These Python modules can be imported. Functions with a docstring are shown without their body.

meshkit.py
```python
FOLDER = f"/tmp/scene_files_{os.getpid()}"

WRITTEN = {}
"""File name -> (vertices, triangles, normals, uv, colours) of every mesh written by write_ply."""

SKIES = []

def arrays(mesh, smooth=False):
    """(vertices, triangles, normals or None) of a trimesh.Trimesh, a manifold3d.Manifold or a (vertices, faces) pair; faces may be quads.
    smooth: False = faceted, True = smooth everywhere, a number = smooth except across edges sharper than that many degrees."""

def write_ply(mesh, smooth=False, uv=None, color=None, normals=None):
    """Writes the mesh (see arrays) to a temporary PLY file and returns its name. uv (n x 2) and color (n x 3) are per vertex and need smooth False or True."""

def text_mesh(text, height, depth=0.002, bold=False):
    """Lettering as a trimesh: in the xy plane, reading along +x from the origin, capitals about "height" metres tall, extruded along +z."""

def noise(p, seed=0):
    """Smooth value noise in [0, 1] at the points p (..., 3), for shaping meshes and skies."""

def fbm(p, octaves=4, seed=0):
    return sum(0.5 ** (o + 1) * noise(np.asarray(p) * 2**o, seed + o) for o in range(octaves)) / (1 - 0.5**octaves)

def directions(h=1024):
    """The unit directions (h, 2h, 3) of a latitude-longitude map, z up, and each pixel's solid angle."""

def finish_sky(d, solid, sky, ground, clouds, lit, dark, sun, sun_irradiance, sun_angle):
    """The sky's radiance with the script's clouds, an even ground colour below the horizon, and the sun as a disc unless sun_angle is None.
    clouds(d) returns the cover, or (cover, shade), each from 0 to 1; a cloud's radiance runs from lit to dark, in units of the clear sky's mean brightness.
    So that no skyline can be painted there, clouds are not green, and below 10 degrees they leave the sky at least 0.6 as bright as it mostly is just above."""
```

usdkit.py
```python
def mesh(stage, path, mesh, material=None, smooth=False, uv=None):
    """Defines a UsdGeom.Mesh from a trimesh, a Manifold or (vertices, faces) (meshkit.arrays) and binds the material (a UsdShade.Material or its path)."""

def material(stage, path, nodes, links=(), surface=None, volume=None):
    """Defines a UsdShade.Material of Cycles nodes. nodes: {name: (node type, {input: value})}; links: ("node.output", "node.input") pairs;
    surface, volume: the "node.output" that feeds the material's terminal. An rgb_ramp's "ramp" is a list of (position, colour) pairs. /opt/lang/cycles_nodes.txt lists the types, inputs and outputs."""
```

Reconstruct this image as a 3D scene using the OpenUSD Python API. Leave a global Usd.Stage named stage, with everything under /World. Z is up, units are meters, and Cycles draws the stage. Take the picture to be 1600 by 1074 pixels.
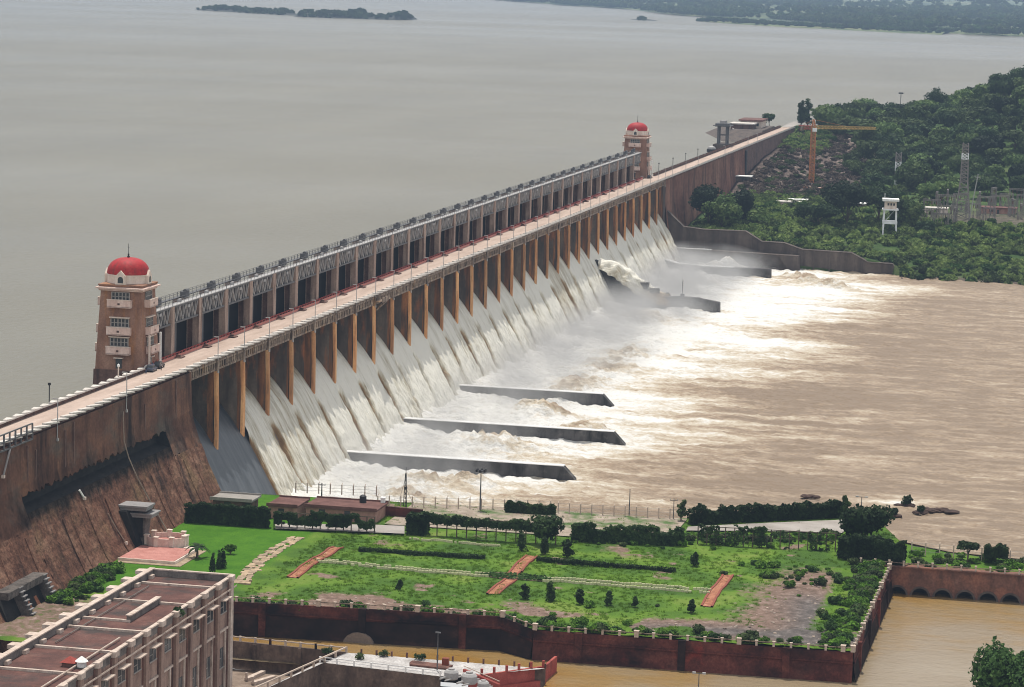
import math, random
import numpy as np
import trimesh
import usdkit, meshkit
from meshkit import fbm, noise
from pxr import Usd, UsdGeom, UsdLux, UsdShade, Gf, Sdf, Vt

stage = Usd.Stage.CreateInMemory()
UsdGeom.SetStageUpAxis(stage, UsdGeom.Tokens.z)
UsdGeom.SetStageMetersPerUnit(stage, 1.0)
UsdGeom.Xform.Define(stage, '/World')
UsdGeom.Scope.Define(stage, '/World/Looks')
rng = np.random.default_rng(7)
PI = math.pi

# ---------------------------------------------------------------- camera, sky, sun, exposure
YAW, PITCH, ROLL = 0.209640927, 0.128814892, 0.0296554343
CAM = np.array([-642.974, -214.621, 96.125])
FPX = 4500.0                      # focal length in widths of 1600
_F = np.array([math.cos(PITCH) * math.cos(YAW), math.cos(PITCH) * math.sin(YAW), -math.sin(PITCH)])
_R0 = np.cross(_F, [0, 0, 1.0]); _R0 /= np.linalg.norm(_R0)
_U0 = np.cross(_R0, _F)
_R = math.cos(ROLL) * _R0 + math.sin(ROLL) * _U0
_U = -math.sin(ROLL) * _R0 + math.cos(ROLL) * _U0
camera = UsdGeom.Camera.Define(stage, '/World/camera')
_m = Gf.Matrix4d(*[float(x) for x in (*_R, 0, *_U, 0, *(-_F), 0, *CAM, 1)])
camera.AddTransformOp().Set(_m)
camera.CreateHorizontalApertureAttr(36.0)
camera.CreateVerticalApertureAttr(36.0 * 687 / 1024)
camera.CreateFocalLengthAttr(36.0 * FPX / 1600)
camera.CreateClippingRangeAttr(Gf.Vec2f(5, 200000))
camera.CreateExposureAttr(EXPOSURE := 0.12)

SUN = np.array([0.27, 0.115, 0.95]); SUN /= np.linalg.norm(SUN)
sun = UsdLux.DistantLight.Define(stage, '/World/sun')
sun.CreateIntensityAttr(1.0); sun.CreateAngleAttr(0.5); sun.CreateNormalizeAttr(True)
sun.CreateColorAttr(Gf.Vec3f(1.0, 0.955, 0.88))
_x = np.cross([0, 1.0, 0], SUN); _x /= np.linalg.norm(_x); _y = np.cross(SUN, _x)
sun.AddTransformOp().Set(Gf.Matrix4d(*[float(v) for v in (*_x, 0, *_y, 0, *SUN, 0, 0, 0, 500, 1)]))
sky = UsdLux.DomeLight.Define(stage, '/World/sky')
sky.GetPrim().SetCustomDataByKey('kind', 'structure')
sky_mat = usdkit.material(stage, '/World/Looks/sky', {
    't': ('sky_texture', dict(sky_type='single_scattering', sun_disc=False, sun_elevation=math.asin(SUN[2]), sun_rotation=math.atan2(SUN[0], SUN[1]), aerosol_density=2.0, air_density=1.0)),
    'g': ('geometry', {}), 'mp': ('mapping', dict(scale=(1, 1, 2.2))),
    'n': ('noise_texture', dict(scale=2.2, detail=6, roughness=0.55)),
    'r': ('rgb_ramp', {'ramp': [(0.28, (0, 0, 0)), (0.58, (1, 1, 1))]}),
    'x': ('mix_color', dict(b=(6.0, 5.95, 5.9))),
    'b': ('background_shader', dict(strength=0.115))},
    [('g.position', 'mp.vector'), ('mp.vector', 'n.vector'), ('n.fac', 'r.fac'), ('r.color', 'x.fac'), ('t.color', 'x.a'), ('x.result', 'b.color')], surface='b.background')
UsdShade.MaterialBindingAPI.Apply(sky.GetPrim()).Bind(sky_mat)


def at(px, py, z=None, x=None, y=None):
    """The point of the place seen at a pixel of the 1600-wide photograph, on a plane of known height, distance or offset."""
    d = _F + _R * (px - 800) / FPX - _U * (py - 537) / FPX
    ax, v = (2, z) if z is not None else (0, x) if x is not None else (1, y)
    return CAM + d * (v - CAM[ax]) / d[ax]


# ---------------------------------------------------------------- helpers
_used = {}


def path_for(name, parent=None):
    base = (str(parent.GetPath()) if parent is not None else '/World') + '/' + name
    n = _used.get(base, 0); _used[base] = n + 1
    return base if n == 0 else '%s_%03d' % (base, n)


def tag(p, label=None, cat=None, group=None, kind=None):
    p = p.GetPrim() if hasattr(p, 'GetPrim') else p
    for k, v in (('label', label), ('category', cat), ('group', group), ('kind', kind)):
        if v:
            p.SetCustomDataByKey(k, v)
    return p


def obj(name, mesh, mat, parent=None, label=None, cat=None, group=None, kind=None, smooth=False):
    if isinstance(mesh, MB):
        mesh = mesh.arrays()
    m = usdkit.mesh(stage, path_for(name, parent), mesh, mat, smooth=smooth)
    return tag(m, label, cat, group, kind)


def thing(name, label=None, cat=None, loc=(0, 0, 0), rz=0.0, scale=None, group=None, kind=None):
    x = UsdGeom.Xform.Define(stage, path_for(name))
    x.AddTranslateOp().Set(Gf.Vec3d(*map(float, loc)))
    x.AddRotateZOp().Set(math.degrees(rz))
    s = (1, 1, 1) if scale is None else (scale,) * 3 if np.ndim(scale) == 0 else scale
    x.AddScaleOp().Set(Gf.Vec3f(*map(float, s)))
    return tag(x, label, cat, group, kind)


def dup(src, loc, rz=0.0, scale=None, label=None, group=None, name=None):
    was = src.GetCustomData()
    r = thing(name or src.GetName().rstrip('0123456789').rstrip('_'), label or was.get('label'), was.get('category'), loc, rz, scale, group or was.get('group'))
    r.GetReferences().AddInternalReference(src.GetPath())
    r.SetInstanceable(True)
    return r


class MB:
    """Collects boxes, prisms, tubes, lathes and sheets into one mesh."""
    def __init__(s):
        s.v, s.f, s.n = [], [], 0

    def add(s, v, f):
        v = np.asarray(v, float); f = np.asarray(f, int)
        if f.shape[1] == 4:
            f = np.vstack([f[:, [0, 1, 2]], f[:, [0, 2, 3]]])
        s.v.append(v); s.f.append(f + s.n); s.n += len(v)
        return s

    def arrays(s):
        return np.vstack(s.v), np.vstack(s.f)

    def box(s, lo, hi, rz=0.0, about=None):
        lo, hi = np.asarray(lo, float), np.asarray(hi, float)
        v = np.array([[x, y, z] for x in (lo[0], hi[0]) for y in (lo[1], hi[1]) for z in (lo[2], hi[2])])
        if rz:
            c = (lo + hi) / 2 if about is None else np.asarray(about, float)
            d = v - c
            v = np.c_[d[:, 0] * math.cos(rz) - d[:, 1] * math.sin(rz), d[:, 0] * math.sin(rz) + d[:, 1] * math.cos(rz), d[:, 2]] + c
        return s.add(v, [[0, 1, 3, 2], [4, 6, 7, 5], [0, 4, 5, 1], [2, 3, 7, 6], [0, 2, 6, 4], [1, 5, 7, 3]])

    def beam(s, a, b, w, h=None, up=(0, 0, 1)):
        """A box-section bar from a to b, w wide and h deep."""
        a, b = np.asarray(a, float), np.asarray(b, float); h = h or w
        t = b - a; t /= np.linalg.norm(t)
        if abs(t @ np.asarray(up)) > 0.99:
            up = (1, 0, 0)
        r = np.cross(t, up); r /= np.linalg.norm(r); u = np.cross(r, t)
        v = [p + i * r * w / 2 + j * u * h / 2 for p in (a, b) for i in (-1, 1) for j in (-1, 1)]
        return s.add(v, [[0, 1, 3, 2], [4, 6, 7, 5], [0, 4, 5, 1], [2, 3, 7, 6], [0, 2, 6, 4], [1, 5, 7, 3]])

    def prism(s, poly, x0, x1, axis=0):
        """A polygon in the plane across an axis, drawn from x0 to x1 along it. poly: (a, b) in the other two axes in order."""
        g = trimesh.creation.extrude_polygon(_poly(poly), x1 - x0, engine='earcut')
        v = np.array(g.vertices); f = np.array(g.faces)
        o = np.empty_like(v); ab = [i for i in range(3) if i != axis]
        o[:, ab[0]], o[:, ab[1]], o[:, axis] = v[:, 0], v[:, 1], v[:, 2] + x0
        if axis == 1:
            f = f[:, ::-1]
        return s.add(o, f)

    def tube(s, pts, r, n=6):
        p = np.asarray(pts, float); r = np.broadcast_to(r, (len(p),)).astype(float)
        t = np.gradient(p, axis=0); t /= np.linalg.norm(t, axis=1, keepdims=True) + 1e-12
        ref = np.array([0, 0, 1.0]) if abs(t[0, 2]) < 0.9 else np.array([1.0, 0, 0])
        a = np.cross(t, ref); a /= np.linalg.norm(a, axis=1, keepdims=True) + 1e-12
        b = np.cross(t, a); g = np.arange(n) * 2 * PI / n
        v = p[:, None] + r[:, None, None] * (np.cos(g)[None, :, None] * a[:, None] + np.sin(g)[None, :, None] * b[:, None])
        i, j = np.meshgrid(np.arange(len(p) - 1), np.arange(n), indexing='ij'); i = i.ravel(); j = j.ravel()
        q = np.stack([i * n + j, (i + 1) * n + j, (i + 1) * n + (j + 1) % n, i * n + (j + 1) % n], 1)
        m = len(p) * n
        caps = [[m, (k + 1) % n, k] for k in range(n)] + [[m + 1, m - n + k, m - n + (k + 1) % n] for k in range(n)]
        v = np.vstack([v.reshape(-1, 3), p[0], p[-1]])
        f = np.vstack([q[:, [0, 1, 2]], q[:, [0, 2, 3]], caps])
        return s.add(v, f)

    def lathe(s, c, prof, n=24, a0=0.0):
        """prof: (radius, z) from bottom to top, turned about a vertical axis through c."""
        prof = np.asarray(prof, float); g = a0 + np.arange(n) * 2 * PI / n; k = len(prof)
        v = np.stack([c[0] + prof[:, None, 0] * np.cos(g), c[1] + prof[:, None, 0] * np.sin(g), c[2] + np.repeat(prof[:, None, 1], n, 1)], -1).reshape(-1, 3)
        i, j = np.meshgrid(np.arange(k - 1), np.arange(n), indexing='ij'); i = i.ravel(); j = j.ravel()
        q = np.stack([i * n + j, i * n + (j + 1) % n, (i + 1) * n + (j + 1) % n, (i + 1) * n + j], 1)
        return s.add(v, q)

    def grid(s, P):
        """P (a, b, 3): a sheet of points."""
        a, b = P.shape[:2]
        i, j = np.meshgrid(np.arange(a - 1), np.arange(b - 1), indexing='ij'); i = i.ravel(); j = j.ravel()
        return s.add(P.reshape(-1, 3), np.stack([i * b + j, (i + 1) * b + j, (i + 1) * b + j + 1, i * b + j + 1], 1))


def _poly(p):
    from shapely.geometry import Polygon
    g = Polygon(p)
    return g if g.exterior.is_ccw else Polygon(list(g.exterior.coords)[::-1])


def primvar(prim, name, values):
    UsdGeom.PrimvarsAPI(prim).CreatePrimvar(name, Sdf.ValueTypeNames.FloatArray, 'vertex').Set(Vt.FloatArray.FromNumpy(np.asarray(values, np.float32)))


def sstep(a, b, x):
    t = np.clip((np.asarray(x, float) - a) / (b - a), 0, 1)
    return t * t * (3 - 2 * t)


# ---------------------------------------------------------------- materials
def mat(name, ramp, scale=(1, 1, 1), ns=1.0, detail=6, rough=0.85, fine=0.0, fine_scale=4.0, bump=0.0, bump_scale=3.0, bump_dist=0.2, spec=0.3, metallic=0.0, object_space=False, distortion=0.0, rnd=0.0, translucent=0.0, attr=None, drip=None, patch=None, nrough=0.6):
    """Noise-driven colour with optional finer grain, drips running down, patches of a second colour and bump."""
    N = {'p': ('principled_bsdf', dict(roughness=rough, specular_ior_level=spec, metallic=metallic)),
         'm': ('mapping', dict(scale=scale)), 'n': ('noise_texture', dict(scale=ns, detail=detail, roughness=nrough, distortion=distortion)),
         'r': ('rgb_ramp', {'ramp': ramp})}
    L = [('m.vector', 'n.vector'), ('n.fac', 'r.fac')]
    if object_space:
        N['g'] = ('texture_coordinate', {}); src = 'g.object'
    else:
        N['g'] = ('geometry', {}); src = 'g.position'
    L.append((src, 'm.vector'))
    col = 'r.color'
    if patch:                                    # (colour, low, high, scale3, noise scale)
        c, lo, hi, sc, s2 = patch
        N |= {'pm': ('mapping', dict(scale=sc, location=(31, 7, 3))), 'pn': ('noise_texture', dict(scale=s2, detail=5, roughness=0.6)), 'pr': ('rgb_ramp', {'ramp': [(lo, (0, 0, 0)), (hi, (1, 1, 1))]}), 'px': ('mix_color', dict(b=c))}
        L += [(src, 'pm.vector'), ('pm.vector', 'pn.vector'), ('pn.fac', 'pr.fac'), ('pr.color', 'px.fac'), (col, 'px.a')]
        col = 'px.result'
    if drip:                                     # (colour, low, high, scale3)
        c, lo, hi, sc = drip
        N |= {'dm': ('mapping', dict(scale=sc, location=(3, 17, 5))), 'dn': ('noise_texture', dict(scale=1.0, detail=5, roughness=0.62)), 'dr': ('rgb_ramp', {'ramp': [(lo, (0, 0, 0)), (hi, (1, 1, 1))]}), 'dx': ('mix_color', dict(b=c))}
        L += [(src, 'dm.vector'), ('dm.vector', 'dn.vector'), ('dn.fac', 'dr.fac'), ('dr.color', 'dx.fac'), (col, 'dx.a')]
        col = 'dx.result'
    if attr:                                     # (primvar, colour)
        N |= {'aa': ('attribute', dict(attribute=attr[0])), 'ax': ('mix_color', dict(b=attr[1]))}
        L += [('aa.fac', 'ax.fac'), (col, 'ax.a')]
        col = 'ax.result'
    if fine:
        N |= {'fn': ('noise_texture', dict(scale=fine_scale, detail=4, roughness=0.7)), 'fr': ('rgb_ramp', {'ramp': [(0.25, (1 - fine,) * 3), (0.75, (1 + fine,) * 3)]}), 'fx': ('mix_color', dict(blend_type='multiply', fac=1.0, use_clamp=False))}
        L += [(src, 'fn.vector'), ('fn.fac', 'fr.fac'), (col, 'fx.a'), ('fr.color', 'fx.b')]
        col = 'fx.result'
    if rnd:
        N |= {'oi': ('object_info', {}), 'or': ('rgb_ramp', {'ramp': [(0, (1 - rnd,) * 3), (1, (1 + rnd, 1 + rnd * 0.85, 1 + rnd * 0.5))]}), 'ox': ('mix_color', dict(blend_type='multiply', fac=1.0, use_clamp=False))}
        L += [('oi.random', 'or.fac'), (col, 'ox.a'), ('or.color', 'ox.b')]
        col = 'ox.result'
    L.append((col, 'p.base_color'))
    if bump:
        N |= {'bn': ('noise_texture', dict(scale=bump_scale, detail=5, roughness=0.6)), 'b': ('bump', dict(strength=bump, distance=bump_dist))}
        L += [(src, 'bn.vector'), ('bn.fac', 'b.height'), ('b.normal', 'p.normal')]
    surf = 'p.BSDF'
    if translucent:
        N |= {'tr': ('translucent_bsdf', {}), 'mx': ('mix_closure', dict(fac=translucent))}
        L += [(col, 'tr.color'), ('p.BSDF', 'mx.closure1'), ('tr.BSDF', 'mx.closure2')]
        surf = 'mx.closure'
    return usdkit.material(stage, '/World/Looks/' + name, N, L, surface=surf)


def flat(name, c, rough=0.7, fine=0.12, fs=3.0, spec=0.3, metallic=0.0, bump=0.0):
    c = np.asarray(c, float)
    return mat(name, [(0.3, tuple(c * 0.85)), (0.7, tuple(c * 1.12))], ns=0.4, rough=rough, fine=fine, fine_scale=fs, spec=spec, metallic=metallic, bump=bump)


M = {}
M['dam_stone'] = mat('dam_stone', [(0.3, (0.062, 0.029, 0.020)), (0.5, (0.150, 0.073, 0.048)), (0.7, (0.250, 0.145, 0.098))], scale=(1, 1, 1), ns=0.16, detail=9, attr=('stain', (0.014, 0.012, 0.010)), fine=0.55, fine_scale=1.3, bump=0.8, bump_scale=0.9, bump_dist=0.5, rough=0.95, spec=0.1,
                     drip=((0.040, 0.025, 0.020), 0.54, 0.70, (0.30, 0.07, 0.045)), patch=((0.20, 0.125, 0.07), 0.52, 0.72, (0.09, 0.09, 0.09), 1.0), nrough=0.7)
M['dam_plaster'] = mat('dam_plaster', [(0.3, (0.070, 0.033, 0.024)), (0.5, (0.140, 0.070, 0.047)), (0.72, (0.225, 0.110, 0.064))], ns=0.09, detail=8, fine=0.3, fine_scale=1.2, bump=0.3, bump_scale=1.0, rough=0.95, spec=0.1,
                       drip=((0.026, 0.016, 0.014), 0.48, 0.68, (0.22, 0.3, 0.03)), patch=((0.10, 0.085, 0.07), 0.5, 0.7, (0.07, 0.07, 0.13), 1.0))
M['far_plaster'] = mat('far_plaster', [(0.3, (0.11, 0.05, 0.036)), (0.5, (0.20, 0.095, 0.065)), (0.72, (0.27, 0.15, 0.10))], ns=0.05, detail=8, fine=0.25, fine_scale=0.8, rough=0.95, spec=0.1,
                       drip=((0.06, 0.035, 0.028), 0.48, 0.70, (0.16, 0.3, 0.02)))
M['black_stain'] = mat('black_stain', [(0.3, (0.006, 0.006, 0.006)), (0.7, (0.022, 0.019, 0.016))], scale=(1, 1, 0.3), ns=0.3, fine=0.5, fine_scale=1.0, rough=0.9, bump=0.5, bump_scale=0.8)  # near-black for dam staining and for shade painted under overhangs and in recesses
M['road'] = mat('road', [(0.3, (0.34, 0.255, 0.205)), (0.7, (0.47, 0.37, 0.31))], scale=(0.05, 0.4, 1), ns=1.0, fine=0.12, fine_scale=0.6, rough=0.9, spec=0.2)
M['walk'] = mat('walk', [(0.3, (0.36, 0.32, 0.28)), (0.7, (0.50, 0.46, 0.41))], scale=(0.1, 0.4, 1), ns=1.0, fine=0.15, fine_scale=0.8, rough=0.9)
M['coping'] = mat('coping', [(0.3, (0.42, 0.38, 0.34)), (0.7, (0.60, 0.56, 0.51))], ns=0.5, fine=0.2, fine_scale=2.0, rough=0.9)
M['parapet_brown'] = mat('parapet_brown', [(0.3, (0.085, 0.045, 0.034)), (0.7, (0.17, 0.10, 0.078))], ns=0.3, fine=0.3, fine_scale=1.5, rough=0.9, drip=((0.03, 0.02, 0.018), 0.5, 0.7, (0.5, 0.5, 0.1)))
M['girder'] = mat('girder', [(0.28, (0.075, 0.058, 0.045)), (0.5, (0.22, 0.16, 0.12)), (0.72, (0.38, 0.31, 0.23))], ns=0.45, detail=8, fine=0.3, fine_scale=1.5, rough=0.9, drip=((0.05, 0.035, 0.027), 0.5, 0.62, (0.9, 0.9, 0.14)), patch=((0.30, 0.17, 0.075), 0.55, 0.7, (0.15, 0.15, 0.15), 1.0))
M['pier_nose'] = mat('pier_nose', [(0.3, (0.22, 0.095, 0.040)), (0.5, (0.38, 0.185, 0.075)), (0.7, (0.50, 0.30, 0.15))], scale=(1, 1, 0.12), ns=0.7, detail=7, rnd=0.28, fine=0.2, fine_scale=1.5, rough=0.85, drip=((0.13, 0.07, 0.035), 0.54, 0.72, (0.6, 0.6, 0.09)))
M['pier'] = mat('pier', [(0.3, (0.050, 0.040, 0.034)), (0.5, (0.100, 0.080, 0.066)), (0.7, (0.15, 0.12, 0.095))], scale=(1, 1, 0.25), ns=0.35, detail=7, rnd=0.25, fine=0.2, fine_scale=1.2, rough=0.9, drip=((0.30, 0.11, 0.045), 0.53, 0.68, (0.16, 0.28, 0.07)))
M['rust_side'] = mat('rust_side', [(0.3, (0.085, 0.042, 0.024)), (0.5, (0.20, 0.085, 0.036)), (0.7, (0.34, 0.15, 0.060))], scale=(1, 1, 0.14), ns=0.5, detail=8, rnd=0.3, fine=0.25, rough=0.9, drip=((0.055, 0.040, 0.032), 0.46, 0.62, (0.5, 0.5, 0.07)))
M['pillar'] = mat('pillar', [(0.3, (0.24, 0.165, 0.13)), (0.7, (0.40, 0.30, 0.24))], scale=(1, 1, 0.2), ns=0.5, detail=6, fine=0.15, fine_scale=1.5, rough=0.9, drip=((0.10, 0.06, 0.045), 0.52, 0.7, (0.8, 0.8, 0.08)))
M['wet_concrete'] = mat('wet_concrete', [(0.3, (0.030, 0.036, 0.042)), (0.7, (0.085, 0.095, 0.105))], scale=(1, 0.15, 0.15), ns=0.6, detail=7, fine=0.2, rough=0.45, spec=0.5)
M['steel_dark'] = flat('steel_dark', (0.018, 0.018, 0.020), rough=0.6)
M['gate_steel'] = flat('gate_steel', (0.006, 0.006, 0.007), rough=0.8, spec=0.1)
M['steel_grey'] = flat('steel_grey', (0.32, 0.30, 0.285), rough=0.55, spec=0.4)
M['steel_mid'] = flat('steel_mid', (0.10, 0.098, 0.10), rough=0.6)
M['steel_pale'] = flat('steel_pale', (0.34, 0.33, 0.32), rough=0.6)
M['hoist_box'] = flat('hoist_box', (0.105, 0.092, 0.088), rough=0.8, fine=0.3)
M['red_paint'] = flat('red_paint', (0.30, 0.050, 0.040), rough=0.6)
M['red_kerb'] = flat('red_kerb', (0.50, 0.19, 0.15), rough=0.8)
M['dome_red'] = mat('dome_red', [(0.3, (0.30, 0.012, 0.016)), (0.7, (0.40, 0.024, 0.026))], ns=0.5, fine=0.22, fine_scale=2, rough=0.65, spec=0.25, drip=((0.20, 0.035, 0.03), 0.5, 0.7, (0.8, 0.8, 0.25)), patch=((0.42, 0.075, 0.06), 0.56, 0.72, (0.3, 0.3, 0.3), 1.0))
M['cream'] = mat('cream', [(0.3, (0.55, 0.44, 0.36)), (0.7, (0.70, 0.60, 0.52))], scale=(1, 1, 0.4), ns=0.8, fine=0.12, fine_scale=2, rough=0.85)
M['pinkish'] = mat('pinkish', [(0.3, (0.50, 0.34, 0.28)), (0.7, (0.68, 0.53, 0.46))], scale=(1, 1, 0.4), ns=0.8, fine=0.15, fine_scale=2, rough=0.85)
M['tower_stone'] = mat('tower_stone', [(0.3, (0.165, 0.085, 0.058)), (0.5, (0.25, 0.138, 0.095)), (0.7, (0.32, 0.19, 0.135))], scale=(1, 1, 0.35), ns=0.35, detail=7, fine=0.25, fine_scale=2.2, bump=0.4, bump_scale=1.5, rough=0.92, spec=0.15, drip=((0.30, 0.135, 0.05), 0.54, 0.72, (0.35, 0.35, 0.06)))
M['glass_dark'] = flat('glass_dark', (0.025, 0.028, 0.03), rough=0.2, spec=0.6, fine=0.3)
M['frame_grey'] = flat('frame_grey', (0.30, 0.27, 0.24))
M['concrete_wall'] = mat('concrete_wall', [(0.3, (0.040, 0.038, 0.038)), (0.7, (0.095, 0.088, 0.086))], scale=(1, 1, 0.3), ns=0.3, fine=0.2, fine_scale=1.0, rough=0.9, drip=((0.018, 0.017, 0.016), 0.46, 0.62, (0.35, 0.35, 0.12)), patch=((0.13, 0.12, 0.11), 0.56, 0.7, (0.12, 0.2, 0.3), 1.0))
M['guide_wall'] = mat('guide_wall', [(0.3, (0.062, 0.048, 0.040)), (0.7, (0.125, 0.098, 0.082))], scale=(1, 1, 0.3), ns=0.2, fine=0.2, fine_scale=0.8, rough=0.9, drip=((0.06, 0.047, 0.042), 0.48, 0.68, (0.35, 0.35, 0.03)))
M['wall_top'] = flat('wall_top', (0.62, 0.62, 0.61), rough=0.6)
M['white'] = flat('white', (0.78, 0.77, 0.74), rough=0.7)
# ---------------------------------------------------------------- the dam
BAY = 701.0 / 33
NB = 33
TW = (M['dam_stone'], M['dam_plaster'])


def ragged(n, lo, hi, seed):
    r = np.random.default_rng(seed)
    return lo + (hi - lo) * r.random(n)


def parapet(parent, x0, x1, y, out, panel, mtop, mwall, ind=70, h=0.95, skew=1.25):
    """A parapet along the dam with skewed coping slabs, panel metres each; the first ind slabs are parts of their own."""
    m = MB().box((x0, min(y, y - out * 0.32), -0.12), (x1, max(y, y - out * 0.32), h - 0.14))
    obj('parapet', m, mwall, parent)
    n = int(round((x1 - x0) / panel)); L = (x1 - x0) / n
    far = MB()
    for k in range(n):
        a, b = x0 + k * L + 0.03, x0 + (k + 1) * L - 0.14
        i, o0, o1 = y - out * 0.75, y + out * 0.02, y + out * skew
        v = [(a, i, h + 0.18), (b, i, h - 0.12), (b, o1, h - 0.12), (a, o0, h + 0.18), (a, i, h - 0.3), (b, i, h - 0.34), (b, o1, h - 0.34), (a, o0, h - 0.3)]
        f = [[0, 1, 2, 3], [7, 6, 5, 4], [0, 4, 5, 1], [1, 5, 6, 2], [2, 6, 7, 3], [3, 7, 4, 0]]
        if out > 0:
            f = [q[::-1] for q in f]
        if k < ind if x0 >= 0 else k >= n - ind:
            obj('coping_slab', MB().add(v, f), mtop, parent)
        else:
            far.add(v, f)
    if far.n:
        obj('coping_slab', far, mtop, parent, kind='stuff')


def slope_y(z):
    return np.interp(-np.asarray(z, float), [0, 3, 9, 12, 18, 23.3, 28.3, 31.5, 46], [-0.55, -0.6, -0.8, -1.35, -3.6, -5.9, -8.4, -10.6, -19.0])


def stone_face(x0, x1, z0, z1, seed, amp=0.28, step=0.8):
    xs = np.linspace(x0, x1, max(2, int((x1 - x0) / step))); zs = np.linspace(z0, z1, max(2, int((z0 - z1) / 0.9)))
    X, Z = np.meshgrid(xs, zs, indexing='ij')
    P = np.stack([X, slope_y(Z), Z], -1)
    d = (fbm(P * np.array([0.5, 0.5, 0.7]), 4, seed) - 0.5) * 2 * amp
    d[:, 0] *= 0.2
    P[..., 1] -= d + 0.15
    return MB().grid(P[:, ::-1])


# near wall, in two kinds of facing, with a long dark overhang where the dressed face ends
near = thing('dam_wall', 'near stretch of reddish brown stone dam wall with a long black band of staining and painted shade under its dressed upper face', 'dam wall')
XN0, XR0, XR1 = -250.0, -108.0, -19.8
core = MB().prism([(9.0, -0.12), (0.9, -0.12), (0.9, -14.0), (-1.5, -15.2), (-3.0, -18), (-5.3, -23.3), (-7.8, -28.3), (-17, -44), (9.0, -44)], XN0, -0.05)
obj('core', core, M['dam_stone'], near)
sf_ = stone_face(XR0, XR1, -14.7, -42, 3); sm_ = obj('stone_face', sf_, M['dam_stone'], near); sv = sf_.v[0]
primvar(sm_, 'stain', np.clip(sstep(-17.9, -15.6, sv[:, 2] + 3.2 * (fbm(sv * np.array([0.16, 0, 0.05]), 4, 17) - 0.5) + 2.2 * (fbm(sv * np.array([0.9, 0, 0.12]), 3, 18) - 0.5)), 0, 0.93))  # top of the slope darkened: staining and overhang shade in one colour
obj('stone_face', stone_face(XN0, XR0, -17.5, -42, 4), M['dam_stone'], near)
obj('stone_face', stone_face(XR1, -0.06, -17.0, -42, 5), M['dam_stone'], near)
for (a, b, zb, sd, rag) in ((XR0, XR1, -11.3, 6, 0.55), (XN0, XR0, -17.6, 7, 0.2), (XR1, -0.04, -17.2, 8, 0.5)):
    n = int((b - a) / 1.0); xs = np.linspace(a, b, n + 1)
    zb_ = zb + ragged(n + 1, -rag, rag, sd)
    t = np.linspace(0, 1, 14)
    Z = -0.1 + (zb_[:, None] + 0.1) * t[None, :]
    X = np.repeat(xs[:, None], 14, 1)
    P = np.stack([X, slope_y(Z) - 0.12, Z], -1)
    P[..., 1] -= (fbm(P * np.array([0.25, 0.2, 0.12]), 3, sd) - 0.5) * 0.3
    back = P[:, -1:].copy(); back[..., 1] = 0.85
    P = np.concatenate([P, back], 1)
    obj('dressed_face', MB().grid(P[:, ::-1]), M['dam_plaster'], near)
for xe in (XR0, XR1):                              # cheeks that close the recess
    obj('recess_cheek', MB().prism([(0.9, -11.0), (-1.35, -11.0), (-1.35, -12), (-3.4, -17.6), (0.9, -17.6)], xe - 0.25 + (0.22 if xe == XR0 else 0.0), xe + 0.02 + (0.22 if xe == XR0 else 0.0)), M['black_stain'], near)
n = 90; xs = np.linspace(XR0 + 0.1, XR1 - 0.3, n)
zl = -16.3 - 1.1 * fbm(np.c_[xs * 0.12, xs * 0, xs * 0], 4, 12) + ragged(n, -0.25, 0.25, 5) - 0.8 * np.interp(xs, [XR0, XR1], [1, 0])
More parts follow.
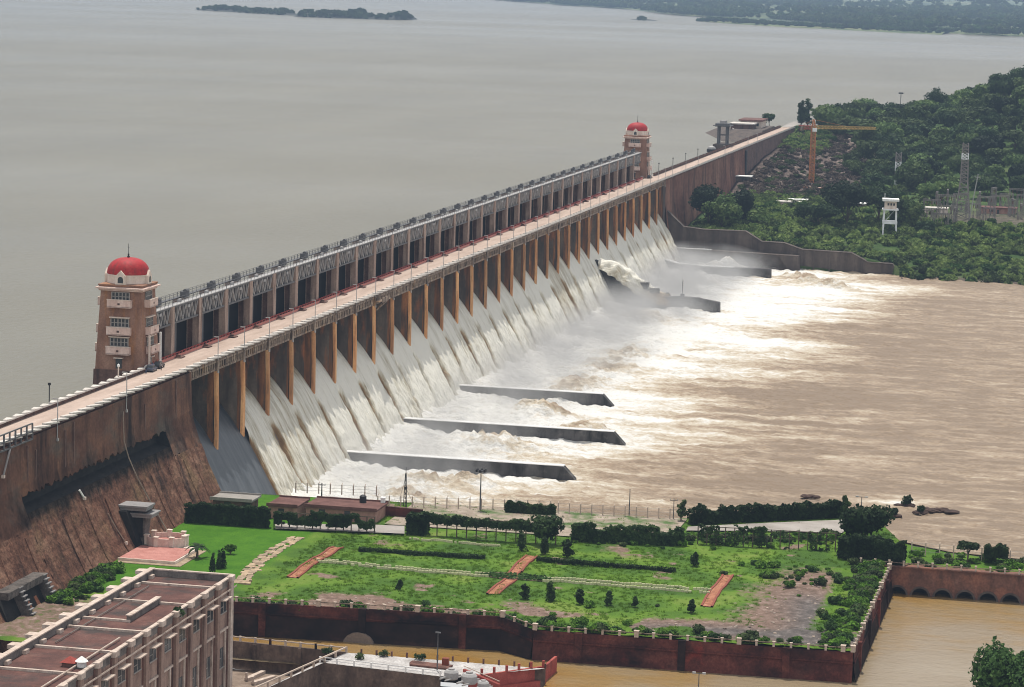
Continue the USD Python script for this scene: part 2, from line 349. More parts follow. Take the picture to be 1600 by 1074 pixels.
prof = [np.c_[xs, np.full(n, 0.86), np.full(n, -11.0)], np.c_[xs, np.full(n, 0.8), np.full(n, -14.05)], np.c_[xs, slope_y(-15.05) - 0.05 + 0 * xs, np.full(n, -15.0)]]
obj('stain_band', MB().grid(np.stack(prof, 1)[:, ::-1]), M['black_stain'], near)  # back of the recess, near-black from staining plus painted overhang shade
parapet(near, XN0, -0.05, 0.0, -1, 5.1, M['coping'], M['parapet_brown'], ind=28)
parapet(near, XN0, -0.05, 9.25, 1, 5.1, M['coping'], M['parapet_brown'], ind=28, h=1.15)
obj('upstream_face', MB().box((XN0, 9.0, -44), (-0.05, 9.3, -0.1)), M['dam_stone'], near)
m = MB()
for xr in (-104, -99.5, -83, -78, -33.5, -12):
    m.box((xr, -1.0, -10.8 if XR0 < xr < XR1 else -11.5), (xr + 0.5, -0.4, -0.6 - (xr % 3)))
obj('drain_rib', m, M['parapet_brown'], near)
m = MB()                                           # ribs on the stone slope
for xr in (-127, -113, -92.5, -88, -79, -67.3, -44, -37.6, -26.1, -20.5, -15.2, -9.0):
    zz = np.linspace(-18.5, -36, 8); m.tube(np.c_[np.full(8, xr), slope_y(zz) - 0.3, zz], 0.09 + 0.04 * math.sin(xr), 5)
obj('slope_rib', m, M['dam_stone'], near)

# far wall
far = thing('dam_wall', 'far stretch of red brown dam wall beyond the second tower, running to the wooded bank', 'dam wall')
core = MB().prism([(9.0, -0.12), (0.6, -0.12), (-0.2, -9), (-0.3, -12), (-0.6, -18), (-1.2, -23.3), (-2.0, -28.3), (-4, -42), (9.0, -42)], 701.05, 1226)
obj('core', core, M['dam_stone'], far)
Z = np.linspace(-0.1, -30, 26); xs = np.arange(701.1, 984, 2.5)
X, ZZ = np.meshgrid(xs, Z, indexing='ij'); P = np.stack([X, slope_y(ZZ) * 0.3 - 0.5, ZZ], -1); P[..., 1] -= (fbm(P * 0.2, 3, 31) - 0.5) * 0.4
obj('dressed_face', MB().grid(P[:, ::-1]), M['far_plaster'], far)
xs = np.arange(984, 1227, 2.5); X, ZZ = np.meshgrid(xs, Z, indexing='ij'); P = np.stack([X, slope_y(ZZ) * 0.3 - 0.4, ZZ], -1); P[..., 1] -= (fbm(P * 0.2, 3, 32) - 0.5) * 0.8
obj('stone_face', MB().grid(P[:, ::-1]), M['parapet_brown'], far)
obj('dark_joint', MB().box((981, -1.6, -26), (985.5, 0.2, -1.2)), M['steel_dark'], far)
parapet(far, 701.05, 1226, 0.0, -1, 5.0, M['coping'], M['far_plaster'], ind=0)
parapet(far, 724, 1226, 9.25, 1, 5.0, M['parapet_brown'], M['parapet_brown'], ind=0, h=1.3)
obj('upstream_face', MB().box((701.05, 9.0, -44), (1226, 9.3, -0.1)), M['dam_stone'], far)

# spillway
spill = thing('spillway', 'long gated spillway of the dam with a row of orange-stained piers under its roadway', 'spillway')
weir = [(16, -45), (16, -13), (14, -11.6), (11, -11.0), (8, -11.8), (5, -14.3), (2.5, -17.3), (0, -20.9), (-4, -28), (-8, -35.2), (-12, -42.3), (-12.5, -45)]
obj('weir', MB().prism(weir, 0.0, 701.0), M['wet_concrete'], spill, smooth=20)
PT = 2.5
for k in range(NB + 1):
    x = k * BAY
    w = PT / 2
    pier = obj('pier', MB().box((x - w, 0.3, -23), (x + w, 20, -2.62)), M['pier'], spill)
    g = np.linspace(0, PI, 7)
    prof = [(x - w * math.cos(a), 0.3 - 0.75 * math.sin(a)) for a in g]
    nose = MB()
    v = np.array([(px, py - (0.25 if z < -10 else 0.0), z) for z in (-22.2, -12, -2.62) for px, py in prof]).reshape(3, 7, 3)
    nose.grid(v.transpose(1, 0, 2))
    obj('nose', nose, M['pier_nose'] if 0 < k < NB else M['guide_wall'], pier, smooth=50)
    obj('rusty_side', MB().box((x - w - 0.02, 0.31, -22.5), (x + w + 0.02, 1.55 + 0.75 * math.sin(k * 2.7), -2.64)), M['rust_side'], pier)
    # hoist pillar
    if 0 < k < NB:
        pl = obj('pillar', MB().box((x - 1.25, 11.3, -2), (x + 1.25, 13.0, 12.4)), M['pillar'], spill)
        obj('gate_groove', MB().box((x - 0.95, 13.0, -8), (x + 0.95, 14.4, 12.0)), M['parapet_brown'], pl)
        obj('rear_column', MB().box((x - 1.2, 14.4, -8), (x + 1.2, 18.4, 12.2)), M['pillar'], pl)
for k in range(NB):
    a, b = k * BAY + 0.02, (k + 1) * BAY - 0.02
    g = obj('girder', MB().box((a, 0.25, -2.6), (b, 0.65, -0.55)).box((a, 0.1, -2.6), (b, 0.66, -2.1)).box((a, -0.15, -0.55), (b, 0.66, -0.1)), M['girder'], spill)
    m = MB()
    for q in range(1, 12):
        xx = a + (b - a) * q / 12
        m.box((xx - 0.3, 0.0, -2.1), (xx + 0.3, 0.26, -0.56))
    obj('bracket', m, M['girder'], g, kind='stuff')
    obj('deck_slab', MB().box((a, 0.66, -1.2), (b, 10.7, -0.06)), M['girder'], spill)
    obj('crossbeam', MB().box((a, 4, -2.6), (b, 4.5, -1.2)).box((a, 7.5, -2.6), (b, 8.0, -1.2)), M['girder'], spill)
    obj('red_railing', MB().box((a, 10.35, -0.05), (b, 10.62, 0.62)), M['red_kerb'], spill)
    m = MB().beam((a, 10.85, 1.0), (b, 10.85, 1.0), 0.16)
    for q in range(9):
        xx = a + 0.6 + (b - a - 1) * q / 8
        m.box((xx - 0.22, 10.64, -0.05), (xx + 0.22, 11.0, 1.12))
    obj('rail_post', m, M['red_paint'], spill)
for k in range(NB + 1):
    x = k * BAY
    obj('pilaster', MB().box((x - 0.75, -0.42, -3.1), (x + 0.75, 0.3, -0.1)).box((x - 0.5, -0.3, -3.8), (x + 0.5, 0.3, -3.1)), M['girder'], spill)
    if 0 < k < NB:
        obj('plinth', MB().box((x - 1.4, 8.6, -0.02), (x + 1.6, 10.3, 0.28)).box((x - 0.4, 9.3, 0.28), (x + 0.5, 10.2, 0.75)), M['parapet_brown'], spill)
parapet(spill, 0.02, 701.0, 0.0, -1, BAY / 4, M['coping'], M['girder'], ind=60, h=1.0)

# small inspection balcony on the girder at the eighth pier
gal = MB().box((8 * BAY - 0.4, -2.6, -1.6), (8 * BAY + 6.5, -0.45, -1.3)).box((8 * BAY - 0.4, -2.6, -1.3), (8 * BAY + 6.5, -2.4, -0.2))
gal.beam((8 * BAY + 1, -2.5, -1.6), (8 * BAY + 0.3, -0.6, -4.0), 0.3).beam((8 * BAY + 5, -2.5, -1.6), (8 * BAY + 0.3, -0.6, -4.0), 0.3)
obj('balcony', gal, M['girder'], spill)

# road and walkway on the crest
for nm, mt, y0, y1, z in (('road', M['road'], 1.9, 9.0, 0.0), ('pavement', M['walk'], 0.3, 1.9, 0.02)):
    P = np.array([[[x, y, z] for y in (y1, y0)] for x in (-250, 0, 701, 1232)], float)
    if nm == 'road':
        P[1, 0, 1] = P[2, 0, 1] = 10.35
    obj(nm, MB().grid(P), mt, kind='structure')

# gates and hoist bridges: one of each per bay
gate0 = thing('sluice_gate', 'black steel sluice gate standing between brown pillars along the roadway', 'sluice gate', group='sluice gates along the spillway')
hw = BAY / 2 - 1.28
obj('gate_leaf', MB().box((-hw, 14.45, -7.2), (hw, 14.8, -0.4)), M['gate_steel'], gate0)
m = MB()
for z in (-6.6, -5, -3.4, -1.8):
    m.box((-hw, 14.1, z), (hw, 14.44, z + 0.25))
obj('rib', m, M['gate_steel'], gate0)
obj('upper_leaf', MB().box((-hw, 14.5, -0.35), (hw, 14.85, 8.0)), M['gate_steel'], gate0)
obj('guide_rail', MB().box((-0.8, 14.15, -0.3), (0.5, 14.48, 8.0)), M['steel_mid'], gate0)
obj('guide_rail', MB().box((-5.6, 14.2, -0.3), (-5.2, 14.48, 8.0)), M['steel_dark'], gate0)
hoist0 = thing('gate_hoist', 'grey steel lattice hoist bridge on top of the brown pillars', 'gate hoist', group='gate hoist bridges along the spillway')
obj('machine_box', MB().box((-hw, 12.3, 8.3), (hw, 14.6, 11.9)), M['hoist_box'], hoist0)
obj('lower_chord', MB().box((-hw - 0.1, 11.5, 8.0), (hw + 0.1, 12.0, 8.45)).box((-hw - 0.1, 11.5, 12.0), (hw + 0.1, 12.0, 12.4)), M['steel_mid'], hoist0)
m = MB()
for q in range(8):
    x0, x1 = -hw + 2 * hw * q / 8, -hw + 2 * hw * (q + 1) / 8
    m.beam((x0, 11.75, 8.3), (x1, 11.75, 12.1), 0.3) if q % 2 else m.beam((x0, 11.75, 12.1), (x1, 11.75, 8.3), 0.3)
    m.beam((x0 + 1, 11.9, 8.3), (x0 + 1, 11.9, 12.1), 0.22)
obj('lattice', m, M['steel_grey'], hoist0)
obj('walkway', MB().box((-hw - 1.2, 11.4, 12.42), (hw + 1.2, 13.4, 12.6)), M['steel_pale'], hoist0)
obj('rear_walkway', MB().box((-hw - 1.2, 16.4, 12.3), (hw + 1.2, 17.6, 12.5)), M['steel_mid'], hoist0)
m = MB()
for y in (11.45, 13.3, 16.5, 17.5):
    z0 = 12.6 if y < 14 else 12.5
    m.beam((-hw - 1.2, y, z0 + 1.05), (hw + 1.2, y, z0 + 1.05), 0.07).beam((-hw - 1.2, y, z0 + 0.55), (hw + 1.2, y, z0 + 0.55), 0.05)
    for q in range(8):
        x0 = -hw - 1.1 + (2 * hw + 2.2) * q / 7
        m.beam((x0, y, z0), (x0, y, z0 + 1.05), 0.07)
obj('handrail', m, M['steel_mid'], hoist0)
obj('winch', MB().box((hw - 0.2, 14.8, 12.5), (hw + 2.7, 16.3, 13.9)).tube([(hw + 0.3, 15.2, 14.0), (hw + 2.0, 15.2, 14.0)], 0.55, 8), M['steel_mid'], hoist0)
obj('motor', MB().box((-2, 12.6, 12.6), (-0.4, 13.2, 13.3)).box((1.2, 12.6, 11.0), (2.6, 11.42, 11.7)), M['steel_pale'], hoist0)
for k in range(NB):
    x = (k + 0.5) * BAY
    if k == 0:
        for t in (gate0, hoist0):
            UsdGeom.XformCommonAPI(t)
            t.GetAttribute('xformOp:translate').Set(Gf.Vec3d(x, 0, 0))
    else:
        dup(gate0, (x, 0, 0)); dup(hoist0, (x, 0, 0))


# the two domed towers
def arch(w, h, n=8):
    """A round-headed outline w wide and h high standing on 0."""
    r = w / 2
    return [(-r, 0), (r, 0)] + [(r * math.cos(a), h - r + r * math.sin(a)) for a in np.linspace(0, PI, n)]


def tower(cx, cy, label):
    T = thing('gate_tower', label, 'tower', (cx, cy, 0))
    hb, ht, zt = 5.9, 5.0, 18.3
    hz = lambda z: hb + (ht - hb) * np.clip(z, 0, zt) / zt
    lv = [(-12, hb + 0.3), (-0.6, hb + 0.25)]
    box4 = lambda z, h: [(-h, -h, z), (h, -h, z), (h, h, z), (-h, h, z)]

    def frustum(levels):
        m = MB(); v = sum([box4(z, h) for z, h in levels], [])
        f = [[4 * i + j, 4 * i + (j + 1) % 4, 4 * i + 4 + (j + 1) % 4, 4 * i + 4 + j] for i in range(len(levels) - 1) for j in range(4)]
        f.append([4 * len(levels) - 4 + j for j in range(4)])
        return m.add(v, f)
    obj('plinth', frustum([(-14, 6.4), (-0.4, 6.2), (-0.39, 5.95)]), M['parapet_brown'], T)
    obj('shaft', frustum([(-0.4, hb), (6, hz(6)), (12, hz(12)), (zt, ht)]), M['tower_stone'], T)
    obj('cornice', frustum([(zt, ht), (zt + 0.01, ht + 0.35), (zt + 0.5, ht + 0.5), (zt + 0.51, ht + 1.0), (zt + 0.85, ht + 1.05), (zt + 1.0, ht + 0.3)]), M['pinkish'], T)
    obj('upper_cornice', frustum([(zt + 1.0, ht + 0.3), (zt + 1.3, ht + 0.55), (zt + 1.55, ht + 0.55), (zt + 1.7, 4.4)]), M['tower_stone'], T)
    zd = zt + 1.6
    obj('drum', MB().lathe((0, 0, zd), [(4.95, 0), (4.95, 1.9), (5.05, 1.9), (5.05, 2.15), (4.3, 2.2)], 24), M['cream'], T, smooth=40)
    pr = [(4.95, 2.15), (5.05, 2.4)] + [(5.0 * math.cos(a) ** 0.8, 2.5 + 3.5 * math.sin(a)) for a in np.linspace(0.05, PI / 2 - 0.02, 12)] + [(0.02, 6.02)]
    obj('dome', MB().lathe((0, 0, zd), pr, 32), M['dome_red'], T, smooth=50)
    obj('finial', MB().lathe((0, 0, zd + 5.95), [(0.4, 0), (0.3, 0.4), (0.12, 0.5), (0.25, 0.8), (0.08, 1.0), (0.06, 3.2), (0.01, 3.4)], 8).beam((-0.5, 0, zd + 8.3), (0.5, 0, zd + 8.3), 0.08), M['steel_dark'], T)
    for side in range(4):
        rz = side * PI / 2
        c, s = math.cos(rz), math.sin(rz)

        def put(nm, m, mt, par):
            v, f = m.arrays()
            return obj(nm, (np.c_[v[:, 0] * c - v[:, 1] * s, v[:, 0] * s + v[:, 1] * c, v[:, 2]], f), mt, par)
        # faces -x before turning; u runs along y
        g = MB().prism([(-1.25, zd), (1.25, zd), (1.25, zd + 2.0), (0, zd + 3.3), (-1.25, zd + 2.0)], -5.45, -4.2, 0)
        d = put('gable', g, M['cream'], T)
        put('louvre', MB().prism([(a * 1, zd + 0.35 + b) for a, b in arch(1.3, 1.5)], -5.49, -5.44, 0), M['glass_dark'], d)
        for z0, wz in ((14.6, 16.2), (8.1, 10.0), (3.5, 5.4)):
            h = hz(z0)
            b = put('balcony', MB().box((-h - 1.35, -2.9, z0), (-h - 1.1, 2.9, z0 + 1.7)).box((-h - 1.35, -2.9, z0 - 0.12), (-h + 0.3, 2.9, z0 + 0.1)).box((-h - 1.1, -2.9, z0 + 0.1), (-h + 0.3, -2.65, z0 + 1.7)).box((-h - 1.1, 2.65, z0 + 0.1), (-h + 0.3, 2.9, z0 + 1.7)), M['pinkish'], T)
            put('coping', MB().box((-h - 1.42, -2.98, z0 + 1.7), (-h - 1.05, 2.98, z0 + 1.85)), M['cream'], b)
            put('panel_mark', MB().box((-h - 1.39, -0.3, z0 + 0.55), (-h - 1.352, 0.3, z0 + 1.0)), M['parapet_brown'], b)
            h = hz(wz)
            w = put('window', MB().box((-h - 0.06, -2.2, wz - 0.2), (-h + 0.4, 2.2, wz + 1.9)), M['glass_dark'], T)
            fr = MB()
            for u in np.linspace(-2.2, 2.2, 6):
                fr.box((-h - 0.16, u - 0.12, wz - 0.2), (-h - 0.05, u + 0.12, wz + 1.9))
            for zz in (wz - 0.2, wz + 0.75, wz + 1.75):
                fr.box((-h - 0.15, -2.2, zz), (-h - 0.05, 2.2, zz + 0.17))
            put('frame', fr, M['frame_grey'], w)
            if z0 < 14:
                put('lintel', MB().box((-h - 0.7, -2.5, wz + 2.0), (-h + 0.3, 2.5, wz + 2.22)), M['cream'], w)
        if side in (0, 1):
            d = put('door', MB().box((-hz(1) - 0.1, -0.75, 0), (-hz(1) + 0.4, 0.75, 2.3)), M['glass_dark'], T)
            put('lintel', MB().box((-hz(1) - 0.7, -1.1, 2.4), (-hz(1) + 0.4, 1.1, 2.65)), M['cream'], d)
        if side == 1:
            put('porch_post', MB().box((-7.3, -3.6, 0), (-6.9, -3.2, 8.0)), M['white'], T)
            put('porch_post', MB().box((-6.9, 3.2, 0), (-6.5, 3.6, 8.0)), M['cream'], T)
    return T


tower(3.5, 16.6, 'near brown stone tower with a red dome and pink balconies')
tower(716.0, 16.4, 'far red domed tower at the far end of the spillway gates')

# lamp posts along the dam
lamp0 = thing('lamp_post', 'thin grey lamp post on the downstream parapet above a spillway pier', 'lamp post', (BAY, -0.3, 0), group='lamp posts above the spillway piers')
obj('pole', MB().tube([(0, 0, -2.9), (0, 0, 3), (0, 0, 5.6)], [0.13, 0.11, 0.08], 6), M['steel_pale'], lamp0)
obj('lamp_head', MB().box((-0.15, -0.1, 5.55), (0.15, 1.1, 5.75)), M['steel_grey'], lamp0)
obj('foot', MB().box((-0.3, -0.25, -3.2), (0.3, 0.1, -2.6)), M['steel_pale'], lamp0)
for k in range(2, NB + 1):
    dup(lamp0, (k * BAY, -0.3, 0))
for i, (px, py) in enumerate(((89.5, 665), (197.5, 615))):
    p = at(px, py, y=-0.8)
    dup(lamp0, (p[0], -0.85, 0), label=('pale lamp post on the near dam wall parapet beside the steel access cage', 'lamp post on the near dam wall above the long pale drain pipe')[i], group=None)
for px, py in ((1050, 262), (1071, 255), (1090, 250), (1132, 236), (1168, 223), (1183, 217)):
    p = at(px, py, y=0)
    dup(lamp0, (p[0], -0.3, 0), label='distant thin lamp post on the far dam wall', group='lamp posts on the far dam wall')
up0 = thing('lake_side_post', 'dark slender post on the lake side parapet of the near dam wall', 'post', at(77, 627, y=9.3) * [1, 1, 0])
obj('pole', MB().tube([(0, 0, 0), (0, 0, 5.2)], 0.12, 6), M['steel_dark'], up0)
obj('cap', MB().box((-0.25, -0.25, 5.0), (0.25, 0.25, 5.5)), M['steel_dark'], up0)
for px, py in ((1029, 274), (1051, 266), (1071, 257), (1090, 249)):
    dup(up0, at(px, py, y=9.3) * [1, 1, 0], label='thin post on the lake side parapet just beyond the far tower', group='lake side posts beyond the far tower', name='lake_side_post')
p = at(183, 590, y=9.6)
t = thing('tower_lamp', 'cream globe lamp on the parapet in front of the near tower door', 'lamp', (p[0], 9.3, 0))
obj('pole', MB().tube([(0, 0, 0), (0, 0, 3.4)], 0.16, 6), M['cream'], t)
obj('globe', MB().lathe((0, 0, 3.3), [(0.02, 0), (0.3, 0.15), (0.36, 0.4), (0.25, 0.7), (0.02, 0.85)], 8), M['white'], t)

# divider walls in the pool
for x, y1, zt, lb in ((109.5, -69.8, -35.9, 'nearest'), (172.5, -72.2, -35.9, 'middle'), (245.6, -55.5, -35.9, 'farthest')):
    t = thing('divider_wall', lb + ' of the three low dark concrete divider walls in the foaming pool', 'divider wall')
    obj('wall', MB().prism([(-5, zt), (y1, zt), (y1 - 4.6, -40.6), (y1 - 5.5, -43), (-5, -43)], x - 1.3, x + 1.3), M['concrete_wall'], t)
    obj('crest', MB().prism([(-5.2, zt + 0.18), (y1 + 0.1, zt + 0.18), (y1 - 0.15, zt + 0.004), (-5.2, zt + 0.004)], x - 1.36, x + 1.5), M['wall_top'], t)
t = thing('divider_wall', 'broken divider wall with white water surging over its high root', 'divider wall')
obj('wall', MB().prism([(0, -20.5), (-5.2, -22.8), (-10.6, -23.4), (-16, -26.4), (-22.9, -31.2), (-29.7, -34.9), (-36.4, -34.5), (-44.3, -34.6), (-53.6, -36.0), (-53.9, -43), (0, -43)], 518.5, 521.5), M['concrete_wall'], t)
obj('loose_block', MB().box((518, -28.5, -34), (520.5, -24.5, -31.6), 0.3).box((517.7, -24, -32), (520.2, -20.5, -29.3), -0.2), M['concrete_wall'], t)
obj('gauge_post', MB().tube([(520, -38.0, -34.6), (520, -38.0, -27.4)], 0.12, 6).box((519.4, -38.8, -34.5), (520.6, -37.2, -33.4)).box((519.4, -32.4, -34.6), (520.6, -31.2, -33.2)), M['steel_mid'], t)
t = thing('river_wall', 'tall brown retaining wall stepping down along the right end of the spillway', 'retaining wall')
gw = [(1, -13), (-9.2, -22.1), (-19, -23.0), (-38.9, -22.9), (-46.7, -27.4), (-57.2, -27.5), (-66, -30.2), (-89, -30.6), (-97, -34.6), (-108.6, -34.9), (-111, -37.5), (-118, -41), (-118, -44), (1, -44)]
obj('wall', MB().prism(gw, 704.6, 708.2), M['guide_wall'], t)
m = MB()
for (a, b), (c, d) in zip(gw[:9], gw[1:10]):
    m.beam((706.2, a, b + 0.15), (706.2, c, d + 0.15), 4.0, 0.3)
obj('coping', m, M['guide_wall'], t)
m = MB()
for y in np.arange(-12, -108, -7.5):
    m.box((704.2, y, -43), (704.7, y + 0.7, np.interp(-y, [9, 19, 39, 47, 66, 89, 97, 109], [-22.3, -23.2, -23.1, -27.6, -30.4, -30.8, -34.8, -35.1])))
obj('buttress', m, M['guide_wall'], t)
t = thing('river_ledge', 'lower concrete ledge in front of the tall brown retaining wall', 'ledge')
obj('wall', MB().prism([(-2, -31.6), (-25, -31.9), (-65, -32.6), (-66, -44), (-2, -44)], 698, 704), M['guide_wall'], t)
obj('crest', MB().box((697.9, -24, -31.75), (699.0, -3, -31.4)), M['wall_top'], t)
t = thing('divider_wall', 'low grey divider wall nearest the right bank with water spilling over it', 'divider wall')
obj('wall', MB().prism([(-3, -32.6), (-9.2, -33.6), (-14.3, -35.0), (-26, -35.6), (-57.1, -35.4), (-57.4, -43), (-3, -43)], 658, 662), M['concrete_wall'], t)
obj('crest', MB().prism([(-3, -32.4), (-9.2, -33.4), (-14.3, -34.75), (-26, -35.35), (-40, -35.3), (-40, -35.7), (-26, -35.75), (-14.3, -35.2), (-9.2, -33.8), (-3, -32.8)], 657.9, 662.3), M['wall_top'], t)

# ---------------------------------------------------------------- water
def water_mat(name, ramp, ns, scale, rough, bump, bscale, bsc3, fine=0.06, dist=0.4, spec=0.5, band=None):
    N = {'g': ('geometry', {}), 'm': ('mapping', dict(scale=scale)), 'n': ('noise_texture', dict(scale=ns, detail=6, roughness=0.6)), 'r': ('rgb_ramp', {'ramp': ramp}),
         'bm': ('mapping', dict(scale=bsc3)), 'bn': ('noise_texture', dict(scale=bscale, detail=6, roughness=0.62)), 'b': ('bump', dict(strength=bump, distance=dist)),
         'p': ('principled_bsdf', dict(roughness=rough, specular_ior_level=spec, ior=1.33))}
    L = [('g.position', 'm.vector'), ('m.vector', 'n.vector'), ('n.fac', 'r.fac'), ('r.color', 'p.base_color'), ('g.position', 'bm.vector'), ('bm.vector', 'bn.vector'), ('bn.fac', 'b.height'), ('b.normal', 'p.normal')]
    if band:                                   # wind lanes: smoother and rougher water in long bands
        N |= {'wm': ('mapping', dict(scale=band[0], location=band[1])), 'wn': ('noise_texture', dict(scale=1.0, detail=4, roughness=0.55)), 'wr': ('map_range', dict(from_min=0.36, from_max=0.64, to_min=band[2], to_max=band[3], clamp=True)), 'wb': ('map_range', dict(from_min=0.36, from_max=0.64, to_min=band[4], to_max=band[5], clamp=True))}
        L += [('g.position', 'wm.vector'), ('wm.vector', 'wn.vector'), ('wn.fac', 'wr.value'), ('wr.result', 'p.roughness'), ('wn.fac', 'wb.value'), ('wb.result', 'b.strength')]
    return usdkit.material(stage, '/World/Looks/' + name, N, L, surface='p.BSDF')


M['lake'] = water_mat('lake', [(0.3, (0.138, 0.124, 0.088)), (0.7, (0.168, 0.152, 0.110))], 1.0, (0.004, 0.01, 1), 0.3, 0.5, 1.0, (0.20, 0.45, 1), dist=0.5, spec=0.2, band=((0.0022, 0.0003, 1), (2, 0.4, 0), 0.24, 0.34, 0.55, 0.95))
P = np.array([[[x, y, -4.0] for y in (9.3, 2500, 9000)] for x in (-2500, -400, 0, 701, 1226, 3000, 14000)], float)
lk = MB().grid(P)
P = np.array([[[x, y, -4.0] for y in (-3500, 9.3)] for x in (1226, 3000, 14000)], float)
lk.grid(P)
obj('lake', lk, M['lake'], kind='structure')

# falling water on the chute
def foam_mat(name, key, white, water, streak, bump_sc, rough=0.6, soft=0.25, fine=(1, 1, 1)):
    N = {'g': ('geometry', {}), 'a': ('attribute', dict(attribute=key)), 'm': ('mapping', dict(scale=streak)), 'n': ('noise_texture', dict(scale=1.0, detail=8, roughness=0.68)),
         'm2': ('mapping', dict(scale=fine)), 'n2': ('noise_texture', dict(scale=1.0, detail=6, roughness=0.7)),
         'ad': ('math', dict(math_type='add')), 'sc': ('math', dict(math_type='multiply_add', value2=0.85, value3=-0.425)), 'sc2': ('math', dict(math_type='multiply_add', value2=0.95, value3=-0.475)), 'ad2': ('math', dict(math_type='add')),
         'r': ('rgb_ramp', {'ramp': [(0.5 - soft, water[0]), (0.5 - soft * 0.2, water[1]), (0.5 + soft * 0.6, white[0]), (0.5 + soft * 1.6, white[1])]}),
         'bm': ('mapping', dict(scale=bump_sc)), 'bn': ('noise_texture', dict(scale=1.0, detail=7, roughness=0.65)), 'b': ('bump', dict(strength=1.0, distance=1.0)),
         'p': ('principled_bsdf', dict(roughness=rough, specular_ior_level=0.35))}
    L = [('g.position', 'm.vector'), ('m.vector', 'n.vector'), ('n.fac', 'sc.value1'), ('g.position', 'm2.vector'), ('m2.vector', 'n2.vector'), ('n2.fac', 'sc2.value1'),
         ('a.fac', 'ad.value1'), ('sc.value', 'ad.value2'), ('ad.value', 'ad2.value1'), ('sc2.value', 'ad2.value2'), ('ad2.value', 'r.fac'), ('r.color', 'p.base_color'),
         ('g.position', 'bm.vector'), ('bm.vector', 'bn.vector'), ('bn.fac', 'b.height'), ('b.normal', 'p.normal')]
    return usdkit.material(stage, '/World/Looks/' + name, N, L, surface='p.BSDF')


M['fall'] = foam_mat('fall', 'foam', ((0.56, 0.515, 0.40), (0.84, 0.81, 0.71)), ((0.20, 0.115, 0.05), (0.34, 0.235, 0.125)), (0.9, 0.10, 0.05), (1.6, 0.35, 0.2), soft=0.26, fine=(3.2, 0.45, 0.25))
prof = np.array([(13.3, -7.3), (11, -8.4), (8, -10.2), (5, -12.7), (2.5, -15.5), (0, -18.9), (-2, -22.4), (-4, -26.1), (-8, -33.6), (-13, -43)])
from scipy.interpolate import PchipInterpolator
ss = np.r_[0, np.cumsum(np.hypot(*np.diff(prof, axis=0).T))]
sq = np.linspace(0, ss[-1], 80)
cy, cz = PchipInterpolator(ss, prof[:, 0])(sq), PchipInterpolator(ss, prof[:, 1])(sq)
ty, tz = np.gradient(cy), np.gradient(cz); tl = np.hypot(ty, tz); ny, nz = tz / tl, -ty / tl          # normal pointing out
ny, nz = np.where(nz < 0, -ny, ny), np.abs(nz)
xs = np.arange(2 * BAY + 1.3, 701.0, 0.5)
X, S_ = np.meshgrid(xs, sq, indexing='ij')
dpier = np.abs((X / BAY - np.round(X / BAY)) * BAY)
below = sstep(20.0, 24.0, S_)                                         # past the pier noses
fall_t = sstep(20.0, 45.0, S_)
wig = (fbm(np.stack([X * 0, np.round(X / BAY) * 3.7, S_ * 0.16], -1), 3, 5) - 0.5) * 2.2 * below
dseam = np.abs((X - np.round(X / BAY) * BAY) - wig)
wv = 1.7 - 0.75 * fall_t + 0.5 * (noise(np.stack([np.round(X / BAY) * 2.3, S_ * 0.1, X * 0], -1), 9) - 0.5)
seam = np.exp(-(dseam / (wv * (0.55 + 0.9 * fbm(np.stack([X * 0.3, S_ * 0.25, X * 0], -1), 3, 27)))) ** 2) * below
flute = (fbm(np.stack([X * 0.9, S_ * 0.06, X * 0], -1), 4, 21) - 0.5) * (0.5 + 0.8 * fall_t) + (fbm(np.stack([X * 0.7, S_ * 0.4, X * 0], -1), 4, 25) - 0.5) * (0.5 + 0.9 * fall_t) * below
roll = 0.45 * np.exp(-((dseam - 2.2) / 0.9) ** 2) * below
off = -1.15 * seam + flute + roll
edge0 = sstep(2 * BAY + 1.3, 2 * BAY + 3.2, X)
off = off * edge0 - 1.0 * (1 - edge0) * below
P = np.stack([X, cy[None] + ny[None] * off, cz[None] + nz[None] * off], -1)
foam = 0.90 - 0.95 * seam * (0.55 + 0.6 * noise(np.stack([np.round(X / BAY) * 5.1, S_ * 0.12, X * 0], -1), 14)) - 0.75 * (1 - edge0) * below
bay_r = np.random.default_rng(19).random(40)[np.clip((X / BAY).astype(int), 0, 39)]
foam += 0.34 * (bay_r - 0.5)
foam -= 0.5 * (1 - sstep(3, 16, S_)) - 0.5 * (fbm(np.stack([X * 0.45, S_ * 0.05, X * 0], -1), 4, 29) - 0.5)
mesh = MB().grid(P)
fw = obj('spillway_water', mesh, M['fall'], kind='structure', smooth=True)
primvar(fw, 'foam', foam.ravel())

# the river below
ynear = np.r_[np.arange(-8.0, -135, -0.9), np.arange(-135, -260, -1.5), np.arange(-260, -460, -8), np.arange(-460, -1500, -60)]
xr = np.r_[np.arange(-20, 708, 0.95)]
X, Y = np.meshgrid(xr, ynear, indexing='ij')
D = -Y
toe = np.exp(-np.clip(D - 9, 0, None) / 11.0)
q = np.stack([X, Y, 0 * X], -1)
big = fbm(q * np.array([0.045, 0.032, 1]), 4, 41) - 0.5
mid = fbm(q * np.array([0.16, 0.10, 1]), 4, 42) - 0.5
small = fbm(q * np.array([0.45, 0.30, 1]), 3, 43) - 0.5
tiny = fbm(q * np.array([0.95, 0.6, 1]), 3, 44) - 0.5
rough_w = 0.30 + 1.0 * np.exp(-np.clip(D - 18, 0, None) / 55.0)
Z = -39.6 + 2.1 * toe + rough_w * (1.6 * big + 2.6 * mid + 2.0 * small + 1.3 * tiny)
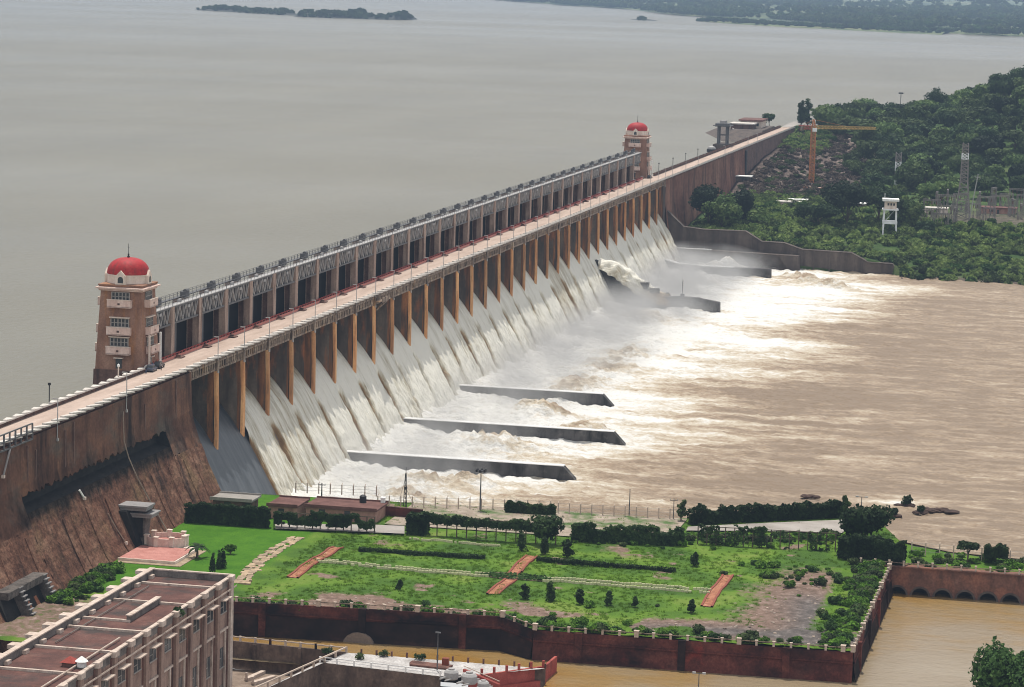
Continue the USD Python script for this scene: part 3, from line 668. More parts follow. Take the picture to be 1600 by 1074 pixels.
BOILS = [((86.8, -43), 8, 13, 3.4), ((66, -36), 8, 9, 2.0), ((153, -41), 8, 12, 3.6), ((213, -45), 7, 10, 3.2), ((225, -38), 6, 6, 1.8), ((652, -77), 9, 9, 3.0), ((632, -88), 9, 9, 2.4), ((668, -66), 6, 7, 2.6), ((286, -40), 40, 8, 1.4), ((360, -42), 40, 8, 1.4), ((698, -33), 5, 5, 4.2), ((690, -29), 4, 5, 3.5), ((480, -30), 12, 9, 2.0), ((190, -60), 9, 9, 1.6)]
for (bx, by), rx, ry, h in BOILS:
    g = np.exp(-((X - bx) / rx) ** 2 - ((Y - by) / ry) ** 2)
    Z += g * (h * (0.55 + 0.9 * (mid + 0.5)) + 3.0 * small + 2.2 * tiny + 1.2 * mid)
# foam: thick below the chute, thinning downstream in streaks
edge = np.interp(X, [0, 60, 95, 140, 185, 240, 304, 411, 470, 531, 580, 620, 645, 670, 707], [62, 62, 74, 66, 92, 74, 84, 104, 90, 104, 100, 118, 140, 100, 90])
st = 0.75 * (fbm(q * np.array([0.12, 0.030, 1]), 5, 51) - 0.5) + 0.55 * (fbm(q * np.array([0.38, 0.14, 1]), 4, 57) - 0.5)
st2 = fbm(q * np.array([0.035, 0.012, 1]), 4, 52) - 0.5
foam = 1.10 - sstep(-40, 34, D - edge) * 0.84 + 1.1 * st * sstep(12, 60, D) + 0.75 * st2 * sstep(20, 70, D)
brown = fbm(q * np.array([0.05, 0.04, 1]), 4, 53)
for (bx, by), rx, ry, h in BOILS:
    foam -= (0.42 if rx < 20 else 0.40) * np.exp(-((X - bx) / rx) ** 2 - ((Y - by) / ry) ** 2) * (0.35 + small * 2.0 + 0.4)
foam -= 0.16 * sstep(0.52, 0.66, brown) * sstep(30, 45, D)
far_w = sstep(110, 180, D)
foam = foam * (1 - far_w) + far_w * (0.27 + 0.7 * (fbm(q * np.array([0.28, 0.10, 1]), 4, 55) - 0.5))
foam += 0.5 * np.exp(-((X - 108) / 9) ** 2 - ((Y + 158) / 12) ** 2)
M['river'] = foam_mat('river', 'foam', ((0.50, 0.425, 0.315), (0.70, 0.69, 0.655)), ((0.205, 0.142, 0.085), (0.325, 0.238, 0.155)), (0.34, 0.11, 0.3), (0.9, 0.5, 0.6), rough=0.5, soft=0.31, fine=(1.1, 0.6, 1.0))
rv = obj('river', MB().grid(np.stack([X, Y, Z], -1)[:, ::-1]), M['river'], kind='structure', smooth=True)
primvar(rv, 'foam', foam[:, ::-1].ravel())
# surge running over the root of the broken wall
u, w_ = np.meshgrid(np.linspace(0, 1, 40), np.linspace(-1, 1, 18), indexing='ij')
yy = -3 - 30 * u
top = np.interp(-yy, [3, 5.2, 10.6, 16, 22.9, 29.7, 34], [-21.5, -22.1, -22.6, -25.6, -30.4, -34.2, -35.0])
wid = np.interp(u, [0, 0.25, 0.6, 1], [3.4, 4.6, 3.6, 2.4])
Pz = top + 0.9 * (1 - w_ ** 2) - 6.5 * np.abs(w_) ** 2.2 * np.interp(u, [0, 0.5, 1], [0.5, 1, 0.5])
q = np.stack([520 + w_ * wid, yy, Pz], -1)
q += (np.stack([fbm(q * 0.5, 4, 61), fbm(q * 0.5, 4, 62), fbm(q * 0.5, 4, 63)], -1) - 0.5) * 2.4
sg = obj('surge_water', MB().grid(q), M['fall'], kind='structure', smooth=True)
sf = 1.15 - 0.5 * np.abs(w_) + 0.8 * (fbm(q * 0.35, 4, 66) - 0.5) - 0.45 * sstep(0.45, 1, u)
primvar(sg, 'foam', sf.ravel())
# ---------------------------------------------------------------- plants
def leafmat(name, dark, mid, light, ns=0.5, rnd=0.35, tl=0.25):
    return mat(name, [(0.30, dark), (0.5, mid), (0.72, light)], ns=ns, detail=6, fine=0.35, fine_scale=2.2, rough=0.75, spec=0.15, rnd=rnd, translucent=tl)


M['leaf_dark'] = leafmat('leaf_dark', (0.014, 0.030, 0.012), (0.030, 0.060, 0.020), (0.060, 0.102, 0.032), ns=0.35)
M['leaf_mid'] = leafmat('leaf_mid', (0.018, 0.042, 0.012), (0.035, 0.082, 0.020), (0.075, 0.135, 0.032))
M['leaf_scrub'] = leafmat('leaf_scrub', (0.075, 0.125, 0.038), (0.150, 0.220, 0.066), (0.24, 0.30, 0.10))
M['leaf_olive'] = leafmat('leaf_olive', (0.028, 0.046, 0.018), (0.055, 0.085, 0.032), (0.10, 0.13, 0.05))
M['leaf_bright'] = leafmat('leaf_bright', (0.04, 0.10, 0.012), (0.085, 0.19, 0.022), (0.17, 0.28, 0.05))
M['bark'] = flat('bark', (0.10, 0.075, 0.055), rough=0.95, fine=0.3)
M['grass_blade'] = leafmat('grass_blade', (0.085, 0.165, 0.020), (0.135, 0.245, 0.026), (0.21, 0.31, 0.05), ns=0.07, rnd=0.2, tl=0.5)


def leaves(c, nrm, size, r):
    """One small quad leaf clump at each point, facing nrm with a random lean."""
    n = len(c); nrm = nrm + r.normal(0, 0.55, (n, 3)); nrm /= np.linalg.norm(nrm, axis=1, keepdims=True) + 1e-9
    a = np.cross(nrm, r.normal(size=(n, 3))); a /= np.linalg.norm(a, axis=1, keepdims=True) + 1e-9
    b = np.cross(nrm, a)
    s = (size * (0.55 + 0.9 * r.random(n)))[:, None]
    k = 0.55 + 0.5 * r.random((n, 1))
    v = np.stack([c - a * s, c - b * s * k, c + a * s, c + b * s * k * 0.9], 1).reshape(-1, 3)
    i = np.arange(n)[:, None] * 4
    return v, np.vstack([i + [0, 1, 2], i + [0, 2, 3]])


def crown(r, lobes, n, size, up=0.25):
    """lobes: (x, y, z, rx, rz). Leaves lie near the lobes' surfaces, thinning inward."""
    L = np.asarray(lobes, float); w = L[:, 3] ** 1.4 * L[:, 4] ** 0.7; k = r.choice(len(L), n, p=w / w.sum())
    d = r.normal(size=(n, 3)); d[:, 2] += up; d /= np.linalg.norm(d, axis=1, keepdims=True)
    rad = 1 - 0.45 * r.random(n) ** 2.2 + 0.10 * r.normal(size=n)
    bump = 1 + 0.35 * (fbm(d * 2.3 + k[:, None] * 7.7, 3, 3) - 0.5)
    c = L[k, :3] + d * np.stack([L[k, 3], L[k, 3], L[k, 4]], 1) * (rad * bump)[:, None]
    return leaves(c, d, size, r)


def lobes_for(kind, r, R, H, z0):
    out = []
    if kind == 'round':
        for i in range(11):
            a, q = r.random() * 2 * PI, R * 0.62 * math.sqrt(r.random())
            out.append((q * math.cos(a), q * math.sin(a), z0 + H * (0.25 + 0.55 * r.random() * (1 - q / R * 0.5)), R * (0.34 + 0.2 * r.random()), H * (0.2 + 0.12 * r.random())))
    elif kind == 'wide':
        for i in range(15):
            a, q = r.random() * 2 * PI, R * 0.78 * math.sqrt(r.random())
            out.append((q * math.cos(a), q * math.sin(a), z0 + H * (0.55 + 0.3 * r.random() - 0.35 * (q / R) ** 2), R * (0.24 + 0.14 * r.random()), H * (0.16 + 0.1 * r.random())))
    elif kind == 'tall':
        for i in range(9):
            a, q = r.random() * 2 * PI, R * 0.4 * math.sqrt(r.random())
            out.append((q * math.cos(a), q * math.sin(a), z0 + H * (0.08 + 0.85 * i / 9), R * (0.62 - 0.3 * i / 9), H * 0.13))
    elif kind == 'column':
        for i in range(8):
            out.append((0.1 * R * r.normal(), 0.1 * R * r.normal(), z0 + H * (0.06 + 0.86 * i / 8), R * (0.95 - 0.75 * (i / 8) ** 1.5), H * 0.12))
    return out


def make_tree(name, label, kind, loc, R, H, trunk, leaf, n, size, seed, cat='tree', group=None, rz=0.0):
    r = np.random.default_rng(seed)
    t = thing(name, label, cat, loc, rz, group=group)
    lb = lobes_for(kind, r, R, H - trunk, trunk)
    m = MB()
    lean = r.normal(0, 0.04 * H, 2)
    top = np.array([lean[0], lean[1], trunk + (H - trunk) * 0.45])
    r0 = 0.022 * H + 0.06
    m.tube([(0, 0, -0.5), (lean[0] * 0.3, lean[1] * 0.3, trunk * 0.6), top], [r0 * 1.25, r0 * 0.85, r0 * 0.3], 7)
    if kind in ('round', 'wide'):
        for x, y, z, rr, rz_ in lb[:6]:
            m.tube([(lean[0] * 0.3, lean[1] * 0.3, trunk * 0.75), (x * 0.5, y * 0.5, trunk + (z - trunk) * 0.45), (x, y, z)], [r0 * 0.5, r0 * 0.33, r0 * 0.12], 5)
    obj('trunk', m, M['bark'], t)
    v, f = crown(r, lb, n, size)
    obj('crown', (v, f), leaf, t)
    return t


def leaf_slab(p0, p1, h, w, n, size, r, z0=0.0, ragged_top=0.5, gaps=0.0):
    """Leaves filling the skin of a hedge from p0 to p1 (x, y, z at its foot)."""
    p0, p1 = np.asarray(p0, float), np.asarray(p1, float); d = p1 - p0; L = np.linalg.norm(d[:2]); t = d / L; s = np.array([-t[1], t[0], 0])
    u = r.random(n) * L; face = r.random(n)
    hh = h * (1 + ragged_top * (fbm(np.c_[u * 0.35, u * 0, u * 0], 3, int(L * 10)) - 0.5) + ragged_top * 0.5 * (fbm(np.c_[u * 1.3, u * 0, u * 0], 2, 8) - 0.5))
    z = np.where(face < 0.3, hh - 0.15 * r.random(n), z0 + (hh - z0) * r.random(n))
    side = np.where(face < 0.3, r.uniform(-1, 1, n), np.sign(r.random(n) - 0.5))
    off = side * w / 2 * (0.8 + 0.5 * r.random(n))
    off = off * (0.55 + 0.95 * fbm(np.c_[u * 0.45, z * 0.45, np.sign(off) * 5], 3, 71))
    keep = fbm(np.c_[u * 0.5, z * 0.5, off * 0], 3, 77) > gaps if gaps else np.ones(n, bool)
    c = p0 + u[:, None] * t + off[:, None] * s; c[:, 2] += z
    nr = np.where((face < 0.3)[:, None], [0, 0, 1.0], side[:, None] * s + [0, 0, 0.25])
    return leaves(c[keep], nr[keep], size, r)


# ---------------------------------------------------------------- garden terrace in front of the pool
ZG = -30.0
RIV = np.array([(-9, 8.5), (-45, 10.5), (-85, 13.5), (-112, 13.5), (-120, 16), (-153, 35), (-160, 33), (-168, 6), (-180, -3), (-200, -6), (-320, -8)])


def xr_of(y):
    return np.interp(-np.asarray(y, float), -RIV[:, 0], RIV[:, 1])


FR = np.array([(-9, -150), (-37, -150), (-43, -108.2), (-99.3, -103.2), (-106.8, -108.4), (-168.4, -106.5)])


def xf_of(y):
    return np.interp(-np.asarray(y, float), -FR[:, 0], FR[:, 1])


ys = np.r_[np.linspace(-7, -36.9, 46), np.linspace(-37.1, -43.4, 14), np.linspace(-44, -168.0, 190)]
us = np.linspace(0, 1, 200)
Y, Ug = np.meshgrid(ys, us, indexing='ij')
X = xf_of(Y) + (xr_of(Y) - xf_of(Y)) * Ug
side_d = Y + 168.2                                    # distance from the right wall
front_d = X - xf_of(Y)
q = np.stack([X, Y, 0 * X], -1)
lawn = sstep(-42.5, -40.0, Y - 0.02 * (X + 75)) * sstep(-108, -92, X + 5 * (fbm(np.stack([X * 0.1, Y * 0.1, 0 * X], -1), 3, 80) - 0.5))
roughg = 1 - lawn
Z = ZG + 0.9 * (fbm(q * 0.055, 4, 81) - 0.5) * roughg + 0.55 * (fbm(q * 0.3, 4, 82) - 0.5) * roughg + 0.04 * (fbm(q * 0.5, 3, 83) - 0.5)
dirt = 1.0 * sstep(24, 12, front_d + 10 * (fbm(q * 0.08, 4, 84) - 0.5)) * sstep(0.34, 0.48, fbm(q * 0.09, 4, 85)) * sstep(-44, -48, Y)
dirt = np.maximum(dirt, 0.95 * sstep(36, 15, side_d + 18 * (fbm(q * 0.07, 4, 86) - 0.5)) * sstep(-20, -45, X) * sstep(7, 12, side_d) * sstep(1.5, 4.5, front_d))
dirt = np.maximum(dirt, 0.9 * np.exp(-((X + 27) / 9) ** 2 - ((Y + 112) / 8) ** 2) * sstep(0.42, 0.55, fbm(q * 0.15, 3, 87)))
dirt = np.maximum(dirt, 0.75 * sstep(0.68, 0.78, fbm(q * 0.13, 4, 88)) * roughg)
dirt = np.maximum(dirt, 0.75 * sstep(-104, -118, X))
dirt *= roughg
dirt *= 1 - 0.9 * sstep(4.0, 1.0, front_d)
Z += 0.5 * dirt * (fbm(q * 0.5, 3, 89) - 0.4)
Z = ZG + (Z - ZG) * (1 - 0.9 * sstep(-24, -17, X) * sstep(-46, -52, Y))
grey = np.exp(-((side_d - 13 - 0.1 * (X + 60)) / 5.5) ** 2) * sstep(-50, -70, X) + np.exp(-((front_d - 9) / 4.5) ** 2) * sstep(-118, -136, Y)
Ng = {'g': ('geometry', {}), 'al': ('attribute', dict(attribute='lawn')), 'ad': ('attribute', dict(attribute='dirt')), 'ag': ('attribute', dict(attribute='gravel')),
      'n': ('noise_texture', dict(scale=0.07, detail=6, roughness=0.52)), 'r': ('rgb_ramp', {'ramp': [(0.3, (0.036, 0.076, 0.013)), (0.45, (0.056, 0.118, 0.015)), (0.56, (0.092, 0.170, 0.018)), (0.68, (0.15, 0.205, 0.04))]}),
      'nl': ('noise_texture', dict(scale=0.25, detail=6, roughness=0.6)), 'rl': ('rgb_ramp', {'ramp': [(0.3, (0.036, 0.115, 0.006)), (0.7, (0.066, 0.168, 0.010))]}),
      'nd': ('noise_texture', dict(scale=0.5, detail=8, roughness=0.75)), 'rd': ('rgb_ramp', {'ramp': [(0.3, (0.075, 0.050, 0.036)), (0.55, (0.20, 0.135, 0.105)), (0.72, (0.34, 0.27, 0.235))]}),
      'rg': ('rgb_ramp', {'ramp': [(0.3, (0.045, 0.040, 0.038)), (0.55, (0.120, 0.104, 0.096)), (0.72, (0.27, 0.24, 0.22))]}),
      'x1': ('mix_color', {}), 'x2': ('mix_color', {}), 'x3': ('mix_color', {}),
      'fd': ('math', dict(math_type='multiply_add', value2=1.6, value3=-0.8)), 'fa': ('math', dict(math_type='add')), 'fm': ('map_range', dict(from_min=0.35, from_max=0.75, to_min=0, to_max=1, clamp=True)),
      'nb': ('noise_texture', dict(scale=1.6, detail=6, roughness=0.7)), 'b': ('bump', dict(strength=0.6, distance=0.4)), 'p': ('principled_bsdf', dict(roughness=0.9, specular_ior_level=0.1))}
Lg = [('g.position', f'{k}.vector') for k in ('n', 'nl', 'nd', 'nb')] + [('n.fac', 'r.fac'), ('nl.fac', 'rl.fac'), ('nd.fac', 'rd.fac'), ('nd.fac', 'rg.fac'), ('r.color', 'x1.a'), ('rl.color', 'x1.b'), ('al.fac', 'x1.fac'),
      ('rd.color', 'x3.a'), ('rg.color', 'x3.b'), ('ag.fac', 'x3.fac'), ('nd.fac', 'fd.value1'), ('fd.value', 'fa.value1'), ('ad.fac', 'fa.value2'), ('fa.value', 'fm.value'), ('fm.result', 'x2.fac'), ('x1.result', 'x2.a'), ('x3.result', 'x2.b'), ('x2.result', 'p.base_color'),
      ('nb.fac', 'b.height'), ('b.normal', 'p.normal')]
M['garden'] = usdkit.material(stage, '/World/Looks/garden', Ng, Lg, surface='p.BSDF')
gd = obj('garden_ground', MB().grid(np.stack([X, Y, Z], -1)[::-1]), M['garden'], kind='structure', smooth=True)
for nm, a in (('lawn', lawn), ('dirt', dirt), ('gravel', np.clip(grey, 0, 1))):
    primvar(gd, nm, a[::-1].ravel())
from scipy.interpolate import RegularGridInterpolator as _RGI
_gz = _RGI((-ys, us), Z, bounds_error=False, fill_value=None); _gd = _RGI((-ys, us), dirt, bounds_error=False, fill_value=None); _gl = _RGI((-ys, us), lawn, bounds_error=False, fill_value=None)


def gq(f, x, y):
    x, y = np.asarray(x, float), np.asarray(y, float)
    return f(np.stack([-y, np.clip((x - xf_of(y)) / (xr_of(y) - xf_of(y)), 0, 1)], -1))


def gz(x, y):
    return float(gq(_gz, x, y))


def onground(px, py):
    p = at(px, py, z=ZG); return np.array([p[0], p[1], gz(p[0], p[1]) - 0.03])


# strip of bank right of the garden, and the riverside embankment
ys2 = np.linspace(-168.0, -330, 90); us2 = np.linspace(0, 1, 14)
Y2, U2 = np.meshgrid(ys2, us2, indexing='ij'); X2 = -22.6 + (xr_of(Y2) + 22.6) * U2
q2 = np.stack([X2, Y2, 0 * X2], -1)
st_ = obj('river_bank', MB().grid(np.stack([X2, Y2, ZG - 0.3 + 0.5 * (fbm(q2 * 0.3, 3, 91) - 0.5)], -1)[::-1]), M['garden'], kind='structure', smooth=True)
for nm, a in (('lawn', 0.25 + 0 * X2), ('dirt', 0.15 + 0 * X2), ('gravel', 0 * X2)):
    primvar(st_, nm, a[::-1].ravel())
M['masonry_dark'] = mat('masonry_dark', [(0.3, (0.030, 0.018, 0.014)), (0.7, (0.085, 0.052, 0.040))], ns=0.3, fine=0.3, rough=0.95)
yy = np.r_[np.linspace(-8, -330, 160)]
E_ = np.stack([np.stack([xr_of(yy), yy, 0 * yy + ZG + 0.05], -1), np.stack([xr_of(yy) + 1.0, yy, 0 * yy - 34], -1), np.stack([xr_of(yy) + 5 + fbm(np.c_[yy * 0.2, yy * 0, yy * 0], 3, 5) * 3, yy, 0 * yy - 43], -1)], 1)
obj('embankment', MB().grid(E_[:, ::-1]), M['masonry_dark'], kind='structure')

# retaining wall round the garden with a string course, pilasters and a railing of short posts
M['red_brick'] = mat('red_brick', [(0.3, (0.060, 0.022, 0.018)), (0.5, (0.115, 0.036, 0.028)), (0.7, (0.165, 0.062, 0.045))], ns=0.25, detail=8, fine=0.3, fine_scale=2.0, rough=0.95, spec=0.1, drip=((0.014, 0.010, 0.011), 0.42, 0.60, (0.05, 0.05, 0.09)), patch=((0.33, 0.045, 0.03), 0.60, 0.72, (0.05, 0.05, 0.05), 1.0))
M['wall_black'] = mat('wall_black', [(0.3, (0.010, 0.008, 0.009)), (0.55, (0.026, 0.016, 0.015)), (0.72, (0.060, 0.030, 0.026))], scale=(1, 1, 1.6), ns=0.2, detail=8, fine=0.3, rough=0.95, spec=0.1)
M['red_wall'] = mat('red_wall', [(0.3, (0.24, 0.040, 0.030)), (0.7, (0.36, 0.085, 0.065))], ns=0.4, fine=0.25, rough=0.9, drip=((0.10, 0.025, 0.02), 0.55, 0.75, (0.4, 0.4, 0.1)))
M['post_pale'] = flat('post_pale', (0.45, 0.36, 0.29), fine=0.25)
M['yard_brown'] = flat('yard_brown', (0.20, 0.155, 0.125), fine=0.3)
gw = thing('garden_wall', 'long dark red retaining wall with a row of short pale posts round the garden terrace above the canal', 'retaining wall')
line = [(-150, -37.5), (-108.2, -43.0), (-103.2, -99.3), (-108.4, -106.8), (-106.5, -168.4), (-22.6, -168.6)]
tops = [-29.3, -29.3, -29.3, -30.2, -30.2, -30.0]
for (a, b, za, zb) in zip(line[:-1], line[1:], tops[:-1], tops[1:]):
    a, b = np.array(a), np.array(b); d = (b - a) / np.linalg.norm(b - a); n_ = np.array([d[1], -d[0]]) * (-1)
    if n_ @ (np.array([-60, -100]) - a) < 0:
        n_ = -n_                                  # n_ points into the garden
    k = max(2, int(np.linalg.norm(b - a) / 1.5)); t = np.linspace(0, 1, k)
    base = a[None] + (b - a)[None] * t[:, None]
    zt = za + (zb - za) * t
    lean = 0.9
    rows = [np.c_[base + n_ * 0.35, zt + 0.0], np.c_[base - n_ * 0.15, zt + 0.0], np.c_[base - n_ * 0.15, zt - 1.9], np.c_[base - n_ * 0.4, zt - 1.9], np.c_[base - n_ * 0.4, zt - 2.2], np.c_[base - n_ * 0.15, zt - 2.3], np.c_[base - n_ * 0.17, zt - 2.5]]
    g = np.stack(rows, 1)
    obj('wall_face', MB().grid(g if np.cross(np.r_[d, 0], np.r_[-n_, 0])[2] > 0 else g[:, ::-1]), M['red_brick'], gw)
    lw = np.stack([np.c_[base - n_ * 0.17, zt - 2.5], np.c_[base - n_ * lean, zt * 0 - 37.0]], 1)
    obj('stained_face', MB().grid(lw if np.cross(np.r_[d, 0], np.r_[-n_, 0])[2] > 0 else lw[:, ::-1]), M['wall_black'] if a[1] > -100 or b[0] > -60 else M['red_brick'], gw)  # below the string course: near-black, brick red on the right front stretch
    L = np.linalg.norm(b - a)
    for s in np.arange(0.3, L, 3.3):
        c = a + d * s + n_ * 0.1; z = za + (zb - za) * s / L
        big = int(s / 3.3) % 6 == 0
        w = 0.42 if big else 0.22
        obj('post', MB().box((c[0] - w, c[1] - w, z), (c[0] + w, c[1] + w, z + (1.15 if big else 0.95))).box((c[0] - w - 0.08, c[1] - w - 0.08, z + (1.15 if big else 0.95)), (c[0] + w + 0.08, c[1] + w + 0.08, z + (1.27 if big else 1.05))), M['post_pale'], gw)
    obj('rail', MB().beam((*(a + n_ * 0.1), za + 0.8), (*(b + n_ * 0.1), zb + 0.8), 0.16), M['girder'], gw)
    for s in np.arange(9, L - 4, 20):
        c = a + d * s - n_ * 0.1
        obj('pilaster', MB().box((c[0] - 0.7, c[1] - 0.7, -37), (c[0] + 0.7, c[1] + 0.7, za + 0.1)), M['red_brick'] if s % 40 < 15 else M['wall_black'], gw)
p = at(562, 1003, z=-36)
bp = MB(); gB = np.linspace(0, PI, 9)
bp.prism([(p[1] + 3.2 * math.cos(a), -36.5 + 2.6 * math.sin(a)) for a in gB] + [(p[1] - 3.2, -37), (p[1] + 3.2, -37)], p[0] - 1.2, p[0] + 4)
obj('outlet_patch', bp, M['yard_brown'], gw)

# arched culvert wall over the canal
cw = thing('arched_wall', 'brown masonry wall with a row of dark round arches over the canal', 'arched wall')
from shapely.geometry import Polygon as _Pg
from shapely import affinity as _af
wall = _Pg([(-160, -38), (-160, -30), (-330, -30), (-330, -38)])
ay = [-165.4 - 4.86 * k for k in range(33)]
for yc in ay:
    wall = wall.difference(_Pg([(yc + a, -36.6 + b) for a, b in arch(3.7, 2.3)])).difference(_Pg([(yc - 1.85, -38.5), (yc + 1.85, -38.5), (yc + 1.85, -36.5), (yc - 1.85, -36.5)]))
g = trimesh.creation.extrude_polygon(wall, 4.0, engine='earcut'); v = np.array(g.vertices)
M['arch_brick'] = mat('arch_brick', [(0.3, (0.085, 0.045, 0.034)), (0.6, (0.165, 0.082, 0.060)), (0.75, (0.21, 0.12, 0.09))], ns=0.35, detail=9, fine=0.35, fine_scale=2.2, rough=0.95, patch=((0.23, 0.10, 0.065), 0.48, 0.66, (0.2, 0.2, 0.2), 1.0), drip=((0.055, 0.035, 0.03), 0.55, 0.72, (0.3, 0.3, 0.08)))
obj('wall', (np.c_[v[:, 2] - 24.0, v[:, 0], v[:, 1]], np.array(g.faces)), M['arch_brick'], cw)
for yc in ay[:20]:
    ring = _Pg([(yc + a * 1.0, -36.6 + b) for a, b in arch(4.5, 2.72, 12)]).difference(_Pg([(yc + a, -36.7 + b) for a, b in arch(3.7, 2.4, 12)]))
    ring = max(getattr(ring, 'geoms', [ring]), key=lambda q: q.area)
    g = trimesh.creation.extrude_polygon(ring, 0.2, engine='earcut'); v = np.array(g.vertices)
    obj('arch_ring', (np.c_[v[:, 2] - 24.18, v[:, 0], v[:, 1]], np.array(g.faces)), M['guide_wall'], cw)
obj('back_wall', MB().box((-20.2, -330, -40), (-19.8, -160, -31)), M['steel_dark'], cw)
obj('coping', MB().box((-24.3, -330, -30.0), (-23.0, -166, -29.72)), M['arch_brick'], cw)
for y in np.arange(-162, -260, -3.1):
    obj('post', MB().box((-24.0, y - 0.18, -29.75), (-23.6, y + 0.18, -28.7)).box((-24.06, y - 0.25, -28.7), (-23.54, y + 0.25, -28.55)), M['post_pale'], cw)
obj('rail', MB().box((-23.9, -260, -29.1), (-23.7, -162, -28.95)), M['girder'], cw)

# canal
M['canal'] = water_mat('canal', [(0.32, (0.25, 0.140, 0.035)), (0.43, (0.26, 0.170, 0.070)), (0.52, (0.25, 0.192, 0.120)), (0.72, (0.28, 0.225, 0.15))], 1.0, (0.030, 0.014, 1), 0.16, 0.7, 1.0, (0.5, 0.28, 1), dist=0.35)
obj('canal', MB().grid(np.array([[[x, y, -36.0] for y in (-420, -113.2)] for x in (-420, -127.4, -20.0)], float)[:, ::-1][::-1]).grid(np.array([[[x, y, -36.0] for y in (-113.2, -42)] for x in (-127.4, -20.0)], float)[:, ::-1][::-1]), M['canal'], kind='structure')

# paths
M['flag'] = mat('flag', [(0.3, (0.24, 0.17, 0.11)), (0.7, (0.42, 0.33, 0.24))], ns=0.8, fine=0.3, fine_scale=2, rough=0.95, rnd=0.25)
M['terracotta'] = mat('terracotta', [(0.3, (0.21, 0.075, 0.038)), (0.6, (0.34, 0.145, 0.082)), (0.75, (0.42, 0.28, 0.20))], ns=0.5, detail=9, fine=0.4, fine_scale=2, rough=0.95)
M['terra_dark'] = flat('terra_dark', (0.20, 0.045, 0.022), fine=0.3)


def strip(pts, w, dz, step=1.0):
    """A walk along the points, w wide, following the ground."""
    P = np.asarray(pts, float)[:, :2]; s = np.r_[0, np.cumsum(np.hypot(*np.diff(P, axis=0).T))]
    k = np.arange(0, s[-1] + 1e-6, step); C = np.c_[np.interp(k, s, P[:, 0]), np.interp(k, s, P[:, 1])]
    T = np.gradient(C, axis=0); T /= np.linalg.norm(T, axis=1, keepdims=True); Nn = np.c_[-T[:, 1], T[:, 0]]
    w = np.broadcast_to(w, (len(C),)) if np.ndim(w) == 0 else np.interp(k, s, w)
    g = np.stack([C + Nn * w[:, None] / 2, C - Nn * w[:, None] / 2], 1)
    zz = np.array([[gz(*a) for a in row] for row in g]).max(1)
    return np.concatenate([g, np.repeat(zz[:, None, None], 2, 1) + dz], 2)


fp = [onground(*p) for p in ((376, 912), (392, 892), (412, 872), (430, 862), (446, 851), (465, 839))]
pth = thing('stone_path', 'winding flagstone path between the bright lawn and the rough grass', 'path', kind='structure')
rs = np.random.default_rng(5)
g = strip(fp, 3.0, 0.03, 1.4)
for i in range(len(g) - 1):
    for j in range(2):
        a = g[i] + (g[i] - g[i][::-1]) * 0.1 * rs.random(); b = g[i + 1]
        u0, u1 = (0.02, 0.48) if j == 0 else (0.52, 0.98)
        u0 += 0.1 * rs.normal(); u1 += 0.1 * rs.normal()
        q4 = [a[0] + (a[1] - a[0]) * u0, a[0] + (a[1] - a[0]) * u1, b[0] + (b[1] - b[0]) * u1, b[0] + (b[1] - b[0]) * u0]
        c = np.mean(q4, 0); q4 = [c + (v - c) * (0.93 + 0.1 * rs.random()) for v in q4]
        lo = [v - [0, 0, 0.3] for v in q4]; up = [v + [0, 0, 0.06 + 0.14 * rs.random()] for v in q4]
        obj('flagstone', MB().add(up + lo, [[0, 3, 2, 1], [4, 5, 6, 7], [0, 1, 5, 4], [1, 2, 6, 5], [2, 3, 7, 6], [3, 0, 4, 7]]), M['flag'], pth)
for a, b, w, lb in (((457, 904), (530, 855), 1.7, 'left'), ((770, 928), (800, 906), 1.9, 'centre'), ((800, 906), (806, 895), 1.6, 'centre'), ((806, 896), (832, 871), 1.9, 'centre'), ((1104, 949), (1138, 901), 1.6, 'right')):
    t = thing('brick_path', kind='structure')
    g = strip([onground(*a), (onground(*a) + onground(*b)) / 2 + [0, 0.4, 0], onground(*b)], w, 0.12)
    obj('walk', MB().grid(g[:, ::-1]), M['terracotta'], t)
    for s in (0, 1):
        e = g[:, s]; m = MB()
        o = (g[:, 1 - s] - g[:, s]); o /= np.linalg.norm(o, axis=1, keepdims=True)
        m.grid(np.stack([e - o * 0.5 - [0, 0, 0.5], e - o * 0.45 + [0, 0, 0.18], e + [0, 0, 0.16], e + [0, 0, -0.5]], 1)[:, ::(1 if s else -1)])
        obj('edging', m, M['terra_dark'], t)
# the lens-shaped bed where the paths cross
c = onground(806, 903); t = thing('flower_bed', 'lens shaped bed with a pale curved kerb in the middle of the garden', 'flower bed')
th = np.linspace(0, 2 * PI, 40); e1 = np.c_[c[0] + 2.4 * np.sin(th), c[1] + 7.0 * np.cos(th)]
zz = np.array([gz(*p) for p in e1]); ring = [np.c_[e1 + (e1 - c[:2]) * k, zz + h] for k, h in ((0.05, -0.2), (0.05, 0.28), (-0.06, 0.28), (-0.06, -0.2))]
obj('kerb', MB().grid(np.stack(ring, 1)), M['flag'], t)
r = np.random.default_rng(31); aa = r.random(1400) * 2 * PI; rr = np.sqrt(r.random(1400)) * 1.08
cc = np.c_[c[0] + 2.4 * rr * np.sin(aa), c[1] + 7.0 * rr * np.cos(aa), c[2] + 0.1 + 0.5 * r.random(1400)]
obj('planting', leaves(cc, np.tile([0, 0, 1.0], (1400, 1)), 0.3, r), M['leaf_mid'], t)
M['kerb_pale'] = flat('kerb_pale', (0.52, 0.50, 0.30), fine=0.25)
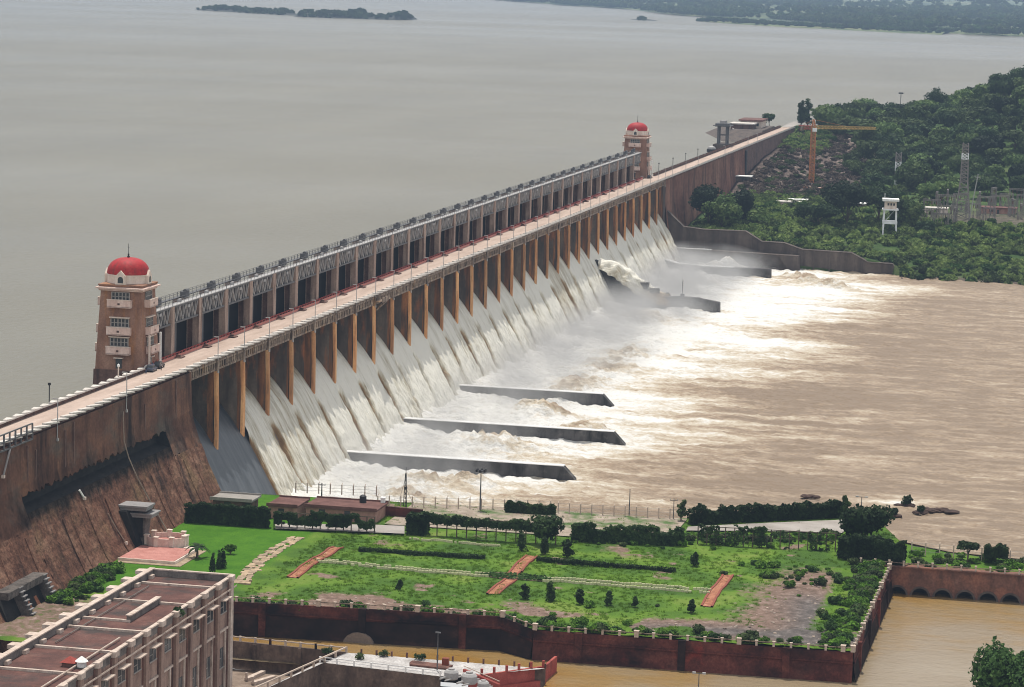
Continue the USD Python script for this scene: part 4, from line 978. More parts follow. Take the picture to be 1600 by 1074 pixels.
# pale kerb lines across the beds
for i, (a, b) in enumerate((((495, 878), (766, 899)), ((497, 881), (764, 903)), ((850, 905), (1112, 926)), ((848, 909), (1110, 930)), ((640, 842), (782, 855)))):
    t = thing('bed_edging', ('thin pale edging line, upper of the pair left of the garden crossing', 'thin pale edging line, lower of the pair left of the garden crossing', 'thin pale edging line, upper of the pair right of the garden crossing', 'thin pale edging line, lower of the pair right of the garden crossing', 'short pale edging line near the arbour at the back of the garden')[i], 'edging')
    A, B = onground(*a), onground(*b); n = 46; rs = np.random.default_rng(i + 60)
    m = MB()
    for k in range(n):
        if rs.random() < 0.08:
            continue
        p, q_ = A + (B - A) * k / n, A + (B - A) * (k + 0.86) / n
        z = max(gz(*p[:2]), gz(*q_[:2])) + 0.26
        m.beam((p[0], p[1], z - 0.2 + 0.06 * rs.random()), (q_[0], q_[1], z - 0.1), 0.34, 0.75)
    obj('kerb_blocks', m, M['kerb_pale'], t, kind='stuff')

# hedges, arbours and fences along the river side
def hedge(px0, px1, h, w, n, size, label, leaf='leaf_dark', z0=0.0, posts=0, gaps=0.0, seed=1, ragged=0.7, core=True, cat='hedge', name='hedge'):
    A, B = onground(*px0), onground(*px1); r = np.random.default_rng(seed); n = int(n * 1.35); size *= 0.85
    t = thing(name, label, cat)
    obj('foliage', leaf_slab(A, B, h, w, n, size, r, z0, ragged, gaps), M[leaf], t)
    if core:
        obj('stems', MB().beam(A + [0, 0, (h * 0.72 + z0) / 2], B + [0, 0, (h * 0.72 + z0) / 2], w * 0.5, h * 0.7 - z0), M['leaf_dark'], t)
    for k in range(posts):
        c = A + (B - A) * k / max(1, posts - 1)
        obj('post', MB().beam(c, c + [0, 0, h], 0.22), M['bark'], t)
    if posts:
        obj('rail', MB().beam(A + [0, 0, h * 0.97], B + [0, 0, h * 0.97], 0.16).beam(A + [0, 0, h * 0.55], B + [0, 0, h * 0.55], 0.1), M['bark'], t)
    return t


hedge((290, 816), (420, 825), 4.4, 1.3, 3600, 0.42, 'tall dark creeper hedge running from the dam wall behind the bright lawn', seed=2, ragged=0.35)
hedge((428, 826), (585, 834), 3.9, 1.1, 3000, 0.42, 'dark creeper hedge with ragged gaps at its foot in front of the pink buildings', seed=3, z0=1.2, gaps=0.40, posts=14, core=False, ragged=0.25)
hedge((637, 833), (868, 852), 4.6, 1.6, 3200, 0.45, 'arbour with a thick dark leafy roof on a row of slim posts', seed=4, z0=3.0, posts=16, core=False, ragged=0.3, name='arbour', cat='arbour')
hedge((637, 833), (668, 836), 4.4, 1.6, 900, 0.42, 'bushy leafy left end of the arbour reaching the ground', seed=5, ragged=0.5, name='creeper_bush', cat='bush')
hedge((893, 846), (1068, 853), 3.9, 1.4, 3800, 0.42, 'solid dark creeper hedge right of the arbour', seed=6, ragged=0.3, gaps=0.36)
hedge((790, 801), (868, 806), 2.6, 1.6, 900, 0.42, 'low dark hedge by the river seen above the arbour roof', seed=7)
hedge((1077, 820), (1318, 808), 3.4, 2.0, 4600, 0.42, 'long ragged dark green hedge along the river edge', seed=8, ragged=0.8)
hedge((1090, 850), (1305, 862), 4.2, 1.2, 2200, 0.4, 'open trellis fence hung with patches of creeper', seed=9, gaps=0.52, posts=16, core=False, ragged=0.4, name='trellis', cat='trellis')
hedge((1312, 872), (1412, 884), 5.2, 2.6, 4200, 0.42, 'thick dark creeper mass over the trellis beside the round tree', seed=10, ragged=0.4)
hedge((560, 862), (758, 875), 0.95, 0.8, 1500, 0.22, 'clipped low dark hedge left of the brick crossing', seed=11, ragged=0.2)
hedge((838, 878), (1056, 896), 0.95, 0.8, 1600, 0.22, 'clipped low dark hedge right of the brick crossing', seed=12, ragged=0.2)


def fence(px0, px1, n, h, label, wires=3):
    A, B = onground(*px0), onground(*px1)
    A[2] = B[2] = ZG
    t = thing('river_fence', label, 'fence')
    for k in range(n):
        c = A + (B - A) * k / (n - 1)
        obj('post', MB().beam(c, c + [0, 0, h], 0.24).beam(c + [0, 0, h], c + [-0.0, 0, h] + np.array([0.5, 0, 0.35]), 0.14), M['post_pale'], t)
    m = MB()
    for j in range(wires):
        z = h * (0.3 + 0.65 * j / max(1, wires - 1))
        m.beam(A + [0, 0, z], B + [0, 0, z], 0.05)
    obj('wires', m, M['steel_grey'], t)


fence((590, 792), (860, 800), 16, 2.6, 'pale post fence along the river behind the buildings and the arbour')
fence((872, 803), (1064, 813), 12, 2.6, 'pale post fence along the river right of the arbour')
fence((1424, 866), (1600, 882), 9, 2.8, 'slim post fence along the river above the arched wall')
fence((462, 770), (588, 776), 8, 2.4, 'pale post fence along the river behind the long pink building')

# bare walk between the hedges and the river fence
M['pale_earth'] = mat('pale_earth', [(0.3, (0.20, 0.155, 0.115)), (0.7, (0.36, 0.30, 0.24))], ns=0.3, detail=8, fine=0.3, rough=0.9, patch=((0.06, 0.11, 0.025), 0.52, 0.66, (0.15, 0.15, 0.15), 1.0))
yq = np.linspace(-53, -118, 40)
obj('footpath', MB().grid(np.stack([np.c_[np.interp(yq, [-118, -95, -53], [-13.5, -16.5, -17.5]), yq, 0 * yq + ZG + 0.2], np.c_[xr_of(yq) - 0.6, yq, 0 * yq + ZG + 0.2]], 1)[:, ::-1]), M['pale_earth'], kind='structure')
# concrete apron by the river edge hedge
M['apron'] = mat('apron', [(0.3, (0.22, 0.19, 0.165)), (0.7, (0.36, 0.33, 0.295))], scale=(0.3, 0.1, 1), ns=1, fine=0.2, rough=0.6)
pa = [at(*p, z=ZG + 0.35) for p in ((1072, 829), (1200, 830), (1318, 833), (1322, 812), (1200, 817), (1075, 823))]
obj('pavement', MB().add(pa, [[5, 0, 1, 4], [4, 1, 2, 3]]), M['apron'], kind='structure')
pa = [at(*p, z=ZG + 0.42) for p in ((430, 826), (585, 832), (632, 834), (632, 822), (585, 820), (430, 818))]
obj('pavement', MB().add(pa, [[5, 0, 1, 4], [4, 1, 2, 3]]), M['apron'], kind='structure')

# shrubs, palm, cypresses, the round tree
con = [(815, 863, 'conical dark shrub, leftmost of three behind the brick crossing'), (850, 868, 'conical dark shrub, middle of three behind the brick crossing'), (888, 872, 'broad conical dark shrub, rightmost of three behind the brick crossing'),
       (820, 936, 'small conical shrub nearest the lower brick path'), (860, 940, 'tallest conical shrub in the front row of the garden'), (905, 945, 'thin pale conical shrub in the front row of the garden'), (949, 946, 'short conical shrub at the right of the front row'),
       (992, 949, 'tiny conical shrub in the open grass of the front row'), (1080, 958, 'conical shrub close to the right brick path'), (624, 920, 'small round shrub in the rough grass left of the crossing'), (1085, 886, 'dark shrub behind the right end of the low hedge')]
for i, (px, py, lb) in enumerate(con):
    h = (4.6, 4.0, 4.2, 3.3, 4.3, 3.4, 3.2, 2.2, 2.9, 2.2, 3.2)[i]
    make_tree('conical_shrub', lb, 'tall', onground(px, py), h * 0.36, h, 0.4, M['leaf_dark'], 520, 0.24, 200 + i, cat='shrub')
for i, (px, py, h, lb) in enumerate(((332, 895, 4.6, 'leftmost of three slim dark cypresses on the lawn'), (342, 889, 4.4, 'middle of three slim dark cypresses on the lawn'), (348.5, 888, 4.6, 'rightmost of three slim dark cypresses on the lawn'))):
    make_tree('cypress', lb, 'column', onground(px, py), 0.75, h, 0.3, M['leaf_dark'], 480, 0.2, 230 + i)
t = thing('palm', 'young palm with arching fronds on the lawn beside the pink platform', 'palm', onground(308, 872))
obj('trunk', MB().tube([(0, 0, -0.2), (0.1, 0, 1.2), (0.15, 0.1, 2.4)], [0.32, 0.26, 0.2], 7), M['bark'], t)
r = np.random.default_rng(77)
for k in range(15):
    a = k * 2.4 + r.normal() * 0.2; el = 0.35 + 0.9 * r.random(); L = 2.6 + r.random() * 0.9
    u = np.linspace(0, 1, 7); rad = L * u * math.cos(el * 0.8); zz = 2.3 + L * (u * math.sin(el) - 0.75 * u ** 2.2)
    C = np.c_[rad * math.cos(a), rad * math.sin(a), zz]; sd = np.array([-math.sin(a), math.cos(a), 0]) * 0.42
    wq = np.sin(PI * np.clip(u * 0.9 + 0.08, 0, 1))[:, None]
    obj('frond', MB().grid(np.stack([C - sd * wq - [0, 0, 0.12], C, C + sd * wq - [0, 0, 0.12]], 1)), M['leaf_dark'], t)
make_tree('yellow_bush', 'small yellow green bush on the lawn behind the cypresses', 'round', onground(360, 866), 1.4, 2.4, 0.2, M['leaf_bright'], 500, 0.25, 241, cat='bush')
make_tree('round_tree', 'dense rounded dark green tree at the river end of the trellis', 'round', onground(1352, 850), 6.4, 9.5, 1.2, M['leaf_dark'], 5200, 0.42, 250)
make_tree('thin_tree', 'thin upright tree at the right end of the river edge hedge', 'tall', onground(1320, 812), 1.6, 6.0, 1.0, M['leaf_dark'], 700, 0.3, 251)
make_tree('thin_tree', 'slender small tree by the fence between the solid hedge and the river', 'tall', onground(1064, 815), 1.6, 5.4, 1.4, M['leaf_olive'], 420, 0.3, 252)
make_tree('clipped_tree', 'small clipped tree with a mushroom crown by the right fence', 'round', onground(1512, 876), 2.6, 4.6, 2.4, M['leaf_dark'], 900, 0.3, 253)
hedge((1538, 878), (1574, 881), 3.6, 2.2, 900, 0.35, 'square clipped dark bush by the right fence', z0=1.4, seed=14, posts=3, name='clipped_bush', cat='bush')
make_tree('dark_tree', 'dark bushy tree breaking the arbour roof at its right end', 'round', onground(852, 852), 4.2, 7.0, 0.6, M['leaf_dark'], 2200, 0.38, 254)
# near tree at the lower right corner
make_tree('corner_tree', 'large leafy tree top at the lower right corner above the canal', 'round', at(1600, 1085, z=-34.0) - [0, 0, 11.5], 10.5, 22.0, 5.0, M['leaf_mid'], 16000, 0.42, 260)

# unkempt bushes along the edges of the terrace and grass over all of it
r = np.random.default_rng(99)
def instancer(name, protos, P, rz, sc, idx, kind='stuff', label=None, cat=None):
    pi = UsdGeom.PointInstancer.Define(stage, path_for(name))
    paths = []
    for i, (nm, mesh, mt) in enumerate(protos):
        pm = usdkit.mesh(stage, f'{pi.GetPath()}/{nm}' + (f'_{i:03d}' if i else ''), mesh, mt); paths.append(pm.GetPath())
    pi.CreatePrototypesRel().SetTargets(paths)
    pi.CreatePositionsAttr(Vt.Vec3fArray.FromNumpy(np.asarray(P, np.float32)))
    qq = np.zeros((len(P), 4)); qq[:, 0] = np.cos(rz / 2); qq[:, 3] = np.sin(rz / 2)
    pi.CreateOrientationsAttr([Gf.Quath(float(a[0]), 0.0, 0.0, float(a[3])) for a in qq])
    pi.CreateScalesAttr(Vt.Vec3fArray.FromNumpy(np.repeat(np.asarray(sc, np.float32)[:, None], 3, 1) if np.ndim(sc) == 1 else np.asarray(sc, np.float32)))
    pi.CreateProtoIndicesAttr(Vt.IntArray.FromNumpy(np.asarray(idx, np.int32)))
    return tag(pi, label, cat, None, kind)


def tuft(seed, n=24, h=0.32, spread=0.55):
    r = np.random.default_rng(seed); v, f = [], []
    for k in range(n):
        a = r.random() * 2 * PI; p = r.normal(0, spread * 0.5, 2); hh = h * (0.5 + r.random()); w = 0.09
        o = np.array([math.cos(a), math.sin(a)]); l = r.normal(0, 0.25, 2)
        v += [(*(p - o * w), -0.1), (*(p + o * w), -0.1), (*(p + l * hh), hh)]; f.append([3 * k, 3 * k + 1, 3 * k + 2])
    return np.array(v), np.array(f)


n = 12000
yy = -44 - 124 * r.random(n); xx = xf_of(yy) + 0.4 + (xr_of(yy) - xf_of(yy) - 0.8) * r.random(n)
d = gq(_gd, xx, yy); keep = r.random(n) > d * 1.05
dens = fbm(np.c_[xx * 0.06, yy * 0.06, 0 * xx], 4, 301)
keep &= r.random(n) < sstep(0.30, 0.55, dens) + 0.25
xx, yy = xx[keep], yy[keep]
instancer('grass', [('tuft', tuft(s), M['grass_blade']) for s in (1, 2, 3)], np.c_[xx, yy, gq(_gz, xx, yy)], r.random(len(xx)) * 6.28, 0.45 + 0.8 * r.random(len(xx)) ** 2, r.integers(0, 3, len(xx)), label='unkempt tufted grass over the garden terrace', cat='grass')


def shrub_mesh(seed, n=260, R=1.0, H=1.1, size=0.2):
    r = np.random.default_rng(seed)
    lb = [(0.45 * R * math.cos(a), 0.45 * R * math.sin(a), H * (0.35 + 0.3 * r.random()), R * (0.4 + 0.25 * r.random()), H * 0.4) for a in r.random(5) * 2 * PI]
    return crown(r, lb, n, size, up=0.5)


pts = []
def edge_pts(fx, n):
    for _ in range(n):
        pts.append(fx())
edge_pts(lambda: ((lambda y: (xf_of(y) + 1.0 + abs(r.normal(0, 1.4)), y))(-44 - 124 * r.random())), 130)          # behind the front wall
edge_pts(lambda: ((lambda x: (x, -168.0 + 1.2 + abs(r.normal(0, 2.6))))(-104 + 80 * r.random())), 260)                # right wall
edge_pts(lambda: ((lambda y: (xr_of(y) - 30 + r.normal(0, 4), y))(-95 - 65 * r.random())), 130)                      # foot of hedges
edge_pts(lambda: (-40 + r.normal(0, 8), -150 + r.normal(0, 8)), 40)
edge_pts(lambda: (-100 + r.normal(0, 12), -75 - 80 * r.random()), 20)
edge_pts(lambda: ((lambda x: (x, slope_y(-30) - 1.2 - abs(r.normal(0, 2.4))))(-118 + 34 * r.random())), 120)            # along the dam's foot
edge_pts(lambda: (-14 + r.normal(0, 8), -172 - 30 * r.random()), 80)
pts = np.array(pts); ok = (pts[:, 0] > np.where(pts[:, 1] < -167.5, -21.5, xf_of(pts[:, 1]) + 0.6)) & (pts[:, 0] < xr_of(pts[:, 1]) - 1)
pts = pts[ok]; zz = np.where(pts[:, 1] > -168, gq(_gz, pts[:, 0], pts[:, 1]), ZG - 0.3)
instancer('ground_cover', [('shrub', shrub_mesh(s), M[k]) for s, k in ((1, 'leaf_mid'), (2, 'leaf_bright'), (3, 'leaf_bright'), (4, 'leaf_olive'))], np.c_[pts, zz - 0.1], r.random(len(pts)) * 6.28, 0.5 + 1.1 * r.random(len(pts)) ** 1.5, r.integers(0, 4, len(pts)), label='low wild bushes along the edges of the garden terrace', cat='bushes')
# rubble: the larger stones
M['rubble'] = mat('rubble', [(0.3, (0.15, 0.11, 0.09)), (0.7, (0.42, 0.36, 0.32))], ns=0.6, fine=0.3, rough=0.95, rnd=0.35)
def rock(seed, n=1):
    m = trimesh.creation.icosphere(subdivisions=n, radius=1.0); v = np.array(m.vertices)
    v *= (0.45 + 1.1 * fbm(v * 1.3 + seed * 9.1, 4, seed))[:, None]; v[:, 2] *= 0.7
    return v, np.array(m.faces)
n = 900
yy = -60 - 107 * r.random(n); xx = xf_of(yy) + 1.5 + 55 * r.random(n)
d = gq(_gd, xx, yy); keep = r.random(n) < d ** 1.5; xx, yy = xx[keep], yy[keep]
instancer('rubble', [('stone', rock(s), M['rubble']) for s in (1, 2, 3)], np.c_[xx, yy, gq(_gz, xx, yy)], r.random(len(xx)) * 6.28, 0.10 + 0.35 * r.random(len(xx)) ** 3, r.integers(0, 3, len(xx)), label='loose stones scattered over the bare earth of the terrace', cat='rubble')
for i, (px, py, s) in enumerate(((1265, 776, 3.4), (1416, 790, 3.2), (1438, 801, 2.2), (1466, 798, 5.0), (1396, 806, 2.4))):
    p = at(px, py, z=-39.2); mm = MB(); rk = np.random.default_rng(70 + i)
    for k in range(9):
        v, f = rock(20 + 11 * i + k, 2); c_ = rk.uniform(-0.75, 0.75); mm.add(v * [0.3 * s, (0.22 + 0.25 * rk.random()) * s, (0.16 + 0.22 * rk.random()) * s * (1 - 0.5 * abs(c_))] + [rk.normal() * 0.15 * s, c_ * s, 0.0], f)
    v, f = mm.arrays()
    lb = ('flat dark rock alone in the river left of the round tree', 'dark rock with a bush on it in the brown river', 'small rock left of the long rock in the river', 'long low dark rock breaking the river into foam', 'small rock nearest the bank behind the round tree')[i]
    t = thing('river_rock', lb, 'rock', p)
    obj('stone', (v, f), M['masonry_dark'], t)
    if i in (1, 2, 4):
        rr_ = np.random.default_rng(i); obj('bush', crown(rr_, [(0, 0, s * 0.35, s * 0.35, s * 0.4), (0.3, -s * 0.2, s * 0.5, s * 0.25, s * 0.3)], 300, 0.35), M['leaf_dark'], t)

# masts and poles by the river
def mast(px, py, h, label, kind, r0=0.16):
    p = onground(px, py); p[2] = ZG
    t = thing('mast' if kind != 'lattice' else 'lattice_mast', label, 'mast' if kind == 'lattice' else 'light mast' if kind in ('ring', 'double') else 'pole', p)
    if kind == 'lattice':
        m = MB()
        for a in range(3):
            c, s = math.cos(a * 2.094), math.sin(a * 2.094); m.beam((0.5 * c, 0.5 * s, 0), (0.12 * c, 0.12 * s, h), 0.12)
            for k in range(8):
                z0, z1 = h * k / 8, h * (k + 1) / 8; f0, f1 = 0.5 - 0.38 * k / 8, 0.5 - 0.38 * (k + 1) / 8; c2, s2 = math.cos((a + 1) * 2.094), math.sin((a + 1) * 2.094)
                m.beam((f0 * c, f0 * s, z0), (f1 * c2, f1 * s2, z1), 0.07)
        obj('lattice', m, M['steel_dark'], t); obj('aerial', MB().beam((0, 0, h), (0, 0, h + 1.5), 0.1).box((-0.3, -0.3, h * 0.55), (0.3, 0.3, h * 0.62)), M['steel_dark'], t)
        obj('stay', MB().beam((0, -2.6, 0), (0, 0, h * 0.6), 0.06).beam((0, 2.0, 0), (0, 0, h * 0.9), 0.06), M['steel_mid'], t)
        return
    obj('pole', MB().tube([(0, 0, 0), (0, 0, h * 0.5), (0, 0, h)], [r0 * 1.2, r0, r0 * 0.7], 7), M['steel_mid'], t)
    if kind == 'ring':
        obj('lamp_ring', MB().lathe((0, 0, h - 0.25), [(0.3, 0), (1.1, 0.1), (1.1, 0.25), (0.2, 0.3)], 10), M['steel_dark'], t)
        for a in range(6):
            c, s = math.cos(a * PI / 3), math.sin(a * PI / 3)
            obj('floodlight', MB().box((1.1 * c - 0.22, 1.1 * s - 0.22, h - 0.35), (1.1 * c + 0.22, 1.1 * s + 0.22, h + 0.25)), M['steel_dark'], t)
    elif kind == 'double':
        obj('arm', MB().beam((0, -1.1, h), (0, 1.1, h), 0.1), M['steel_mid'], t)
        for y in (-1.1, 1.1):
            obj('lamp', MB().box((-0.2, y - 0.35, h - 0.05), (0.2, y + 0.35, h + 0.2)), M['steel_pale'], t)
    elif kind == 'cross':
        obj('crossarm', MB().beam((0, -0.9, h - 0.5), (0, 0.9, h - 0.5), 0.12), M['steel_dark'], t)
        for y in (-0.8, 0, 0.8):
            obj('insulator', MB().tube([(0, y, h - 0.45), (0, y, h - 0.1)], 0.08, 6), M['steel_pale'], t)


mast(750, 798, 9.6, 'tall slim floodlight mast with a ring of dark lamps above the arbour', 'ring')
mast(633, 795, 8.4, 'lattice radio mast with stays standing by the foaming pool', 'lattice')
mast(502.5, 778, 3.6, 'short utility pole with a crossarm behind the long pink building', 'cross')
mast(983, 806, 6.4, 'plain slim pole on the river side fence right of the arbour', 'plain', 0.12)
mast(1052, 812, 5.0, 'slim pole with a crossarm near the slender tree', 'cross', 0.1)
mast(1345, 812, 5.4, 'double armed lamp post above the round tree', 'double', 0.12)
mast(1198, 855, 3.0, 'short post among the trellis creepers', 'plain', 0.12)
t = thing('white_pillar', 'white painted gate pillar standing alone beside the long pink building', 'pillar', onground(598, 806))
obj('shaft', MB().box((-0.45, -0.45, 0), (0.45, 0.45, 4.2)), M['white'], t); obj('cap', MB().box((-0.6, -0.6, 4.2), (0.6, 0.6, 4.5)), M['white'], t)

# small buildings behind the hedges
M['pink_wall'] = mat('pink_wall', [(0.3, (0.30, 0.155, 0.12)), (0.7, (0.42, 0.25, 0.20))], ns=0.5, fine=0.15, rough=0.9, drip=((0.18, 0.10, 0.08), 0.55, 0.75, (0.6, 0.6, 0.15)))
M['roof_red'] = mat('roof_red', [(0.3, (0.085, 0.038, 0.032)), (0.7, (0.17, 0.085, 0.07))], ns=0.4, fine=0.25, rough=0.95)
def house(x0, x1, y0, y1, zr, label, wall, roof, over=0.6, th=0.4, openings=()):
    t = thing('riverside_building', label, 'building')
    obj('wall', MB().box((x0, y0, ZG - 0.3), (x1, y1, zr)), wall, t)
    rf = obj('roof', MB().box((x0 - over, y0 - over, zr), (x1 + over, y1 + over, zr + th)), roof, t)
    obj('roof_edge', MB().box((x0 - over, y0 - over, zr + th), (x0 - over + 0.3, y1 + over, zr + th + 0.35)), roof, rf)
    obj('roof_edge', MB().box((x1 + over - 0.3, y0 - over, zr + th), (x1 + over, y1 + over, zr + th + 0.35)), roof, rf)
    for y, w, kind in openings:
        obj(kind, MB().box((x0 - 0.06, y - w / 2, ZG + (0 if kind == 'door' else 1.1)), (x0 + 0.1, y + w / 2, ZG + 2.4)), M['glass_dark'], t)
    return t


M['ph_grey_roof'] = flat('grey_roof', (0.26, 0.24, 0.215), fine=0.25)
house(-15.5, -9, -20.4, -11.5, -27.3, 'low building with a pale grey flat roof at the foot of the dam', M['parapet_brown'], M['ph_grey_roof'], openings=((-20, 1.2, 'door'), (-15, 1.6, 'window')))
house(-19, -9, -32.6, -25.8, -27.2, 'small pink building with a dark red flat roof between two others', M['pink_wall'], M['roof_red'], 0.3, openings=((-29, 1.4, 'window'),))
house(-16.5, -6.5, -50.6, -34.2, -27.3, 'long low pink building with a broad dark red roof behind the creeper hedge', M['pink_wall'], M['roof_red'], 0.4, openings=((-38, 1.4, 'window'), (-44, 1.4, 'window')))
obj('roof_tank', MB().lathe((-8.5, -45.5, -26.9), [(0.8, 0), (0.8, 1.5), (0.3, 1.8), (0.01, 1.82)], 10), M['steel_dark']); tag(stage.GetPrimAtPath('/World/roof_tank'), 'black water tank on the long dark red roof', 'water tank')
t = thing('brown_wall', 'low brown garden wall between the long building and the arbour', 'wall')
a, b = onground(600, 806), onground(660, 812); obj('masonry', MB().beam(a + [0, 0, 1.1], b + [0, 0, 1.1], 0.5, 2.4), M['red_brick'], t); obj('coping', MB().beam(a + [0, 0, 2.38], b + [0, 0, 2.38], 0.7, 0.16), M['parapet_brown'], t)
# ---------------------------------------------------------------- powerhouse at the lower left
M['ph_wall'] = mat('ph_wall', [(0.3, (0.20, 0.125, 0.095)), (0.7, (0.34, 0.235, 0.185))], scale=(1, 1, 0.4), ns=0.4, detail=8, fine=0.2, fine_scale=2, rough=0.92, drip=((0.10, 0.058, 0.045), 0.52, 0.70, (0.5, 0.5, 0.07)))
M['ph_trim'] = mat('ph_trim', [(0.3, (0.40, 0.31, 0.25)), (0.7, (0.56, 0.47, 0.40))], ns=0.6, fine=0.25, fine_scale=2, rough=0.9, drip=((0.16, 0.11, 0.09), 0.56, 0.72, (0.5, 0.5, 0.2)))
M['ph_brown'] = mat('ph_brown', [(0.3, (0.10, 0.045, 0.034)), (0.7, (0.19, 0.095, 0.07))], ns=0.5, fine=0.25, rough=0.92, drip=((0.05, 0.026, 0.02), 0.5, 0.7, (0.5, 0.5, 0.1)))
M['ph_roof'] = mat('ph_roof', [(0.3, (0.055, 0.026, 0.021)), (0.5, (0.105, 0.046, 0.036)), (0.7, (0.150, 0.078, 0.062))], ns=0.18, detail=9, fine=0.25, fine_scale=1.5, rough=0.95, patch=((0.045, 0.034, 0.030), 0.48, 0.62, (0.16, 0.10, 0.1), 1.0))
M['ph_grey'] = mat('ph_grey', [(0.3, (0.11, 0.095, 0.085)), (0.7, (0.20, 0.175, 0.155))], ns=0.5, fine=0.25, rough=0.92, drip=((0.055, 0.045, 0.04), 0.5, 0.7, (0.4, 0.4, 0.2)))
ph = thing('powerhouse', 'long brown powerhouse with a walled flat roof at the lower left corner', 'powerhouse')
PX0, PX1, PY0, PY1, PZ = -268.0, -150.0, -59.2, -43.2, -14.6
obj('wall', MB().box((PX0, PY0, -39), (PX1, PY1, -16.0)), M['ph_wall'], ph)
roof = obj('roof', MB().box((PX0 + 0.5, PY0 + 0.5, -16.0), (PX1 - 0.5, PY1 - 0.5, -15.75)), M['ph_roof'], ph)
for x in (-157.3, -172.0, -187.0, -194.0, -209.0, -224.5, -239):
    short = x == -187.0
    obj('roof_beam', MB().box((x - 0.28, PY0 + 0.52 + (6.0 if short else 0), -15.75), (x + 0.28, PY1 - 0.9, -15.35)), M['ph_trim'], roof)
obj('roof_duct', MB().box((-187, -52.7, -15.75), (-171.7, -52.0, -14.7)), M['ph_grey'], roof)
obj('duct_cap', MB().box((-187.2, -52.85, -14.7), (-171.5, -51.85, -14.5)), M['ph_trim'], roof)
obj('parapet', MB().box((PX0, PY0, -16.0), (PX1, PY0 + 0.45, PZ)).box((PX0, PY1 - 0.8, -16.0), (PX1, PY1, PZ + 0.1)).box((PX1 - 0.45, PY0 + 0.45, -16.0), (PX1, PY1 - 0.8, PZ)), M['ph_grey'], ph)
obj('coping', MB().box((PX0, PY0 - 0.2, PZ), (PX1 + 0.2, PY0 + 0.5, PZ + 0.22)), M['ph_trim'], ph)
obj('coping', MB().box((PX0, PY1 - 0.95, PZ + 0.1), (PX1 + 0.2, PY1 + 0.1, PZ + 0.3)), M['ph_trim'], ph)
obj('coping', MB().box((PX1 - 0.5, PY0 + 0.52, PZ), (PX1 + 0.2, PY1 - 0.97, PZ + 0.22)), M['ph_trim'], ph)
rs = np.random.default_rng(3)
for i in range(15):
    x = -152.2 - 7.65 * i
    pl = obj('pilaster', MB().box((x - 0.75, PY0 - 0.55, -39), (x + 0.75, PY0 + 0.02, PZ - 0.5)), M['ph_wall'] if i else M['ph_trim'], ph)
    obj('recess', MB().box((x - 1.35, PY0 - 0.12, -39), (x - 0.76, PY0 - 0.02, PZ - 0.6)), M['ph_brown'], pl)
    obj('cap', MB().box((x - 0.95, PY0 - 0.75, PZ - 0.5), (x + 0.95, PY0 + 0.3, PZ + 0.42)), M['ph_trim'], pl)
    obj('outer_cap', MB().box((x - 1.1, PY1 + 0.12, PZ - 0.4), (x + 1.1, PY1 + 1.7, PZ + 0.25)), M['ph_trim'], pl)
    xa, xb = x - 6.9, x - 1.45
    for z0, z1, w, nm in ((-20.2, -18.0, 1.7, 'window'), (-30.2, -26.6, 1.5, 'window'), (-36.5, -33.5, 1.5, 'window')):
        c = (xa + xb) / 2 + (0.4 if z0 > -22 else -0.6)
        w_ = obj('window', MB().box((c - w, PY0 - 0.05, z0), (c + w, PY0 + 0.2, z1)), M['glass_dark'], ph)
        obj('frame', MB().box((c - 0.08, PY0 - 0.12, z0), (c + 0.08, PY0 - 0.055, z1)).box((c - w, PY0 - 0.12, (z0 + z1) / 2 - 0.07), (c - 0.08, PY0 - 0.055, (z0 + z1) / 2 + 0.07)).box((c - w - 0.15, PY0 - 0.2, z0 - 0.2), (c + w + 0.15, PY0 - 0.02, z0)), M['frame_grey'], w_)
        if z0 > -22:
            obj('awning', MB().box((c - w - 0.3, PY0 - 1.15, z1 + 0.25), (c + w + 0.3, PY0 - 0.02, z1 + 0.45)), M['ph_trim'], w_)
    obj('ledge', MB().box((xa - 0.0, PY0 - 0.3, -23.6), (xb + 0.05, PY0 - 0.02, -23.2)), M['ph_trim'], ph)
    obj('mullion', MB().box((xa + 3.9, PY0 - 0.3, -39), (xa + 4.3, PY0 - 0.02, -23.61)), M['ph_trim'], ph)
    if i < 10:
        obj('inner_post', MB().box((x - 1.0, PY1 - 1.5, -15.75), (x + 0.6, PY1 - 0.82, -15.1)), M['ph_trim'], ph)
obj('roof_pipe', MB().tube([(-262, -55.5, -15.3), (-200, -55.5, -15.3)], 0.14, 6), M['ph_trim'], roof)
obj('roof_pipe', MB().tube([(-206, -46.5, -15.45), (-160, -46.5, -15.45)], 0.10, 6), M['ph_grey'], roof)
obj('string_course', MB().box((PX0, PY0 - 0.62, -16.6), (PX1 + 0.1, PY0 - 0.56, -16.3)), M['ph_trim'], ph)
t = thing('roof_vent', 'small white capped vent on the powerhouse roof', 'vent', (-219.6, -56.2, -15.75))
obj('body', MB().lathe((0, 0, 0), [(0.8, 0), (0.8, 1.0), (1.1, 1.05), (0.05, 1.9)], 8), M['white'], t); obj('base', MB().box((-1.0, -1.0, -0.0), (1.0, 1.0, 0.15)), M['ph_grey'], t)
t = thing('roof_shed', 'little red hipped shed on the powerhouse roof', 'shed', (-219.0, -54.0, -15.75))
obj('wall', MB().box((-1.0, -1.0, 0), (1.0, 1.0, 0.7)), M['ph_brown'], t)
obj('roof', MB().add([(-1.3, -1.3, 0.7), (1.3, -1.3, 0.7), (1.3, 1.3, 0.7), (-1.3, 1.3, 0.7), (0, 0, 1.6)], [[0, 1, 4, 4], [1, 2, 4, 4], [2, 3, 4, 4], [3, 0, 4, 4]]), M['red_wall'], t)
